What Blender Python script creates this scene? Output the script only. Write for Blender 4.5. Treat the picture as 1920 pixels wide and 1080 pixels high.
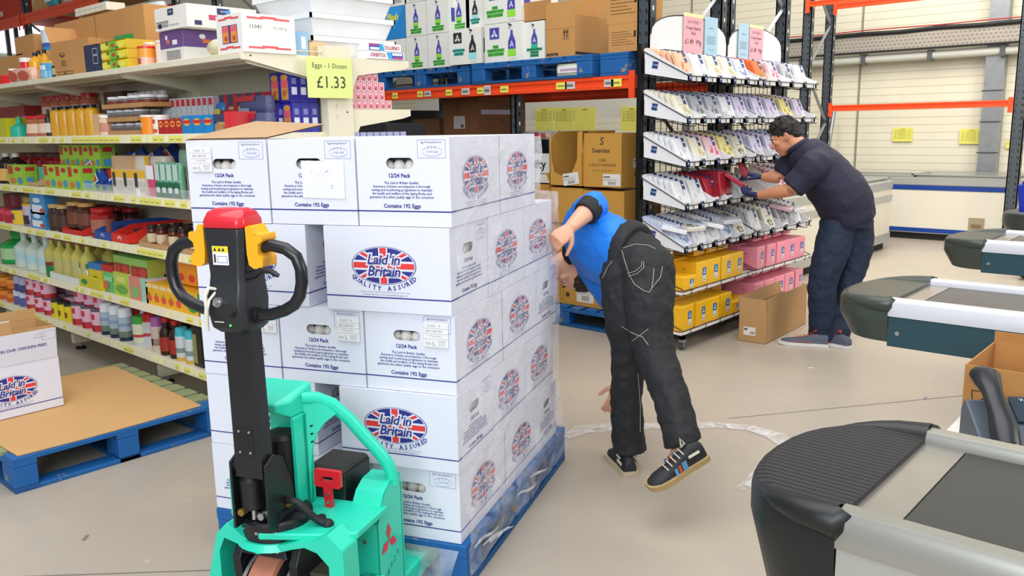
import bpy, bmesh, math, random
from mathutils import Vector, Matrix, geometry
from mathutils.bvhtree import BVHTree
random.seed(7)
PI = math.pi
C = bpy.context.scene.collection
for o in list(bpy.data.objects): bpy.data.objects.remove(o)

# ---------------------------------------------------------------- camera
FPX, CAM_Z = 1581.2, 1.52
PITCH, ROLL, YAW = math.radians(10.69), math.radians(.98), math.radians(138.0)
def _rot(v):
    c, s = math.cos(YAW), math.sin(YAW)
    return Vector((v[0]*-c - v[1]*s, v[0]*s - v[1]*c, v[2]))
_f = Vector((0, math.cos(PITCH), -math.sin(PITCH))); _r = Vector((1, 0, 0)); _d = _f.cross(_r)
CR = _rot(math.cos(ROLL)*_r + math.sin(ROLL)*_d)
CD = _rot(-math.sin(ROLL)*_r + math.cos(ROLL)*_d)
CF = _rot(_f)
CO = Vector((0, 0, CAM_Z))
cam_data = bpy.data.cameras.new('camera'); cam = bpy.data.objects.new('camera', cam_data); C.objects.link(cam)
cam_data.sensor_width = 36; cam_data.lens = 36*FPX/1920; cam_data.clip_start = .05; cam_data.clip_end = 200
m = Matrix.Identity(4)
for i in range(3):
    m[i][0] = CR[i]; m[i][1] = -CD[i]; m[i][2] = -CF[i]; m[i][3] = CO[i]
cam.matrix_world = m
bpy.context.scene.camera = cam

# ---------------------------------------------------------------- light and exposure
sc = bpy.context.scene
sc.view_settings.view_transform = 'Standard'; sc.view_settings.look = 'None'
sc.view_settings.gamma = 1; sc.view_settings.use_curve_mapping = False
sc.view_settings.exposure = 0.32
sc.cycles.max_bounces = 7; sc.cycles.diffuse_bounces = 4; sc.cycles.glossy_bounces = 3; sc.cycles.transparent_max_bounces = 24; sc.cycles.transmission_bounces = 4
sc.cycles.caustics_reflective = False; sc.cycles.caustics_refractive = False; sc.cycles.use_denoising = True
W = bpy.data.worlds.new('world'); sc.world = W; W.use_nodes = True
bg = W.node_tree.nodes['Background']; bg.inputs[0].default_value = (.86, .91, 1.0, 1); bg.inputs[1].default_value = .3
def area(name, loc, target, sx, sy, power, col):
    L = bpy.data.lights.new(name, 'AREA'); L.shape = 'RECTANGLE'; L.size = sx; L.size_y = sy; L.energy = power; L.color = col
    o = bpy.data.objects.new(name, L); C.objects.link(o); o.location = loc
    o.rotation_euler = (Vector(target)-Vector(loc)).to_track_quat('-Z', 'Y').to_euler()
    return o
area('daylight_doorway', (1.5, -3.5, 3.4), (-2.6, 3.5, .8), 5, 3, 300, (.88, .94, 1))
area('roof_light_near', (-1.8, 1.6, 5.8), (-1.9, 3.0, 0), 6, 6, 290, (1, .98, .95))
area('roof_light_far', (-2.0, 8.4, 5.4), (-2.6, 11.5, 0), 6, 4, 400, (1, .95, .86))
area('window_right', (4.2, 5.5, 3.2), (-1.5, 6.5, .8), 4, 3, 170, (1, .96, .88))

# ---------------------------------------------------------------- points from the survey of the photograph
def ray(x, y): return CR*((x-960)/FPX) + CD*((y-540)/FPX) + CF
def on(x, y, X=None, Y=None, Z=None):
    d = ray(x, y)
    t = X/d.x if X is not None else Y/d.y if Y is not None else (Z-CAM_Z)/d.z
    return CO + d*t
def proj(p):
    d = Vector(p)-CO; z = d.dot(CF)
    return 960+FPX*d.dot(CR)/z, 540+FPX*d.dot(CD)/z
def xat(px, Y, z):
    # X on the line (Y, z) that shows at column px
    a = CR-CF*((px-960)/FPX); r = Vector((0, Y, z))-CO
    return -(r.dot(a))/a.x
def yat(px, X, z):
    a = CR-CF*((px-960)/FPX); r = Vector((X, 0, z))-CO
    return -(r.dot(a))/a.y
def zat(py, X, Y):
    a = CD-CF*((py-540)/FPX); r = Vector((X, Y, 0))-CO
    return -(r.dot(a))/a.z
FH = Vector((CF.x, CF.y, 0)).normalized()
RH = Vector((FH.y, -FH.x, 0))
def DP(px, py, D):
    d = ray(px, py); return CO + d*(D/d.dot(FH))

# ---------------------------------------------------------------- materials
def lin(h):
    if isinstance(h, str):
        h = h.lstrip('#'); h = [int(h[i:i+2], 16)/255 for i in (0, 2, 4)]
    return tuple(c/12.92 if c <= .04045 else ((c+.055)/1.055)**2.4 for c in h)
_mats = {}
def mat(h, rough=.5, metal=0, var=.06, scale=6, bump=0, bscale=40, spec=.5, stretch=None, alpha=1, trans=0, emit=0, coat=0):
    key = (h, rough, metal, var, scale, bump, bscale, spec, stretch, alpha, trans, emit, coat)
    if key in _mats: return _mats[key]
    M = bpy.data.materials.new('surface_%s' % str(h).strip('#')); M.use_nodes = True
    nt = M.node_tree; N = nt.nodes; L = nt.links; b = N['Principled BSDF']
    c = lin(h)
    b.inputs['Roughness'].default_value = rough; b.inputs['Metallic'].default_value = metal
    b.inputs['Specular IOR Level'].default_value = spec; b.inputs['Alpha'].default_value = alpha
    b.inputs['Transmission Weight'].default_value = trans; b.inputs['Coat Weight'].default_value = coat
    if emit:
        b.inputs['Emission Color'].default_value = (*c, 1); b.inputs['Emission Strength'].default_value = emit
    tc = N.new('ShaderNodeTexCoord'); nz = N.new('ShaderNodeTexNoise'); nz.inputs['Scale'].default_value = scale; nz.inputs['Detail'].default_value = 4
    src = tc.outputs['Object']
    if stretch:
        mp = N.new('ShaderNodeMapping'); mp.inputs['Scale'].default_value = stretch; L.new(src, mp.inputs[0]); src = mp.outputs[0]
    L.new(src, nz.inputs['Vector'])
    mx = N.new('ShaderNodeMix'); mx.data_type = 'RGBA'
    mx.inputs[6].default_value = (*[max(0, x*(1-var)) for x in c], 1); mx.inputs[7].default_value = (*[min(1, x*(1+var)) for x in c], 1)
    L.new(nz.outputs[0], mx.inputs[0]); L.new(mx.outputs[2], b.inputs['Base Color'])
    if bump:
        n2 = N.new('ShaderNodeTexNoise'); n2.inputs['Scale'].default_value = bscale; n2.inputs['Detail'].default_value = 5; L.new(src, n2.inputs['Vector'])
        bp = N.new('ShaderNodeBump'); bp.inputs['Strength'].default_value = bump; bp.inputs['Distance'].default_value = .01
        L.new(n2.outputs[0], bp.inputs['Height']); L.new(bp.outputs[0], b.inputs['Normal'])
    _mats[key] = M
    return M
def worn(h, under, amount=.5, scale=9, rough=.6, bump=.15):
    # painted surface with chips of another colour of their own shape
    key = ('worn', h, under, amount, scale)
    if key in _mats: return _mats[key]
    M = mat(h, rough, var=.14, scale=5, bump=bump, bscale=30).copy(); _mats[key] = M
    nt = M.node_tree; N = nt.nodes; L = nt.links; b = N['Principled BSDF']
    src = b.inputs['Base Color'].links[0].from_socket
    tc = N.new('ShaderNodeTexCoord'); nz = N.new('ShaderNodeTexNoise'); nz.inputs['Scale'].default_value = scale; nz.inputs['Detail'].default_value = 8; nz.inputs['Roughness'].default_value = .7
    L.new(tc.outputs['Object'], nz.inputs[0])
    rp = N.new('ShaderNodeValToRGB'); rp.color_ramp.elements[0].position = amount; rp.color_ramp.elements[1].position = amount+.05
    L.new(nz.outputs[0], rp.inputs[0])
    mx = N.new('ShaderNodeMix'); mx.data_type = 'RGBA'; L.new(rp.outputs[0], mx.inputs[0]); L.new(src, mx.inputs[6]); mx.inputs[7].default_value = (*lin(under), 1)
    L.new(mx.outputs[2], b.inputs['Base Color'])
    return M
def striped(h, h2, axis='Z', scale=20, rough=.5, sharp=.06, bump=.4):
    # fine ribs across one axis: bump and a thin line colour
    key = ('str', h, h2, axis, scale)
    if key in _mats: return _mats[key]
    M = mat(h, rough, var=.04, scale=3).copy(); _mats[key] = M
    nt = M.node_tree; N = nt.nodes; L = nt.links; b = N['Principled BSDF']
    src = b.inputs['Base Color'].links[0].from_socket
    tc = N.new('ShaderNodeTexCoord'); sp = N.new('ShaderNodeSeparateXYZ'); L.new(tc.outputs['Object'], sp.inputs[0])
    mu = N.new('ShaderNodeMath'); mu.operation = 'MULTIPLY'; mu.inputs[1].default_value = scale; L.new(sp.outputs[axis], mu.inputs[0])
    fr = N.new('ShaderNodeMath'); fr.operation = 'FRACT'; L.new(mu.outputs[0], fr.inputs[0])
    lt = N.new('ShaderNodeMath'); lt.operation = 'LESS_THAN'; lt.inputs[1].default_value = sharp*2; L.new(fr.outputs[0], lt.inputs[0])
    mx = N.new('ShaderNodeMix'); mx.data_type = 'RGBA'; L.new(lt.outputs[0], mx.inputs[0]); L.new(src, mx.inputs[6]); mx.inputs[7].default_value = (*lin(h2), 1)
    L.new(mx.outputs[2], b.inputs['Base Color'])
    bp = N.new('ShaderNodeBump'); bp.inputs['Strength'].default_value = bump; bp.inputs['Distance'].default_value = .01; bp.invert = True
    L.new(lt.outputs[0], bp.inputs['Height']); L.new(bp.outputs[0], b.inputs['Normal'])
    return M
def film_mat(base=.1, vary=.35, scale=9, tint=(.93, .95, 1), stretch=(1, 1, 1)):
    M = bpy.data.materials.new('clear_film'); M.use_nodes = True; nt = M.node_tree; N = nt.nodes; L = nt.links
    for n in list(N): N.remove(n)
    out = N.new('ShaderNodeOutputMaterial'); tr = N.new('ShaderNodeBsdfTransparent')
    gl = N.new('ShaderNodeBsdfPrincipled'); gl.inputs['Base Color'].default_value = (*tint, 1); gl.inputs['Roughness'].default_value = .22
    tc = N.new('ShaderNodeTexCoord'); mp = N.new('ShaderNodeMapping'); mp.inputs['Scale'].default_value = stretch; L.new(tc.outputs['Object'], mp.inputs[0])
    nz = N.new('ShaderNodeTexNoise'); nz.inputs['Scale'].default_value = scale; nz.inputs['Detail'].default_value = 6; nz.inputs['Distortion'].default_value = 1.2; L.new(mp.outputs[0], nz.inputs[0])
    mr = N.new('ShaderNodeMapRange'); mr.inputs[1].default_value = .35; mr.inputs[2].default_value = .75; mr.inputs[3].default_value = base; mr.inputs[4].default_value = base+vary
    L.new(nz.outputs[0], mr.inputs[0])
    bp = N.new('ShaderNodeBump'); bp.inputs['Strength'].default_value = .8; bp.inputs['Distance'].default_value = .02; L.new(nz.outputs[0], bp.inputs['Height']); L.new(bp.outputs[0], gl.inputs['Normal'])
    mx = N.new('ShaderNodeMixShader'); L.new(mr.outputs[0], mx.inputs[0]); L.new(tr.outputs[0], mx.inputs[1]); L.new(gl.outputs[0], mx.inputs[2]); L.new(mx.outputs[0], out.inputs[0])
    return M

# ---------------------------------------------------------------- mesh building
def TR(x=0, y=0, z=0, rz=0, rx=0, ry=0):
    return Matrix.Translation((x, y, z)) @ Matrix.Rotation(rz, 4, 'Z') @ Matrix.Rotation(ry, 4, 'Y') @ Matrix.Rotation(rx, 4, 'X')
def FR(o, x, y):
    # frame: origin, x and y directions (unit), z = x cross y
    x = Vector(x).normalized(); y = Vector(y).normalized(); z = x.cross(y); M = Matrix.Identity(4)
    for i in range(3): M[i][0] = x[i]; M[i][1] = y[i]; M[i][2] = z[i]; M[i][3] = o[i]
    return M
_txt = {}
def text_geo(s, size=1, align='CENTER', shear=0, fat=0, space=1, res=2, line=1):
    key = (s, size, align, shear, fat, space, res, line)
    if key in _txt: return _txt[key]
    cu = bpy.data.curves.new('t', 'FONT'); cu.body = s; cu.size = size; cu.align_x = align; cu.align_y = 'CENTER'
    cu.shear = shear; cu.offset = fat; cu.space_character = space; cu.resolution_u = res; cu.space_line = line
    ob = bpy.data.objects.new('t', cu); me = bpy.data.meshes.new_from_object(ob)
    r = ([v.co.copy() for v in me.vertices], [tuple(p.vertices) for p in me.polygons])
    bpy.data.objects.remove(ob); bpy.data.meshes.remove(me); bpy.data.curves.remove(cu)
    _txt[key] = r
    return r
class MB:
    def __init__(s): s.v = []; s.f = []; s.m = []; s.mats = []; s.T = Matrix.Identity(4)
    def mi(s, m):
        if isinstance(m, str): m = mat(m)
        if m not in s.mats: s.mats.append(m)
        return s.mats.index(m)
    def add(s, vs, fs, m, M=None):
        T = s.T @ M if M is not None else s.T; n = len(s.v); k = s.mi(m)
        s.v += [T @ Vector(v) for v in vs]
        for f in fs: s.f.append(tuple(i+n for i in f)); s.m.append(k)
        return s
    def poly(s, pts, m, M=None): return s.add(pts, [tuple(range(len(pts)))], m, M)
    def box(s, x0, y0, z0, x1, y1, z1, m, M=None):
        v = [(x, y, z) for z in (z0, z1) for y in (y0, y1) for x in (x0, x1)]
        return s.add(v, [(0, 2, 3, 1), (4, 5, 7, 6), (0, 1, 5, 4), (2, 6, 7, 3), (0, 4, 6, 2), (1, 3, 7, 5)], m, M)
    def cbox(s, c, d, m, M=None):
        return s.box(c[0]-d[0]/2, c[1]-d[1]/2, c[2]-d[2]/2, c[0]+d[0]/2, c[1]+d[1]/2, c[2]+d[2]/2, m, M)
    def loft(s, rings, m, M=None, cap=True, closed=False):
        n = len(rings[0]); vs = [p for r in rings for p in r]; fs = []
        K = len(rings)
        for i in range(K if closed else K-1):
            a = i*n; b = ((i+1) % K)*n
            for j in range(n): fs.append((a+j, a+(j+1) % n, b+(j+1) % n, b+j))
        if cap and not closed: fs.append(tuple(range(n))[::-1]); fs.append(tuple(range((K-1)*n, K*n)))
        return s.add(vs, fs, m, M)
    def prism(s, pts, z0, z1, m, M=None):
        return s.loft([[(p[0], p[1], z0) for p in pts], [(p[0], p[1], z1) for p in pts]], m, M)
    def lathe(s, prof, seg, M=None, cap=True):
        # prof: list of (r, z, material of the band that starts here)
        for (r0, z0, m), (r1, z1, _) in zip(prof, prof[1:]):
            A = [(r0*math.cos(2*PI*k/seg), r0*math.sin(2*PI*k/seg), z0) for k in range(seg)]
            B = [(r1*math.cos(2*PI*k/seg), r1*math.sin(2*PI*k/seg), z1) for k in range(seg)]
            s.loft([A, B], m, M, cap=False)
        if cap:
            for (r, z, m), fl in ((prof[0], 1), (prof[-1], 0)):
                if r > 1e-5:
                    P = [(r*math.cos(2*PI*k/seg), r*math.sin(2*PI*k/seg), z) for k in range(seg)]
                    s.poly(P[::-1] if fl else P, m, M)
        return s
    def cyl(s, p, q, r, m, seg=12, r2=None, M=None):
        return s.tube([p, q], [r, r if r2 is None else r2], m, seg, M)
    def tube(s, pts, r, m, seg=8, M=None, closed=False, ry=None, up=None):
        pts = [Vector(p) for p in pts]; n = len(pts)
        R = r if isinstance(r, (list, tuple)) else [r]*n
        rings = []; prev = None
        for i, p in enumerate(pts):
            if closed: t = pts[(i+1) % n]-pts[i-1]
            else: t = (pts[min(i+1, n-1)]-pts[max(i-1, 0)])
            t.normalize()
            if prev is None:
                u = Vector(up) if up is not None else (Vector((0, 0, 1)) if abs(t.z) < .9 else Vector((1, 0, 0)))
                a = (u-t*u.dot(t)).normalized()
            else: a = (prev-t*prev.dot(t)).normalized()
            prev = a; b = t.cross(a)
            k2 = (ry[i] if isinstance(ry, (list, tuple)) else ry) if ry is not None else None
            rings.append([p + a*(R[i] if k2 is None else k2)*math.sin(2*PI*k/seg) + b*R[i]*math.cos(2*PI*k/seg) for k in range(seg)])
        return s.loft(rings, m, M, closed=closed)
    def ball(s, c, r, m, seg=12, rings=8, M=None):
        r = r if isinstance(r, (tuple, list)) else (r, r, r); R = []
        for i in range(1, rings):
            t = PI*i/rings
            R.append([(c[0]+r[0]*math.sin(t)*math.cos(2*PI*k/seg), c[1]+r[1]*math.sin(t)*math.sin(2*PI*k/seg), c[2]-r[2]*math.cos(t)) for k in range(seg)])
        vs = [p for q in R for p in q]; n = seg; fs = []
        for i in range(len(R)-1):
            for j in range(n): fs.append((i*n+j, i*n+(j+1) % n, (i+1)*n+(j+1) % n, (i+1)*n+j))
        b = len(vs); vs += [(c[0], c[1], c[2]-r[2]), (c[0], c[1], c[2]+r[2])]
        for j in range(n): fs.append((b, (j+1) % n, j)); fs.append((b+1, (len(R)-1)*n+j, (len(R)-1)*n+(j+1) % n))
        return s.add(vs, fs, m, M)
    def text(s, t, M, size, m, x=0, y=0, z=0, **k):
        vs, fs = text_geo(t, size, **k)
        return s.add([(v.x+x, v.y+y, z) for v in vs], fs, m, M)
    def rect(s, x0, y0, x1, y1, m, M, z=.0008):
        return s.poly([(x0, y0, z), (x1, y0, z), (x1, y1, z), (x0, y1, z)], m, M)
    def ellipse(s, cx, cy, rx, ry, m, M, z=.0008, n=40):
        return s.poly([(cx+rx*math.cos(2*PI*k/n), cy+ry*math.sin(2*PI*k/n), z) for k in range(n)], m, M)
    def frame(s, x0, y0, x1, y1, w, m, M, z=.0008):
        for a in ((x0, y0, x1, y0+w), (x0, y1-w, x1, y1), (x0, y0, x0+w, y1), (x1-w, y0, x1, y1)): s.rect(*a, m, M, z)
        return s
    def mesh(s, name, smooth=None):
        me = bpy.data.meshes.new(name); me.from_pydata([tuple(v) for v in s.v], [], s.f)
        for m in s.mats: me.materials.append(m)
        me.polygons.foreach_set('material_index', s.m)
        if smooth:
            me.polygons.foreach_set('use_smooth', [True]*len(s.f)); me.set_sharp_from_angle(angle=math.radians(smooth))
        me.update(); return me
    def build(s, name, parent=None, smooth=None, bevel=0, seg=2, loc=None):
        o = bpy.data.objects.new(name, s.mesh(name, smooth)); C.objects.link(o)
        if parent is not None: o.parent = parent
        if loc is not None: o.location = loc
        if bevel:
            b = o.modifiers.new('bevel', 'BEVEL'); b.width = bevel; b.segments = seg; b.limit_method = 'ANGLE'; b.angle_limit = math.radians(40)
        return o
def tag(o, label, cat, group=None):
    o['label'] = label; o['category'] = cat
    if group: o['group'] = group
    return o
def thing(name, label, cat, loc=(0, 0, 0), rz=0, group=None, rx=0, ry=0):
    o = bpy.data.objects.new(name, None); C.objects.link(o); o.empty_display_size = .05
    o.location = loc; o.rotation_euler = (rx, ry, rz)
    return tag(o, label, cat, group)
def struct(o): o['kind'] = 'structure'; return o
def dup(o, label=None, group=None, loc=None, rot=None, scale=None):
    c = o.copy(); C.objects.link(c)
    if label: c['label'] = label
    if group: c['group'] = group
    if loc is not None: c.location = loc
    if rot is not None: c.rotation_euler = rot
    if scale is not None: c.scale = scale
    for ch in list(o.children):
        d = ch.copy(); C.objects.link(d); d.parent = c
        for g in list(ch.children):
            e = g.copy(); C.objects.link(e); e.parent = d
    return c
def clip(poly, conv):
    # Sutherland-Hodgman: poly inside the convex counter-clockwise polygon conv
    out = list(poly)
    for i in range(len(conv)):
        a, b = conv[i], conv[(i+1) % len(conv)]; inp, out = out, []
        if not inp: break
        def side(p): return (b[0]-a[0])*(p[1]-a[1])-(b[1]-a[1])*(p[0]-a[0])
        for j in range(len(inp)):
            p, q = inp[j-1], inp[j]; sp, sq = side(p), side(q)
            if (sp >= 0) != (sq >= 0):
                t = sp/(sp-sq); out.append((p[0]+(q[0]-p[0])*t, p[1]+(q[1]-p[1])*t))
            if sq >= 0: out.append(q)
    return out
# ================================================================ the building
def floor_mat():
    M = mat('#aea497', .34, var=.05, scale=.7, bump=.03, bscale=3).copy(); nt = M.node_tree; N = nt.nodes; L = nt.links; b = N['Principled BSDF']
    src = b.inputs['Base Color'].links[0].from_socket; tc = N.new('ShaderNodeTexCoord')
    def layer(src, col, scale, lo, hi, typ='NOISE', det=6):
        n = N.new('ShaderNodeTexNoise'); n.inputs['Scale'].default_value = scale; n.inputs['Detail'].default_value = det; n.inputs['Roughness'].default_value = .65
        L.new(tc.outputs['Object'], n.inputs[0])
        r = N.new('ShaderNodeValToRGB'); r.color_ramp.elements[0].position = lo; r.color_ramp.elements[1].position = hi; L.new(n.outputs[0], r.inputs[0])
        x = N.new('ShaderNodeMix'); x.data_type = 'RGBA'; L.new(r.outputs[0], x.inputs[0]); L.new(src, x.inputs[6]); x.inputs[7].default_value = (*lin(col), 1)
        return x.outputs[2]
    s2 = layer(src, '#b8ac9a', 1.3, .45, .7)
    s3 = layer(s2, '#99907f', 22, .70, .76)
    s4 = layer(s3, '#c8bca6', 6, .68, .74)
    L.new(s4, b.inputs['Base Color'])
    return M
FM = floor_mat()
mb = MB(); mb.box(-16, -5, -.12, 8, 12.95, 0, FM); fl = struct(mb.build('floor'))
# painted joint lines and small litter marks in the floor
wall_m = striped('#e6e0ca', '#c6c0aa', 'Z', 9.5, .45, .05, .25)
mb = MB(); mb.box(-16, 12.75, 0, 8, 12.95, 6, wall_m)
struct(mb.build('wall_back'))
mb = MB(); mb.box(-16.2, -5, 0, -16, 12.95, 6, mat('#b9b7aa', .6)); struct(mb.build('wall_left'))
mb = MB()
for a, b in (((-2.62, 1.35), (-3.4, .6)), ((-2.0, 3.9), (-1.0, 5.3)), ((-1.9, 6.6), (.2, 7.9))):
    a, b = Vector((*a, .0015)), Vector((*b, .0015)); d = (b-a).normalized(); n = Vector((-d.y, d.x, 0))*.003
    mb.poly([a-n, b-n, b+n, a+n], mat('#827a6e', .6))
struct(mb.build('trim_1'))
# wall panel joints, steel post, cable tray and pipe on the back wall
mb = MB()
for x in (-10.2, -7.4, -4.62, -1.8, 1): mb.box(x-.012, 12.735, 0, x+.012, 12.752, 6, mat('#8d8b80', .6))
struct(mb.build('trim_2'))
grey = mat('#8f9496', .45, .3); galv = mat('#9aa0a4', .4, .6, var=.2, scale=9)
mb = MB(); mb.box(-2.95, 12.56, .6, -2.73, 12.74, 6, galv)
for z in (1.1, 1.5, 1.9, 2.4, 3.4): mb.box(-2.97, 12.55, z, -2.71, 12.56, z+.012, mat('#3a3c3d'))
tag(mb.build('steel_post'), 'grey galvanised steel post fixed to the cream panelled back wall', 'post')
def tray_mat():
    M = mat('#b5aea2', .5, .2).copy(); nt = M.node_tree; N = nt.nodes; L = nt.links; b = N['Principled BSDF']
    src = b.inputs['Base Color'].links[0].from_socket; tc = N.new('ShaderNodeTexCoord'); br = N.new('ShaderNodeTexBrick')
    mp = N.new('ShaderNodeMapping'); mp.inputs['Rotation'].default_value = (PI/2, 0, 0); L.new(tc.outputs['Object'], mp.inputs[0]); L.new(mp.outputs[0], br.inputs['Vector'])
    br.inputs['Scale'].default_value = 1; br.inputs['Brick Width'].default_value = .055; br.inputs['Row Height'].default_value = .048; br.inputs['Mortar Size'].default_value = .009
    br.inputs['Color1'].default_value = (0, 0, 0, 1); br.inputs['Color2'].default_value = (0, 0, 0, 1); br.inputs['Mortar'].default_value = (1, 1, 1, 1)
    br.offset = .5
    L.new(src, br.inputs['Mortar'])
    mx = N.new('ShaderNodeMix'); mx.data_type = 'RGBA'; mx.inputs[0].default_value = .35; L.new(src, mx.inputs[6]); L.new(br.outputs['Color'], mx.inputs[7])
    L.new(mx.outputs[2], b.inputs['Base Color']); return M
tr = thing('cable_tray', 'perforated grey cable tray running along the cream back wall', 'cable tray')
mb = MB(); mb.box(-15.5, 12.45, 2.5, 7, 12.49, 2.72, tray_mat()); mb.box(-15.5, 12.45, 2.49, 7, 12.7, 2.5, galv); mb.build('tray_panel', tr)
mb = MB(); black = mat('#1b1c1e', .5)
mb.tube([(x, 12.44+.01*math.sin(x*3), 2.735+.008*math.sin(x*5)) for x in [-15.5+i*.5 for i in range(46)]], .03, black)
mb.tube([(x, 12.44, 2.49) for x in (-15.5, 7)], .012, black); mb.build('black_cable', tr)
mb = MB(); mb.tube([(x, 12.45, 2.785+.006*math.sin(x*4)) for x in [-15.5+i*.5 for i in range(46)]], .009, mat('#b8433c', .5)); mb.build('red_cable', tr)
pp = thing('wall_pipe', 'pale grey pipe clipped under the cable tray', 'pipe')
mb = MB(); mb.cyl((-15.5, 12.55, 2.4), (7, 12.55, 2.4), .055, mat('#cfd0c6', .4)); mb.build('pipe_run', pp, 60)
for x in (-4.5, -3.62, -2.75, -5.4, -7, -9): mb = MB(); mb.box(x-.03, 12.48, 2.33, x+.03, 12.62, 2.47, mat('#55585a')); mb.build('pipe_clip', pp)
# yellow notices on the back wall
def notice(x, z, w, h, label, Y=12.72, rows=9):
    mb = MB(); Mf = FR((x, Y, z), (1, 0, 0), (0, 0, 1)); mb.box(-w/2, -h/2, -.002, w/2, h/2, .002, mat('#e3e06a', .7), Mf)
    mb.rect(-.12*w, h*.38, .12*w, h*.42, '#8f8d45', Mf, .003)
    for i in range(rows):
        z0 = h*(.3-i*.075)
        for a, b in ((-.42, -.3), (-.26, .18), (.24, .32), (.36, .42)): mb.rect(a*w, z0, b*w, z0+h*.02, '#8f8d45', Mf, .003)
    o = mb.build('price_notice'); return tag(o, label, 'notice', None)
notice(-3.97, 1.345, .27, .19, 'yellow price list on the back wall, left of the two above the chest freezer')
notice(-3.08, 1.315, .30, .20, 'yellow price list on the back wall, nearest the steel post')
notice(-2.62, 1.2, .09, .09, 'small yellow note on the back wall beside the right grey upright', rows=3)

# ---------------------------------------------------------------- pallet racking
post_m = mat('#4a5258', .45, .35, var=.15, scale=12); post_d = mat('#3b444c', .45, .35, var=.15, scale=12)
orange = mat('#ee4a1c', .42, var=.08, scale=8); slot_m = mat('#e8e6da', .8); dark = mat('#0d0e10', .7)
def upright(mb, x, y, h, w=.1, d=.08, face='-Y', m=None, slots=True):
    m = m or post_m
    mb.box(x-w/2, y, 0, x-w/2+.012, y+d, h, m); mb.box(x+w/2-.012, y, 0, x+w/2, y+d, h, m); mb.box(x-w/2, y, 0, x+w/2, y+.006, h, m)
    mb.box(x-w/2-.01, y-.02, 0, x+w/2+.01, y+d+.02, .012, m)
    n = int((h-.1)/.075)
    for k in range(n):
        z = .1+k*.075
        for s in (-1, 1):
            mb.poly([(x+s*w*.26-.008*s, y-.001, z), (x+s*w*.26+.008, y-.001, z), (x+s*w*.26+.008-.004, y-.001, z+.03), (x+s*w*.26-.012, y-.001, z+.03)], dark)
        for q in (-1, 1):
            X = x+w/2+.001 if q > 0 else x-w/2-.001
            mb.poly([(X, y+d*.4, z+.02), (X, y+d*.62, z+.02), (X, y+d*.62, z+.05), (X, y+d*.4, z+.05)], slot_m if k % 2 else dark)
def frame_end(x, y0, y1, h, label, group=None, rail=True):
    t = thing('pallet_rack', label, 'racking upright frame', (0, 0, 0), group=group)
    for y in (y0, y1-.08):
        mb = MB(); upright(mb, x, y, h); mb.build('upright', t)
    mb = MB(); z = .25; s = 0
    while z < h-.9:
        a, b = (y0+.05, y1-.05) if s % 2 == 0 else (y1-.05, y0+.05)
        mb.tube([(x, a, z), (x, b, z+.75)], .018, galv, 4); z += .75; s += 1
    mb.build('brace', t); return t
RY0, RY1 = 5.06, 6.14
frame_end(-3.31, RY0, RY1, 4.2, 'tall grey perforated rack frame directly behind the napkin stand, nearer of the back-to-back pair')
frame_end(-3.31, RY1+.06, RY1+1.14, 4.2, 'tall grey perforated rack frame behind the napkin stand, further of the back-to-back pair')
t = thing('pallet_rack', 'low grey rack upright between the brown napkin cartons and the big dark carton', 'racking upright frame')
mb = MB(); upright(mb, -4.53, RY0+.02, 1.78, .06); mb.build('upright', t)
frame_end(xat(830, RY1-.08, 1.7), RY0, RY1, 4.2, 'tall grey rack frame hidden behind the end of the white shelving')
frame_end(-8.9, RY0, RY1, 4.2, 'tall dark rack frame far left behind the white shelving')
def beam(x0, x1, y, z0, z1, label, tags=(), name='orange_beam'):
    t = thing(name, label, 'rack beam', (0, 0, 0))
    h = z1-z0; pr = [(0, 0), (.04, 0), (.04, h), (0, h), (0, h*.72), (.01, h*.64), (.01, h*.36), (0, h*.28)]
    mb = MB(); mb.loft([[(x0, y+p[0], z0+p[1]) for p in pr], [(x1, y+p[0], z0+p[1]) for p in pr]], orange); mb.build('beam_rail', t)
    mb = MB()
    for x in (x0, x1-.05): mb.box(x, y-.006, z0-.07, x+.05, y, z1+.03, orange)
    mb.build('end_bracket', t)
    for i, (px, w, h2, c) in enumerate(tags):
        X = xat(px, y-.002, (z0+z1)/2); mb = MB(); Mf = FR((X, y-.004, (z0+z1)/2-.004), (1, 0, 0), (0, 0, 1))
        mb.box(-w/2, -h2/2, -.0015, w/2, h2/2, .0015, mat(c, .7), Mf)
        mb.rect(-w*.35, -h2*.1, w*.3, h2*.05, '#55534a', Mf, .002)
        if c != '#e6dc5a':
            for k in range(9): mb.rect(-w*.4+k*w*.09, -h2*.3, -w*.4+k*w*.09+w*.035, h2*.35, '#333333', Mf, .0025)
        mb.build('shelf_ticket', t)
    return t
yl, wh = '#e6dc5a', '#d6d6d6'
beam(-6.3, -3.34, RY0-.05, 1.785, 1.872, 'long orange rack beam with yellow tickets under the blue pallets',
     [(741, .07, .05, yl), (788, .07, .05, yl), (802, .08, .045, wh), (842, .075, .05, yl), (873, .09, .05, wh), (901, .07, .05, yl), (914, .07, .07, wh), (946, .085, .05, yl), (1053, .1, .05, yl), (1069, .09, .05, wh), (1142, .08, .05, wh), (1156, .09, .055, yl)])
beam(-6.3, -3.34, RY1-.01, 1.76, 1.872, 'orange rear beam of the rack bay holding the blue pallets')
beam(-14.44, -11.8, RY0-.05, 3.2, 3.35, 'orange beam above the far left shelving carrying mixed cartons')
beam(-15.95, -14.56, RY0-.05, 3.2, 3.35, 'orange beam at the far top left corner')
beam(-14.44, -11.8, RY1-.01, 3.2, 3.35, 'orange rear beam above the far left shelving')
frame_end(-11.75, RY0, RY1, 4.2, 'tall dark rack frame left of the middle of the far left racking')
frame_end(-14.5, RY0, RY1, 4.2, 'tall dark rack frame at the far left edge beside the red crate')
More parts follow.
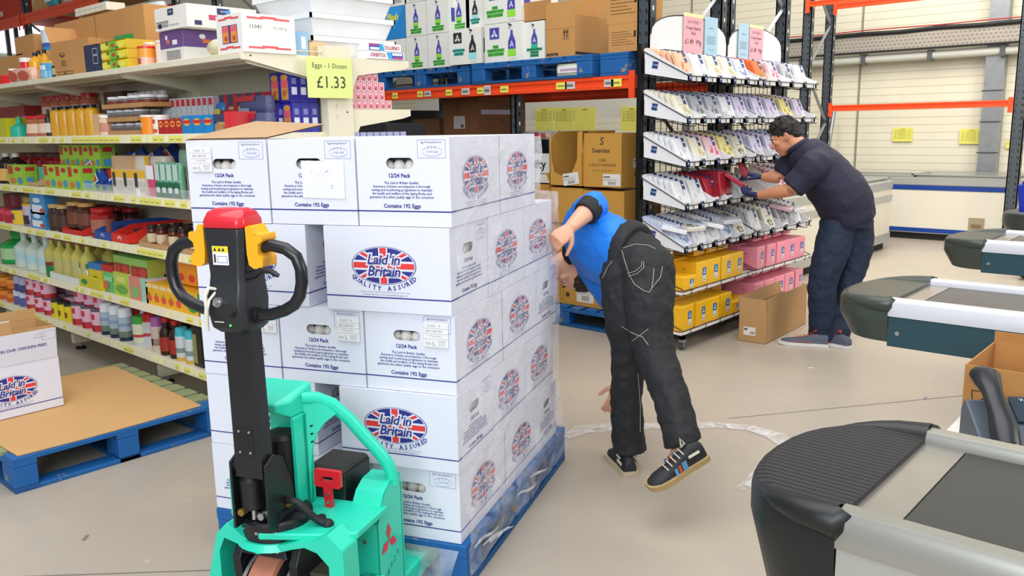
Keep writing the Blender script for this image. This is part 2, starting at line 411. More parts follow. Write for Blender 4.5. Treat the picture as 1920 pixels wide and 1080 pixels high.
# rack in front of the back wall, right side
t = thing('pallet_rack', 'perforated grey rack frame left of the chest freezer by the back wall', 'racking upright frame')
x1 = xat(1547, 11.3, 1.7); x0 = xat(1508, 10.4, 2.0)
for x, y in ((x0, 10.4), (x1, 11.3)):
    mb = MB(); upright(mb, x, y, 4.3, .11); mb.build('upright', t)
mb = MB()
z = .3; s = 0
while z < 4:
    a, b = ((x0, 10.44), (x1, 11.34)) if s % 2 else ((x1, 11.34), (x0, 10.44))
    mb.tube([(a[0], a[1], z), (b[0], b[1], z+.62)], .02, galv, 4); z += .62; s += 1
mb.build('brace', t)
x2 = xat(1904, 11.3, 1.2)
t = thing('pallet_rack', 'perforated grey rack upright at the right end of the chest freezer', 'racking upright frame')
mb = MB(); upright(mb, x2, 11.3, 4.3, .13); mb.build('upright', t)
beam(x1+.06, x2-.06, 11.26, zat(209, x1, 11.26), zat(198, x1, 11.26), 'plain orange rack beam crossing above the two wall notices')
beam(x1+.06, x2-.06, 11.26, zat(18.5, x1, 11.26), zat(8.5, x1, 11.26), 'plain orange rack beam along the top edge above the cable tray')
xq = xat(1512, 10.36, 2.5); beam(xq-.03, x2-.2, 10.36, zat(13, xq, 10.36), zat(3, xq, 10.36), 'plain orange rack beam at the top of the front grey upright')
# leaning tube
mb = MB(); mb.cyl((xat(1548, 12, .9)-.05, 12.0, .5), (xat(1563, 12.5, 1.6), 12.5, 1.68), .03, galv); tag(mb.build('leaning_tube', smooth=60), 'bare metal tube leaning on the wall beside the rack upright', 'tube')
# white board with yellow lists behind the napkin cartons
mb = MB(); mb.box(-8.8, 7.9, 1.62, -4.6, 7.94, 1.9, mat('#d9d8cd', .6))
mb.box(-8.8, 7.94, .0, -8.7, 8.0, 1.9, galv); mb.box(-4.7, 7.94, .0, -4.6, 8.0, 1.9, galv)
bd = tag(mb.build('header_board'), 'long white board holding yellow price lists seen under the orange beam', 'board')
for i, px in enumerate((1019, 1056, 1095, 1183)):
    X = xat(px, 7.86, 1.7); z = zat(223, X, 7.86)
    notice(X, z, .28 if i != 2 else .3, .26, ['leftmost yellow price list on the white board under the orange beam', 'second yellow price list from the left on the white board', 'third, paler yellow price list on the white board', 'yellow price list on the white board beside the napkin stand'][i], 7.875, 6 if i != 2 else 0)

# bright window in the left wall and the opening behind the racks
q0, q1 = on(-5, 98, X=-15.97), on(22, 44, X=-15.97)
mb = MB(); mb.box(-15.98, q0.y, q0.z, -15.95, q1.y+.5, q1.z, mat('#eef4fb', .2, emit=1.6)); w1 = struct(mb.build('window_1'))
mb = MB()
for y in (q0.y-.05, (q0.y+q1.y)/2, q1.y): mb.box(-15.95, y, q0.z-.05, -15.9, y+.06, q1.z+.05, '#3a3f46')
mb.build('window_frame', w1)
# ================================================================ pallets
blue = worn('#125c9e', '#a08a66', .60, 8); blue_d = worn('#0f4f86', '#8d7a5e', .66, 8); wood = mat('#9c9a78', .75, var=.25, scale=14, bump=.2)
def pallet(label, loc, rz, group=None, greytop=False, L=1.2, Wd=1.0):
    # local: x across 1.0, y along 1.2, origin at the front-left bottom corner
    t = thing('blue_pallet', label, 'pallet', loc, rz, group)
    top = worn('#8b9468', '#56705e', .6, 9) if greytop else blue
    n = 9
    for k in range(n):
        w = .1; y = k*(L-w)/(n-1)
        mb = MB(); mb.box(0, y, .138, Wd, y+w, .16, blue if k == 0 and greytop else top); mb.build('deck_board', t, bevel=.002, seg=1)
    for x in (0, Wd/2-.05, Wd-.1):
        mb = MB(); mb.box(x, 0, .116, x+.1, L, .138, blue); mb.build('stringer', t, bevel=.002, seg=1)
        mb = MB(); mb.box(x, 0, 0, x+.1, L, .02, blue_d); mb.build('base_board', t, bevel=.002, seg=1)
        for y in (0, L/2-.07, L-.14):
            mb = MB(); mb.box(x+.001, y+.001, .02, x+.1, y+.139, .116, blue); mb.build('block', t, bevel=.004, seg=1)
    for y in (0, L-.1):
        mb = MB(); mb.box(.1, y, .0005, Wd-.1, y+.1, .02, blue); mb.build('base_board', t, bevel=.002, seg=1)
    return t
FL = on(405, 952, Z=.16); EA = math.radians(22.49)
E1 = Vector((math.cos(EA), math.sin(EA), 0)); E2 = Vector((-E1.y, E1.x, 0)); FL.z = 0
def SF(a, b, z): return FL+E1*a+E2*b+Vector((0, 0, z))
pallet('blue wooden pallet under the stacked white egg boxes', FL, EA)
pallet('blue wooden pallet on the left covered with a brown cardboard sheet', (-3.90, 1.10, 0), PI/2, greytop=True)
# ================================================================ printed egg boxes
egg_w = mat('#dfe1ee', .62, var=.03, scale=5, bump=.05, bscale=25); ink = mat('#2a2f86', .6); ink_l = mat('#7b7fb0', .6); ink_r = mat('#e23a3c', .6)  # egg_w mixes the blue cast of the cool light into the white
hole_d = mat('#7d7a76', .8); eggm = mat('#efe9e2', .5); brown_in = mat('#b98d5e', .8)
def roundel(mb, Mf, cx, cy, rx=.116, ry=.062):
    E = lambda k, z, m: mb.ellipse(cx, cy, rx*k, ry*k, m, Mf, z, 48)
    E(1, .0006, ink); E(.975, .0009, egg_w)
    el = [(cx+rx*.945*math.cos(2*PI*k/48), cy+ry*.945*math.sin(2*PI*k/48)) for k in range(48)]
    mb.poly([(p[0], p[1], .0012) for p in el], ink, Mf)
    def bar(p, q, w, m, z):
        d = Vector((q[0]-p[0], q[1]-p[1])).normalized(); n = Vector((-d.y, d.x))*w/2
        pts = [(cx+p[0]-n.x, cy+p[1]-n.y), (cx+q[0]-n.x, cy+q[1]-n.y), (cx+q[0]+n.x, cy+q[1]+n.y), (cx+p[0]+n.x, cy+p[1]+n.y)]
        c = clip(pts, el)
        if len(c) > 2: mb.poly([(x, y, z) for x, y in c], m, Mf)
    for s in (1, -1):
        bar((-rx, -s*ry*.95), (rx, s*ry*.95), ry*.34, egg_w, .0014 if s > 0 else .0015)
        bar((-rx, -s*ry*.95), (rx, s*ry*.95), ry*.16, ink_r, .0017 if s > 0 else .0018)
    bar((-rx, 0), (rx, 0), ry*.52, egg_w, .002); bar((0, -ry), (0, ry), rx*.28, egg_w, .0021)
    bar((-rx, 0), (rx, 0), ry*.3, ink_r, .0023); bar((0, -ry), (0, ry), rx*.2, ink_r, .0024)
    for t, dx, dy in (('Laid in', .0, ry*.3), ('Britain', 0, -ry*.32)):
        mb.text(t, Mf, ry*.74, egg_w, cx+dx, cy+dy, .0027, shear=.25, fat=.006, res=2, space=.98)
        mb.text(t, Mf, ry*.74, ink, cx+dx, cy+dy, .003, shear=.25, fat=.0009, res=2, space=.98)
    s = 'QUALITY ASSURED'
    for i, ch in enumerate(s):
        if ch == ' ': continue
        a = math.radians(212+i*(116/(len(s)-1))); ax, ay = rx*1.1, ry*1.22
        x, y = ax*math.cos(a), ay*math.sin(a); th = math.atan2(ay*math.cos(a), -ax*math.sin(a))
        vs, fs = text_geo(ch, ry*.34, fat=.0006, res=1); c, q = math.cos(th), math.sin(th)
        mb.add([(cx+x+v.x*c-v.y*q, cy+y+v.x*q+v.y*c, .0008) for v in vs], fs, ink, Mf)
def stadium(cx, cy, w, h, n=7):
    r = h/2; P = []
    for k in range(n+1): a = -PI/2+PI*k/n; P.append((cx+w/2-r+r*math.cos(a), cy+r*math.sin(a)))
    for k in range(n+1): a = PI/2+PI*k/n; P.append((cx-w/2+r+r*math.cos(a), cy+r*math.sin(a)))
    return P
def handle_face(mb, Mf, w, h, m=None, inner=None):
    m = m or egg_w; H = stadium(w*.47, h*.715, .096, .034)
    R = [(0, 0), (w, 0), (w, h), (0, h)]
    tri = geometry.tessellate_polygon([[Vector((*p, 0)) for p in R], [Vector((*p, 0)) for p in H]])
    mb.add([(*p, 0) for p in R+H], [t if True else t for t in tri], m, Mf)
    mb.loft([[(*p, 0) for p in H], [(*p, -.006) for p in H]], m, Mf, cap=False)
    x0, x1, y0, y1 = w*.47-.075, w*.47+.075, h*.715-.05, h*.715+.045
    mb.box(x0, y0, -.06, x1, y0+.001, -.006, brown_in, Mf); mb.rect(x0, y0, x1, y1, hole_d, Mf, -.06)
    mb.box(x0, y1, -.06, x1, y1+.001, -.006, hole_d, Mf)
    for k in range(4): mb.ball((x0+.015+k*.04, y0+.036, -.04), (.021, .026, .021), eggm, 10, 7, Mf)
def egg_end(mb, Mf, w, h):
    handle_face(mb, Mf, w, h)
    mb.text('12/24 Pack', Mf, .0175, ink, w*.46, h*.575, .0008, fat=.0005)
    for i, s in enumerate(('The Laid in Britain Quality', 'Assurance Scheme encompasses a thorough', 'testing and monitoring programme to maintain', 'the health and welfare of the laying flocks and', 'guarantee the safest quality eggs to the consumer.')):
        mb.text(s, Mf, .0112, ink, w*.48, h*(.495-i*.0405), .0008, res=1, fat=.0002)
    mb.text('Contains 192 Eggs', Mf, .0175, ink, w*.48, h*.232, .0008, fat=.0005)
    mb.frame(w*.665, h*.77, w*.96, h*.975, .0011, ink_l, Mf)
    mb.text('Egg Printing Explained', Mf, .008, ink, w*.81, h*.945, .0008, res=1)
    E = [(w*.82+.034*math.cos(2*PI*k/24), h*.84+.014*math.sin(2*PI*k/24)) for k in range(24)]
    for k in range(24):
        a, b = E[k], E[(k+1) % 24]; mb.poly([(*a, .0008), (*b, .0008), (b[0], b[1]+.0013, .0008), (a[0], a[1]+.0013, .0008)], ink_l, Mf)
    mb.text('OUK12345', Mf, .009, ink_l, w*.82, h*.838, .0008, res=1)
    for k in range(3): mb.rect(w*.775+k*.012, h*.865, w*.775+k*.012+.001, h*.91, ink_l, Mf)
    mb.rect(0, h*.165, w, h*.18, ink, Mf)
def egg_side(mb, Mf, L, h):
    roundel(mb, Mf, L*.48, h*.55)
    mb.text('A CONSORTIUM OF INDEPENDENT REGIONAL EGG PRODUCERS', Mf, .0062, ink_l, L*.48, h*.235, .0008, res=1)
    mb.text('For further information contact www.laidinbritaineggs.co.uk', Mf, .0066, ink, L*.48, h*.205, .0008, res=1)
    mb.rect(0, h*.165, L, h*.18, ink, Mf)
def egg_mesh(w, L, h, endL=True):
    mb = MB()
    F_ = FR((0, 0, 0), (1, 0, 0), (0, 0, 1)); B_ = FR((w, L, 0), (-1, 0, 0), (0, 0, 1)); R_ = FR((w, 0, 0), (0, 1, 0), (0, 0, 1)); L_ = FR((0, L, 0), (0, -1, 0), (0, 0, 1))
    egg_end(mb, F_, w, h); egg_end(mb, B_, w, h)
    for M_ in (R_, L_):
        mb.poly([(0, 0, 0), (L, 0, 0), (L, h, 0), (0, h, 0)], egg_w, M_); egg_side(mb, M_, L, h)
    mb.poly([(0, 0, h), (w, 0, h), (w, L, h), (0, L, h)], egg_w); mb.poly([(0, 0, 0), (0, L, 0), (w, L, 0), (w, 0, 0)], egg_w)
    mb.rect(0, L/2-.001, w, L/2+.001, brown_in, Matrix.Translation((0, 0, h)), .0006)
    return mb
EW, EL = .322, .44
_em = {}
def egg_box(label, a, b, z, turn=False, w=EW, L=EL, h=.277, da=0, group=None, z_rot=0):
    key = (w, L, h)
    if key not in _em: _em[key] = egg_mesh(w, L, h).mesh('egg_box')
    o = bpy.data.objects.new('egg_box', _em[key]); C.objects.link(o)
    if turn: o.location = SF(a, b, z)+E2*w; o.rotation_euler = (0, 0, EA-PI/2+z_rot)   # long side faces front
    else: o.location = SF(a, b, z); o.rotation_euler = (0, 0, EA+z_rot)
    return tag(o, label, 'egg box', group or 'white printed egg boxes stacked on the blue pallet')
ZL = [.162, .415, .678, .943, 1.222]; HL = [.251, .261, .263, .277, .277]
hid = 'white egg box stacked out of sight behind the front row'
place = ['left', 'middle', 'right']
tops = []
rowname = ['bottom', 'second', 'third', 'fourth', 'top']
for k in (0, 2, 4):
    for i in range(3):
        o = egg_box('white egg box, %s layer, front row, %s of three with the handle hole' % (rowname[k], place[i]), .003+i*.3265, .004+(.004*i), ZL[k], h=HL[k])
        if k == 4: tops.append(o)
    for i in range(3):
        lab = 'white egg box in the %s layer, second logo panel along the right side' % rowname[k] if i == 2 else hid
        egg_box(lab, .003+i*.3265, .448, ZL[k], L=.41, h=HL[k])
    if k < 4:
        egg_box('white egg box in the %s layer, rear right corner with its handle end outward' % rowname[k], .56, .865, ZL[k], True, w=.26, L=.42, h=HL[k])
        egg_box(hid, .05, .865, ZL[k], True, w=.26, L=.42, h=HL[k])
for k in (1, 3):
    egg_box('white egg box in the %s layer, front left with its logo panel facing the truck' % rowname[k], .003, .006, ZL[k], True, h=HL[k], L=.45)
    egg_box('white egg box in the %s layer, front right with its logo panel facing front' % rowname[k], .527 if k == 3 else .552, .0, ZL[k], True, h=HL[k], L=.447 if k == 3 else .43)
    for j in range(2):
        for i in (0, 1, 2):
            lab = 'white egg box in the %s layer, %s logo panel along the right side' % (rowname[k], ['nearer', 'further'][j]) if i == 2 else hid
            egg_box(lab, .003+i*.3265, .33+j*.38, ZL[k], L=.375, h=HL[k])
# labels stuck on the boxes
def sticker(Mf, parent=None):
    mb = MB(); lm = mat('#e9e8ea', .6); g = mat('#8f9095', .7)
    mb.rect(0, 0, .085, .085, lm, Mf, .002)
    for s, x, y, z in (('CLASS   A', .035, .073, .011), ('BEST BEFORE', .035, .055, .0095), ('17 Sep 2021', .04, .039, .009), ('SIZE', .014, .014, .011), ('L', .034, .014, .02), ('WHITE\nEGGS', .062, .016, .0085)):
        mb.text(s, Mf, z, g, x, y, .0026, res=1)
    for y in (.064, .046, .029, .002): mb.rect(0, y, .085, y+.0008, g, Mf, .0028)
    return mb
ADJ=0
def face_front(a, z, b=-.0): return FR(SF(a, b, z), E1, (0, 0, 1))
for a, z, lab, b in ((.024, 1.392, 'upper left', .001), (.555, .833, 'third layer middle', .005), (.872, .833, 'third layer right', .009), (.235, .845, 'third layer left', .001)):
    o = sticker(face_front(a, z, b)).build('date_label'); tag(o, 'faint class A best before label stuck on the %s egg box' % lab, 'label')
mb = MB(); Mf = FR(SF(.455, .006, 1.31), E1+Vector((0, 0, -.02)), (0, 0, 1)); mb.box(0, 0, .0005, .157, .12, .0015, mat('#e9e9f3', .5), Mf)
mb.text('PLACE', Mf, .03, mat('#cfd0dc'), .075, .08, .002, fat=-.001, res=1); mb.text('(9)', Mf, .03, mat('#cfd0dc'), .11, .035, .002, fat=-.001, res=1)
tag(mb.build('paper_sheet'), 'blank white paper sheet taped on the top middle egg box', 'paper')
# raised brown flap of the top left box
mb = MB(); f0, f1, f2, f3 = SF(.0, .0, 1.5), SF(.32, .02, 1.502), SF(.36, .32, 1.545), SF(.08, .30, 1.56)
mb.poly([f0, f1, f2, f3], mat('#b4926e', .8, var=.1)); mb.poly([f+Vector((0, 0, .004)) for f in (f0, f1, f2, f3)][::-1], mat('#b4926e', .8, var=.1))
fo = mb.build('box_flap')
fo.parent = tops[0]; fo.matrix_parent_inverse = tops[0].matrix_basis.inverted(); fo['label'] = 'raised brown cardboard flap'
# stretch wrap over the side and the rear of the stack
fm = film_mat(.10, .30, 7, stretch=(1, 1, 1.6)); fm2 = film_mat(.25, .55, 14)
def wrap_sheet():
    mb = MB(); nz = 60; path = []
    def prof(z):
        # how far the stack reaches along the side at this height
        return .875 if z > 1.26 else 1.13 if z > 1.2 else 1.12
    ns = 26; na = 16; R = []
    rnd = random.Random(3)
    for i in range(nz+1):
        z = .06+i*(1.49-.06)/nz; e = prof(z); row = []
        if z < .2: e = 1.2
        for j in range(ns+1):
            b = -.004+e*j/ns; w = .002+.004*math.sin(z*31+b*9)+.004*math.sin(b*23-z*17)
            out = .985+max(w, 0)+(.012 if z > .2 else .028)
            if .16 < z < .3: out += .02*math.sin((z-.16)/.14*PI)
            row.append(SF(out, b, z))
        for j in range(1, na+1):
            row.append(SF(.99-j*.06, e+.012+.004*math.sin(j*2+z*20), z))
        R.append(row)
    n = len(R[0]); vs = [p for r in R for p in r]; fs = [(i*n+j, i*n+j+1, (i+1)*n+j+1, (i+1)*n+j) for i in range(nz) for j in range(n-1)]
    mb.add(vs, fs, fm); return mb
t = thing('stretch_wrap', 'clear plastic stretch wrap pulled around the side of the egg stack', 'plastic wrap')
wrap_sheet().build('film_sheet', t, 50)
mb = MB()   # bunched folds at the rear edge and over the pallet
rnd = random.Random(5)
for k in range(9, 14):
    z = .05+.12*rnd.random(); b0 = rnd.random()*.9
    P = [SF(1.0+.01*rnd.random(), b0+i*.05, z-.035*i*(1 if k < 9 else .3)+.01*rnd.random()) for i in range(6)]
    mb.tube(P, [.002, .005, .007, .006, .004, .001], fm2, 5)
mb.build('film_fold', t, 60)
mb = MB()   # tail of film hanging from the front edge of the pallet
P = [[SF(.70+.28*u, -.015-.10*u*v, .15-.15*v*(1-u*.5)) for u in [i/6 for i in range(7)]] for v in [j/6 for j in range(7)]]
vs = [p for r in P for p in r]; mb.add(vs, [(i*7+j, i*7+j+1, (i+1)*7+j+1, (i+1)*7+j) for i in range(6) for j in range(6)], fm)
mb.build('film_tail', t, 60)
# cardboard sheet and the single box on the left pallet
mb = MB(); kraft = mat('#c89e68', .75, var=.07, scale=2.2)
P = [(-3.915, 1.13), (-3.905, 1.4), (-3.91, 1.7), (-3.93, 1.99), (-5.05, 2.03), (-5.07, 1.1)]
mb.prism([(x, y) for x, y in P][::-1], .161, .166, kraft); sh = mb.build('cardboard_sheet', bevel=.001)
tag(sh, 'flat brown cardboard sheet lying on the left blue pallet', 'cardboard sheet')
def carton_open(mb, w, L, h, m, mi, flaps=(), t=.004):
    mb.box(0, 0, 0, w, L, t, mi); mb.box(0, 0, 0, w, t, h, m); mb.box(0, L-t, 0, w, L, h, m); mb.box(0, t, 0, t, L-t, h, m); mb.box(w-t, t, 0, w, L-t, h, m)
lb = thing('egg_box', 'white open egg box standing alone on the cardboard sheet at the left edge', 'egg box', (-4.475, 1.095, .167), PI/2+.02)
w, L, h = .44, .322, .262
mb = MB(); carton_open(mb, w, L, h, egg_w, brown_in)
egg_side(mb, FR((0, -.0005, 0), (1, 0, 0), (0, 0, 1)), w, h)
mb.build('box_body', lb)
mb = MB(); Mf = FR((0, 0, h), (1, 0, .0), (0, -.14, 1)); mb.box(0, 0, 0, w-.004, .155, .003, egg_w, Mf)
mb.text('NO PALM OIL IN OUR CHICKEN FEED', Mf, .02, ink, w*.5, .075, .0038, fat=.0004)
mb.text('CLASS A', Mf, .012, mat('#b5b6bd'), w*.82, .135, .0038, res=1); mb.text('BEST BEFORE', Mf, .01, mat('#b5b6bd'), w*.82, .118, .0038, res=1)
mb.frame(w*.84, .1, w*.98, .145, .001, ink_l, Mf, .004)
fo = mb.build('box_flap', lb); fo['label'] = 'raised front flap with printed line of text'
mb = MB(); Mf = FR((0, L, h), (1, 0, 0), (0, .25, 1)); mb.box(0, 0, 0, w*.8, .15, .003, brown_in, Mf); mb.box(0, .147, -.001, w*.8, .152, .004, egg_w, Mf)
fo = mb.build('box_flap', lb); fo['label'] = 'brown inside of the raised rear flap'
mb = MB(); mb.box(0, .02, h, .005, .3, h+.12, brown_in); mb.build('box_flap', lb)
o = thing('cardboard_carton', 'plain brown open carton standing behind the single white egg box', 'carton', (-5.09, 1.36, .167), PI/2)
mb = MB(); carton_open(mb, .38, .0+.28, .30, kraft, mat('#a87a4c', .8)); mb.build('box_body', o)
mb = MB(); mb.box(0, .275, .30, .38, .28, .36, kraft, None); mb.build('box_flap', o)
# ================================================================ white shelving with groceries
cream = mat('#e3dcc3', .5, var=.03); cream_d = mat('#cfc7ae', .55, var=.03); ticket = mat('#ece670', .6, var=.1); ticket2 = mat('#f3efba', .6, var=.05)
SZ = {6: 1.897, 5: 1.52, 4: 1.172, 3: .872, 2: .53, 1: .225}
GY0, GY1 = 2.2, 2.68
def strip_tickets(mb, x0, x1, z, y, rnd, dense):
    x = x0+.02
    while x < x1-.06:
        w = rnd.choice((.045, .06, .07))
        if rnd.random() < dense:
            m = ticket if rnd.random() < .6 else ticket2
            mb.poly([(x, y, z), (x+w, y, z), (x+w, y+.004, z+.034), (x, y+.004, z+.034)], m)
            if m is ticket: mb.poly([(x+.01, y-.0006, z+.012), (x+w-.012, y-.0006, z+.012), (x+w-.012, y-.0002, z+.017), (x+.01, y-.0002, z+.017)], mat('#a9a55a'))
        x += w+.004
def bay(x0, x1, label, rear=False):
    t = thing('shelving_bay', label, 'shelving', (0, 0, 0), group='white shelving bays in one long run')
    rnd = random.Random(int(x0*100))
    mb = MB(); mb.box(x0+.03, GY1, .12, x1-.03, GY1+.03, 1.93, cream_d)
    for z in (.5, .9, 1.3, 1.65): mb.box(x0+.03, GY1-.002, z, x1-.03, GY1, z+.004, mat('#a9a28c'))
    mb.build('back_panel', t)
    mb = MB(); mb.box(x0-.03, GY1, 0, x0+.03, GY1+.14, 1.93, cream); mb.box(x0-.03, GY1, 1.93, x0+.03, GY1+.14, 1.94, cream)
    for i in range(34): mb.box(x0-.006, GY1-.001, .1+i*.053, x0+.006, GY1, .13+i*.053, dark)
    mb.build('upright', t)
    mb = MB(); mb.box(x0-.025, GY0+.08, .05, x0+.025, GY1+.55, .12, cream_d); mb.build('foot', t)
    for y in (GY0+.13,):
        mb = MB(); mb.lathe([(.035, 0, dark), (.035, .015, dark), (.012, .02, galv), (.012, .06, galv)], 12, TR(x0, y, 0)); mb.build('levelling_foot', t, 50)
    for k in range(1, 7):
        z = SZ[k]; y0 = GY0 if k < 6 else GY0+.0
        mb = MB(); mb.box(x0+.004, y0+.006, z-.03, x1-.004, GY1, z, cream)
        if k == 6: mb.box(x0+.004, y0, z-.03, x1-.004, y0+.008, z+.001, cream)
        if k == 6:
            for q in (.12, .3): mb.box(x0+.01, y0+q, z-.04, x1-.01, y0+q+.02, z-.03, cream_d)
        sh = mb.build('shelf', t, bevel=.002, seg=1)
        if k < 6:
            mb = MB(); mb.loft([[(x, y0-.004, z-.045), (x, y0+.008, z-.045), (x, y0+.008, z+.004), (x, y0+.002, z+.004)] for x in (x0+.006, x1-.006)], mat('#efe8c8', .4, var=.03))
            strip_tickets(mb, x0+.02, x1-.02, z-.04, y0-.0055, rnd, .85 if k in (3, 4, 5) else .5)
            p = mb.build('price_strip', sh)
    for k in (6,):
        for x in (x0+.02, x1-.03):
            mb = MB(); z = SZ[k]-.03
            pr = [(GY0+.03, z), (GY1, z), (GY1, z-.17), (GY1-.03, z-.16), (GY1-.05, z-.09), (GY0+.05, z-.02)]
            mb.loft([[(x, a, b) for a, b in pr], [(x+.006, a, b) for a, b in pr]], cream); mb.build('bracket', t)
    if rear:
        zs = (1.90, 1.636, 1.36)
        for z in zs:
            mb = MB(); mb.box(x0+.004, GY1+.14, z-.03, x1, GY1+.54, z, cream); mb.build('shelf', t, bevel=.002, seg=1)
            mb = MB(); pr = [(GY1+.14, z), (GY1+.56, z), (GY1+.56, z-.035), (GY1+.5, z-.05), (GY1+.2, z-.09), (GY1+.165, z-.16), (GY1+.14, z-.17)]
            mb.loft([[(x1+.0, a, b) for a, b in pr], [(x1+.006, a, b) for a, b in pr]], cream); mb.build('bracket', t)
        mb = MB(); mb.box(x1-.03, GY1-.02, 0, x1+.03, GY1+.14, 1.95, cream)
        for i in range(34):
            if i % 3: mb.box(x1+.03, GY1+.03, .1+i*.053, x1+.031, GY1+.04, .125+i*.053, cream_d)
        for z, y in ((1.85, GY1+.1), (1.62, GY1+.1)): mb.cyl((x1+.03, y, z), (x1+.033, y, z), .004, dark)
        mb.build('upright', t)
        mb = MB(); z = SZ[6]; pr = [(GY0, z+.0), (GY1, z+.0), (GY1, z-.13), (GY1-.04, z-.12), (GY0+.03, z-.035), (GY0, z-.035)]
        mb.loft([[(x1, a, b) for a, b in pr], [(x1+.006, a, b) for a, b in pr]], cream); mb.cyl((x1+.006, GY0+.05, z-.015), (x1+.008, GY0+.05, z-.015), .004, dark)
        mb.cyl((x1+.002, GY0+.03, z+.02), (x1+.002, GY1, z+.02), .004, cream_d)
        mb.build('end_bracket', t)
    return t
XS = [-10.4, -9.0, -7.667, -6.333, -5.0, -3.67]
for i, lab in enumerate(('fifth and furthest white shelving bay at the left edge', 'fourth white shelving bay from the egg stack, left edge', 'third white shelving bay from the egg stack', 'second white shelving bay from the egg stack with gold bottles and hazelnut bags', 'nearest white shelving bay with the end bracket beside the eggs price sign')):
    bay(XS[i], XS[i+1], lab, rear=(i == 4))

# ---- product builders: each returns a list of (name, MB); the first is the body
def k_box(w, d, h, c='#cc3333', side=None, top=None, prints=(), sprints=(), txt=None):
    mb = MB(); mb.box(-w/2, 0, 0, w/2, d, h, mat(c, .45))
    Fm = FR((-w/2, 0, 0), (1, 0, 0), (0, 0, 1)); Sm = FR((w/2, 0, 0), (0, 1, 0), (0, 0, 1))
    if side: mb.rect(0, 0, d, h, mat(side, .45), Sm, .0005)
    if top: mb.rect(-w/2, 0, w/2, d, mat(top, .45), Matrix.Translation((0, 0, h)), .0005)
    for i, (u0, v0, u1, v1, cc) in enumerate(prints):
        if cc.startswith('o'): mb.ellipse((u0+u1)/2*w, (v0+v1)/2*h, (u1-u0)/2*w, (v1-v0)/2*h, mat(cc[1:], .45), Fm, .0008+i*.0003, 16)
        else: mb.rect(u0*w, v0*h, u1*w, v1*h, mat(cc, .45), Fm, .0008+i*.0003)
    for i, (u0, v0, u1, v1, cc) in enumerate(sprints): mb.rect(u0*d, v0*h, u1*d, v1*h, mat(cc, .45), Sm, .0008+i*.0003)
    if txt:
        for s, u, v, sz, cc in txt: mb.text(s, Fm, sz*h, mat(cc), u*w, v*h, .003, res=1, fat=.0004)
    return [('box_body', mb)]
def k_can(w, d, h, bands=((0, '#e8862a'),), lid=None, seg=14, label=None, metal=False):
    r = min(w, d)/2*.96; mb = MB(); pr = [(r*.96, 0, mat(bands[0][1], .35))]
    for i, (z, c) in enumerate(bands):
        z1 = bands[i+1][0] if i+1 < len(bands) else .985
        pr.append((r, max(z*h, .002), mat(c, .35))); pr.append((r, z1*h-.0005, mat(c, .35)))
    pr.append((r*.94, h, mat(bands[-1][1], .35)))
    mb.lathe(pr, seg, TR(0, w/2, 0))
    if label:
        for a0, a1, v0, v1, cc in label:
            P = []
            for a in (a0, a1): P.append(a)
            n = 4; R = r*1.006
            for j in range(n):
                b0 = math.radians(a0+(a1-a0)*j/n-90); b1 = math.radians(a0+(a1-a0)*(j+1)/n-90)
                mb.poly([(R*math.cos(b0), w/2+R*math.sin(b0), v0*h), (R*math.cos(b1), w/2+R*math.sin(b1), v0*h), (R*math.cos(b1), w/2+R*math.sin(b1), v1*h), (R*math.cos(b0), w/2+R*math.sin(b0), v1*h)], mat(cc, .35))
    out = [('can_body', mb)]
    if lid:
        l = MB(); lm = mat(lid, .3); l.lathe([(r*1.02, h*.93, lm), (r*1.02, h+.002, lm), (r*.98, h+.004, lm)], seg, TR(0, w/2, 0)); out.append(('lid', l))
    return out
def k_jar(w, d, h, body='#7a3a22', lid='#c21f25', lab='#d9b48a', seg=14, waist=False, lh=.14, labz=(.18, .62)):
    r = w/2*.96; mb = MB(); b = mat(body, .15); L = mat(lab, .5)
    q = .9 if waist else 1
    mb.lathe([(r*.92, 0, b), (r, .04*h, b), (r, labz[0]*h, L), (r*q, labz[1]*h, b), (r, (1-lh-.12)*h, b), (r*.8, (1-lh-.02)*h, b), (r*.8, (1-lh)*h, b)], seg, TR(0, w/2, 0))
    l = MB(); lm = mat(lid, .3); l.lathe([(r*.9, (1-lh)*h, lm), (r*.92, (1-lh*.2)*h, lm), (r*.86, h, lm)], seg, TR(0, w/2, 0))
    return [('jar_body', mb), ('lid', l)]
def k_bottle(w, d, h, body='#d8a928', cap='#1a1a1a', lab=None, seg=12, neck=.3, shoulder=.68, caph=.12, alpha=0, nz=1.0, lz=(.15, .5)):
    r = w/2*.95; mb = MB(); b = mat(body, .2, trans=alpha, var=.03); L = mat(lab, .5) if lab else b
    mb.lathe([(r*.9, 0, b), (r, .03*h, b), (r, lz[0]*h, L), (r, lz[1]*h, b), (r*.98, shoulder*h, b), (r*(neck+.3), (shoulder+.1)*h, b), (r*neck, (shoulder+.17)*h, b), (r*neck, (1-caph)*h, b)], seg, TR(0, w/2, 0))
    c = MB(); cm = mat(cap, .35); rr = max(neck*1.15, .22)*r*nz; c.lathe([(rr, (1-caph)*h, cm), (rr, .985*h, cm), (rr*.85, h, cm)], seg, TR(0, w/2, 0))
    return [('bottle_body', mb), ('cap', c)]
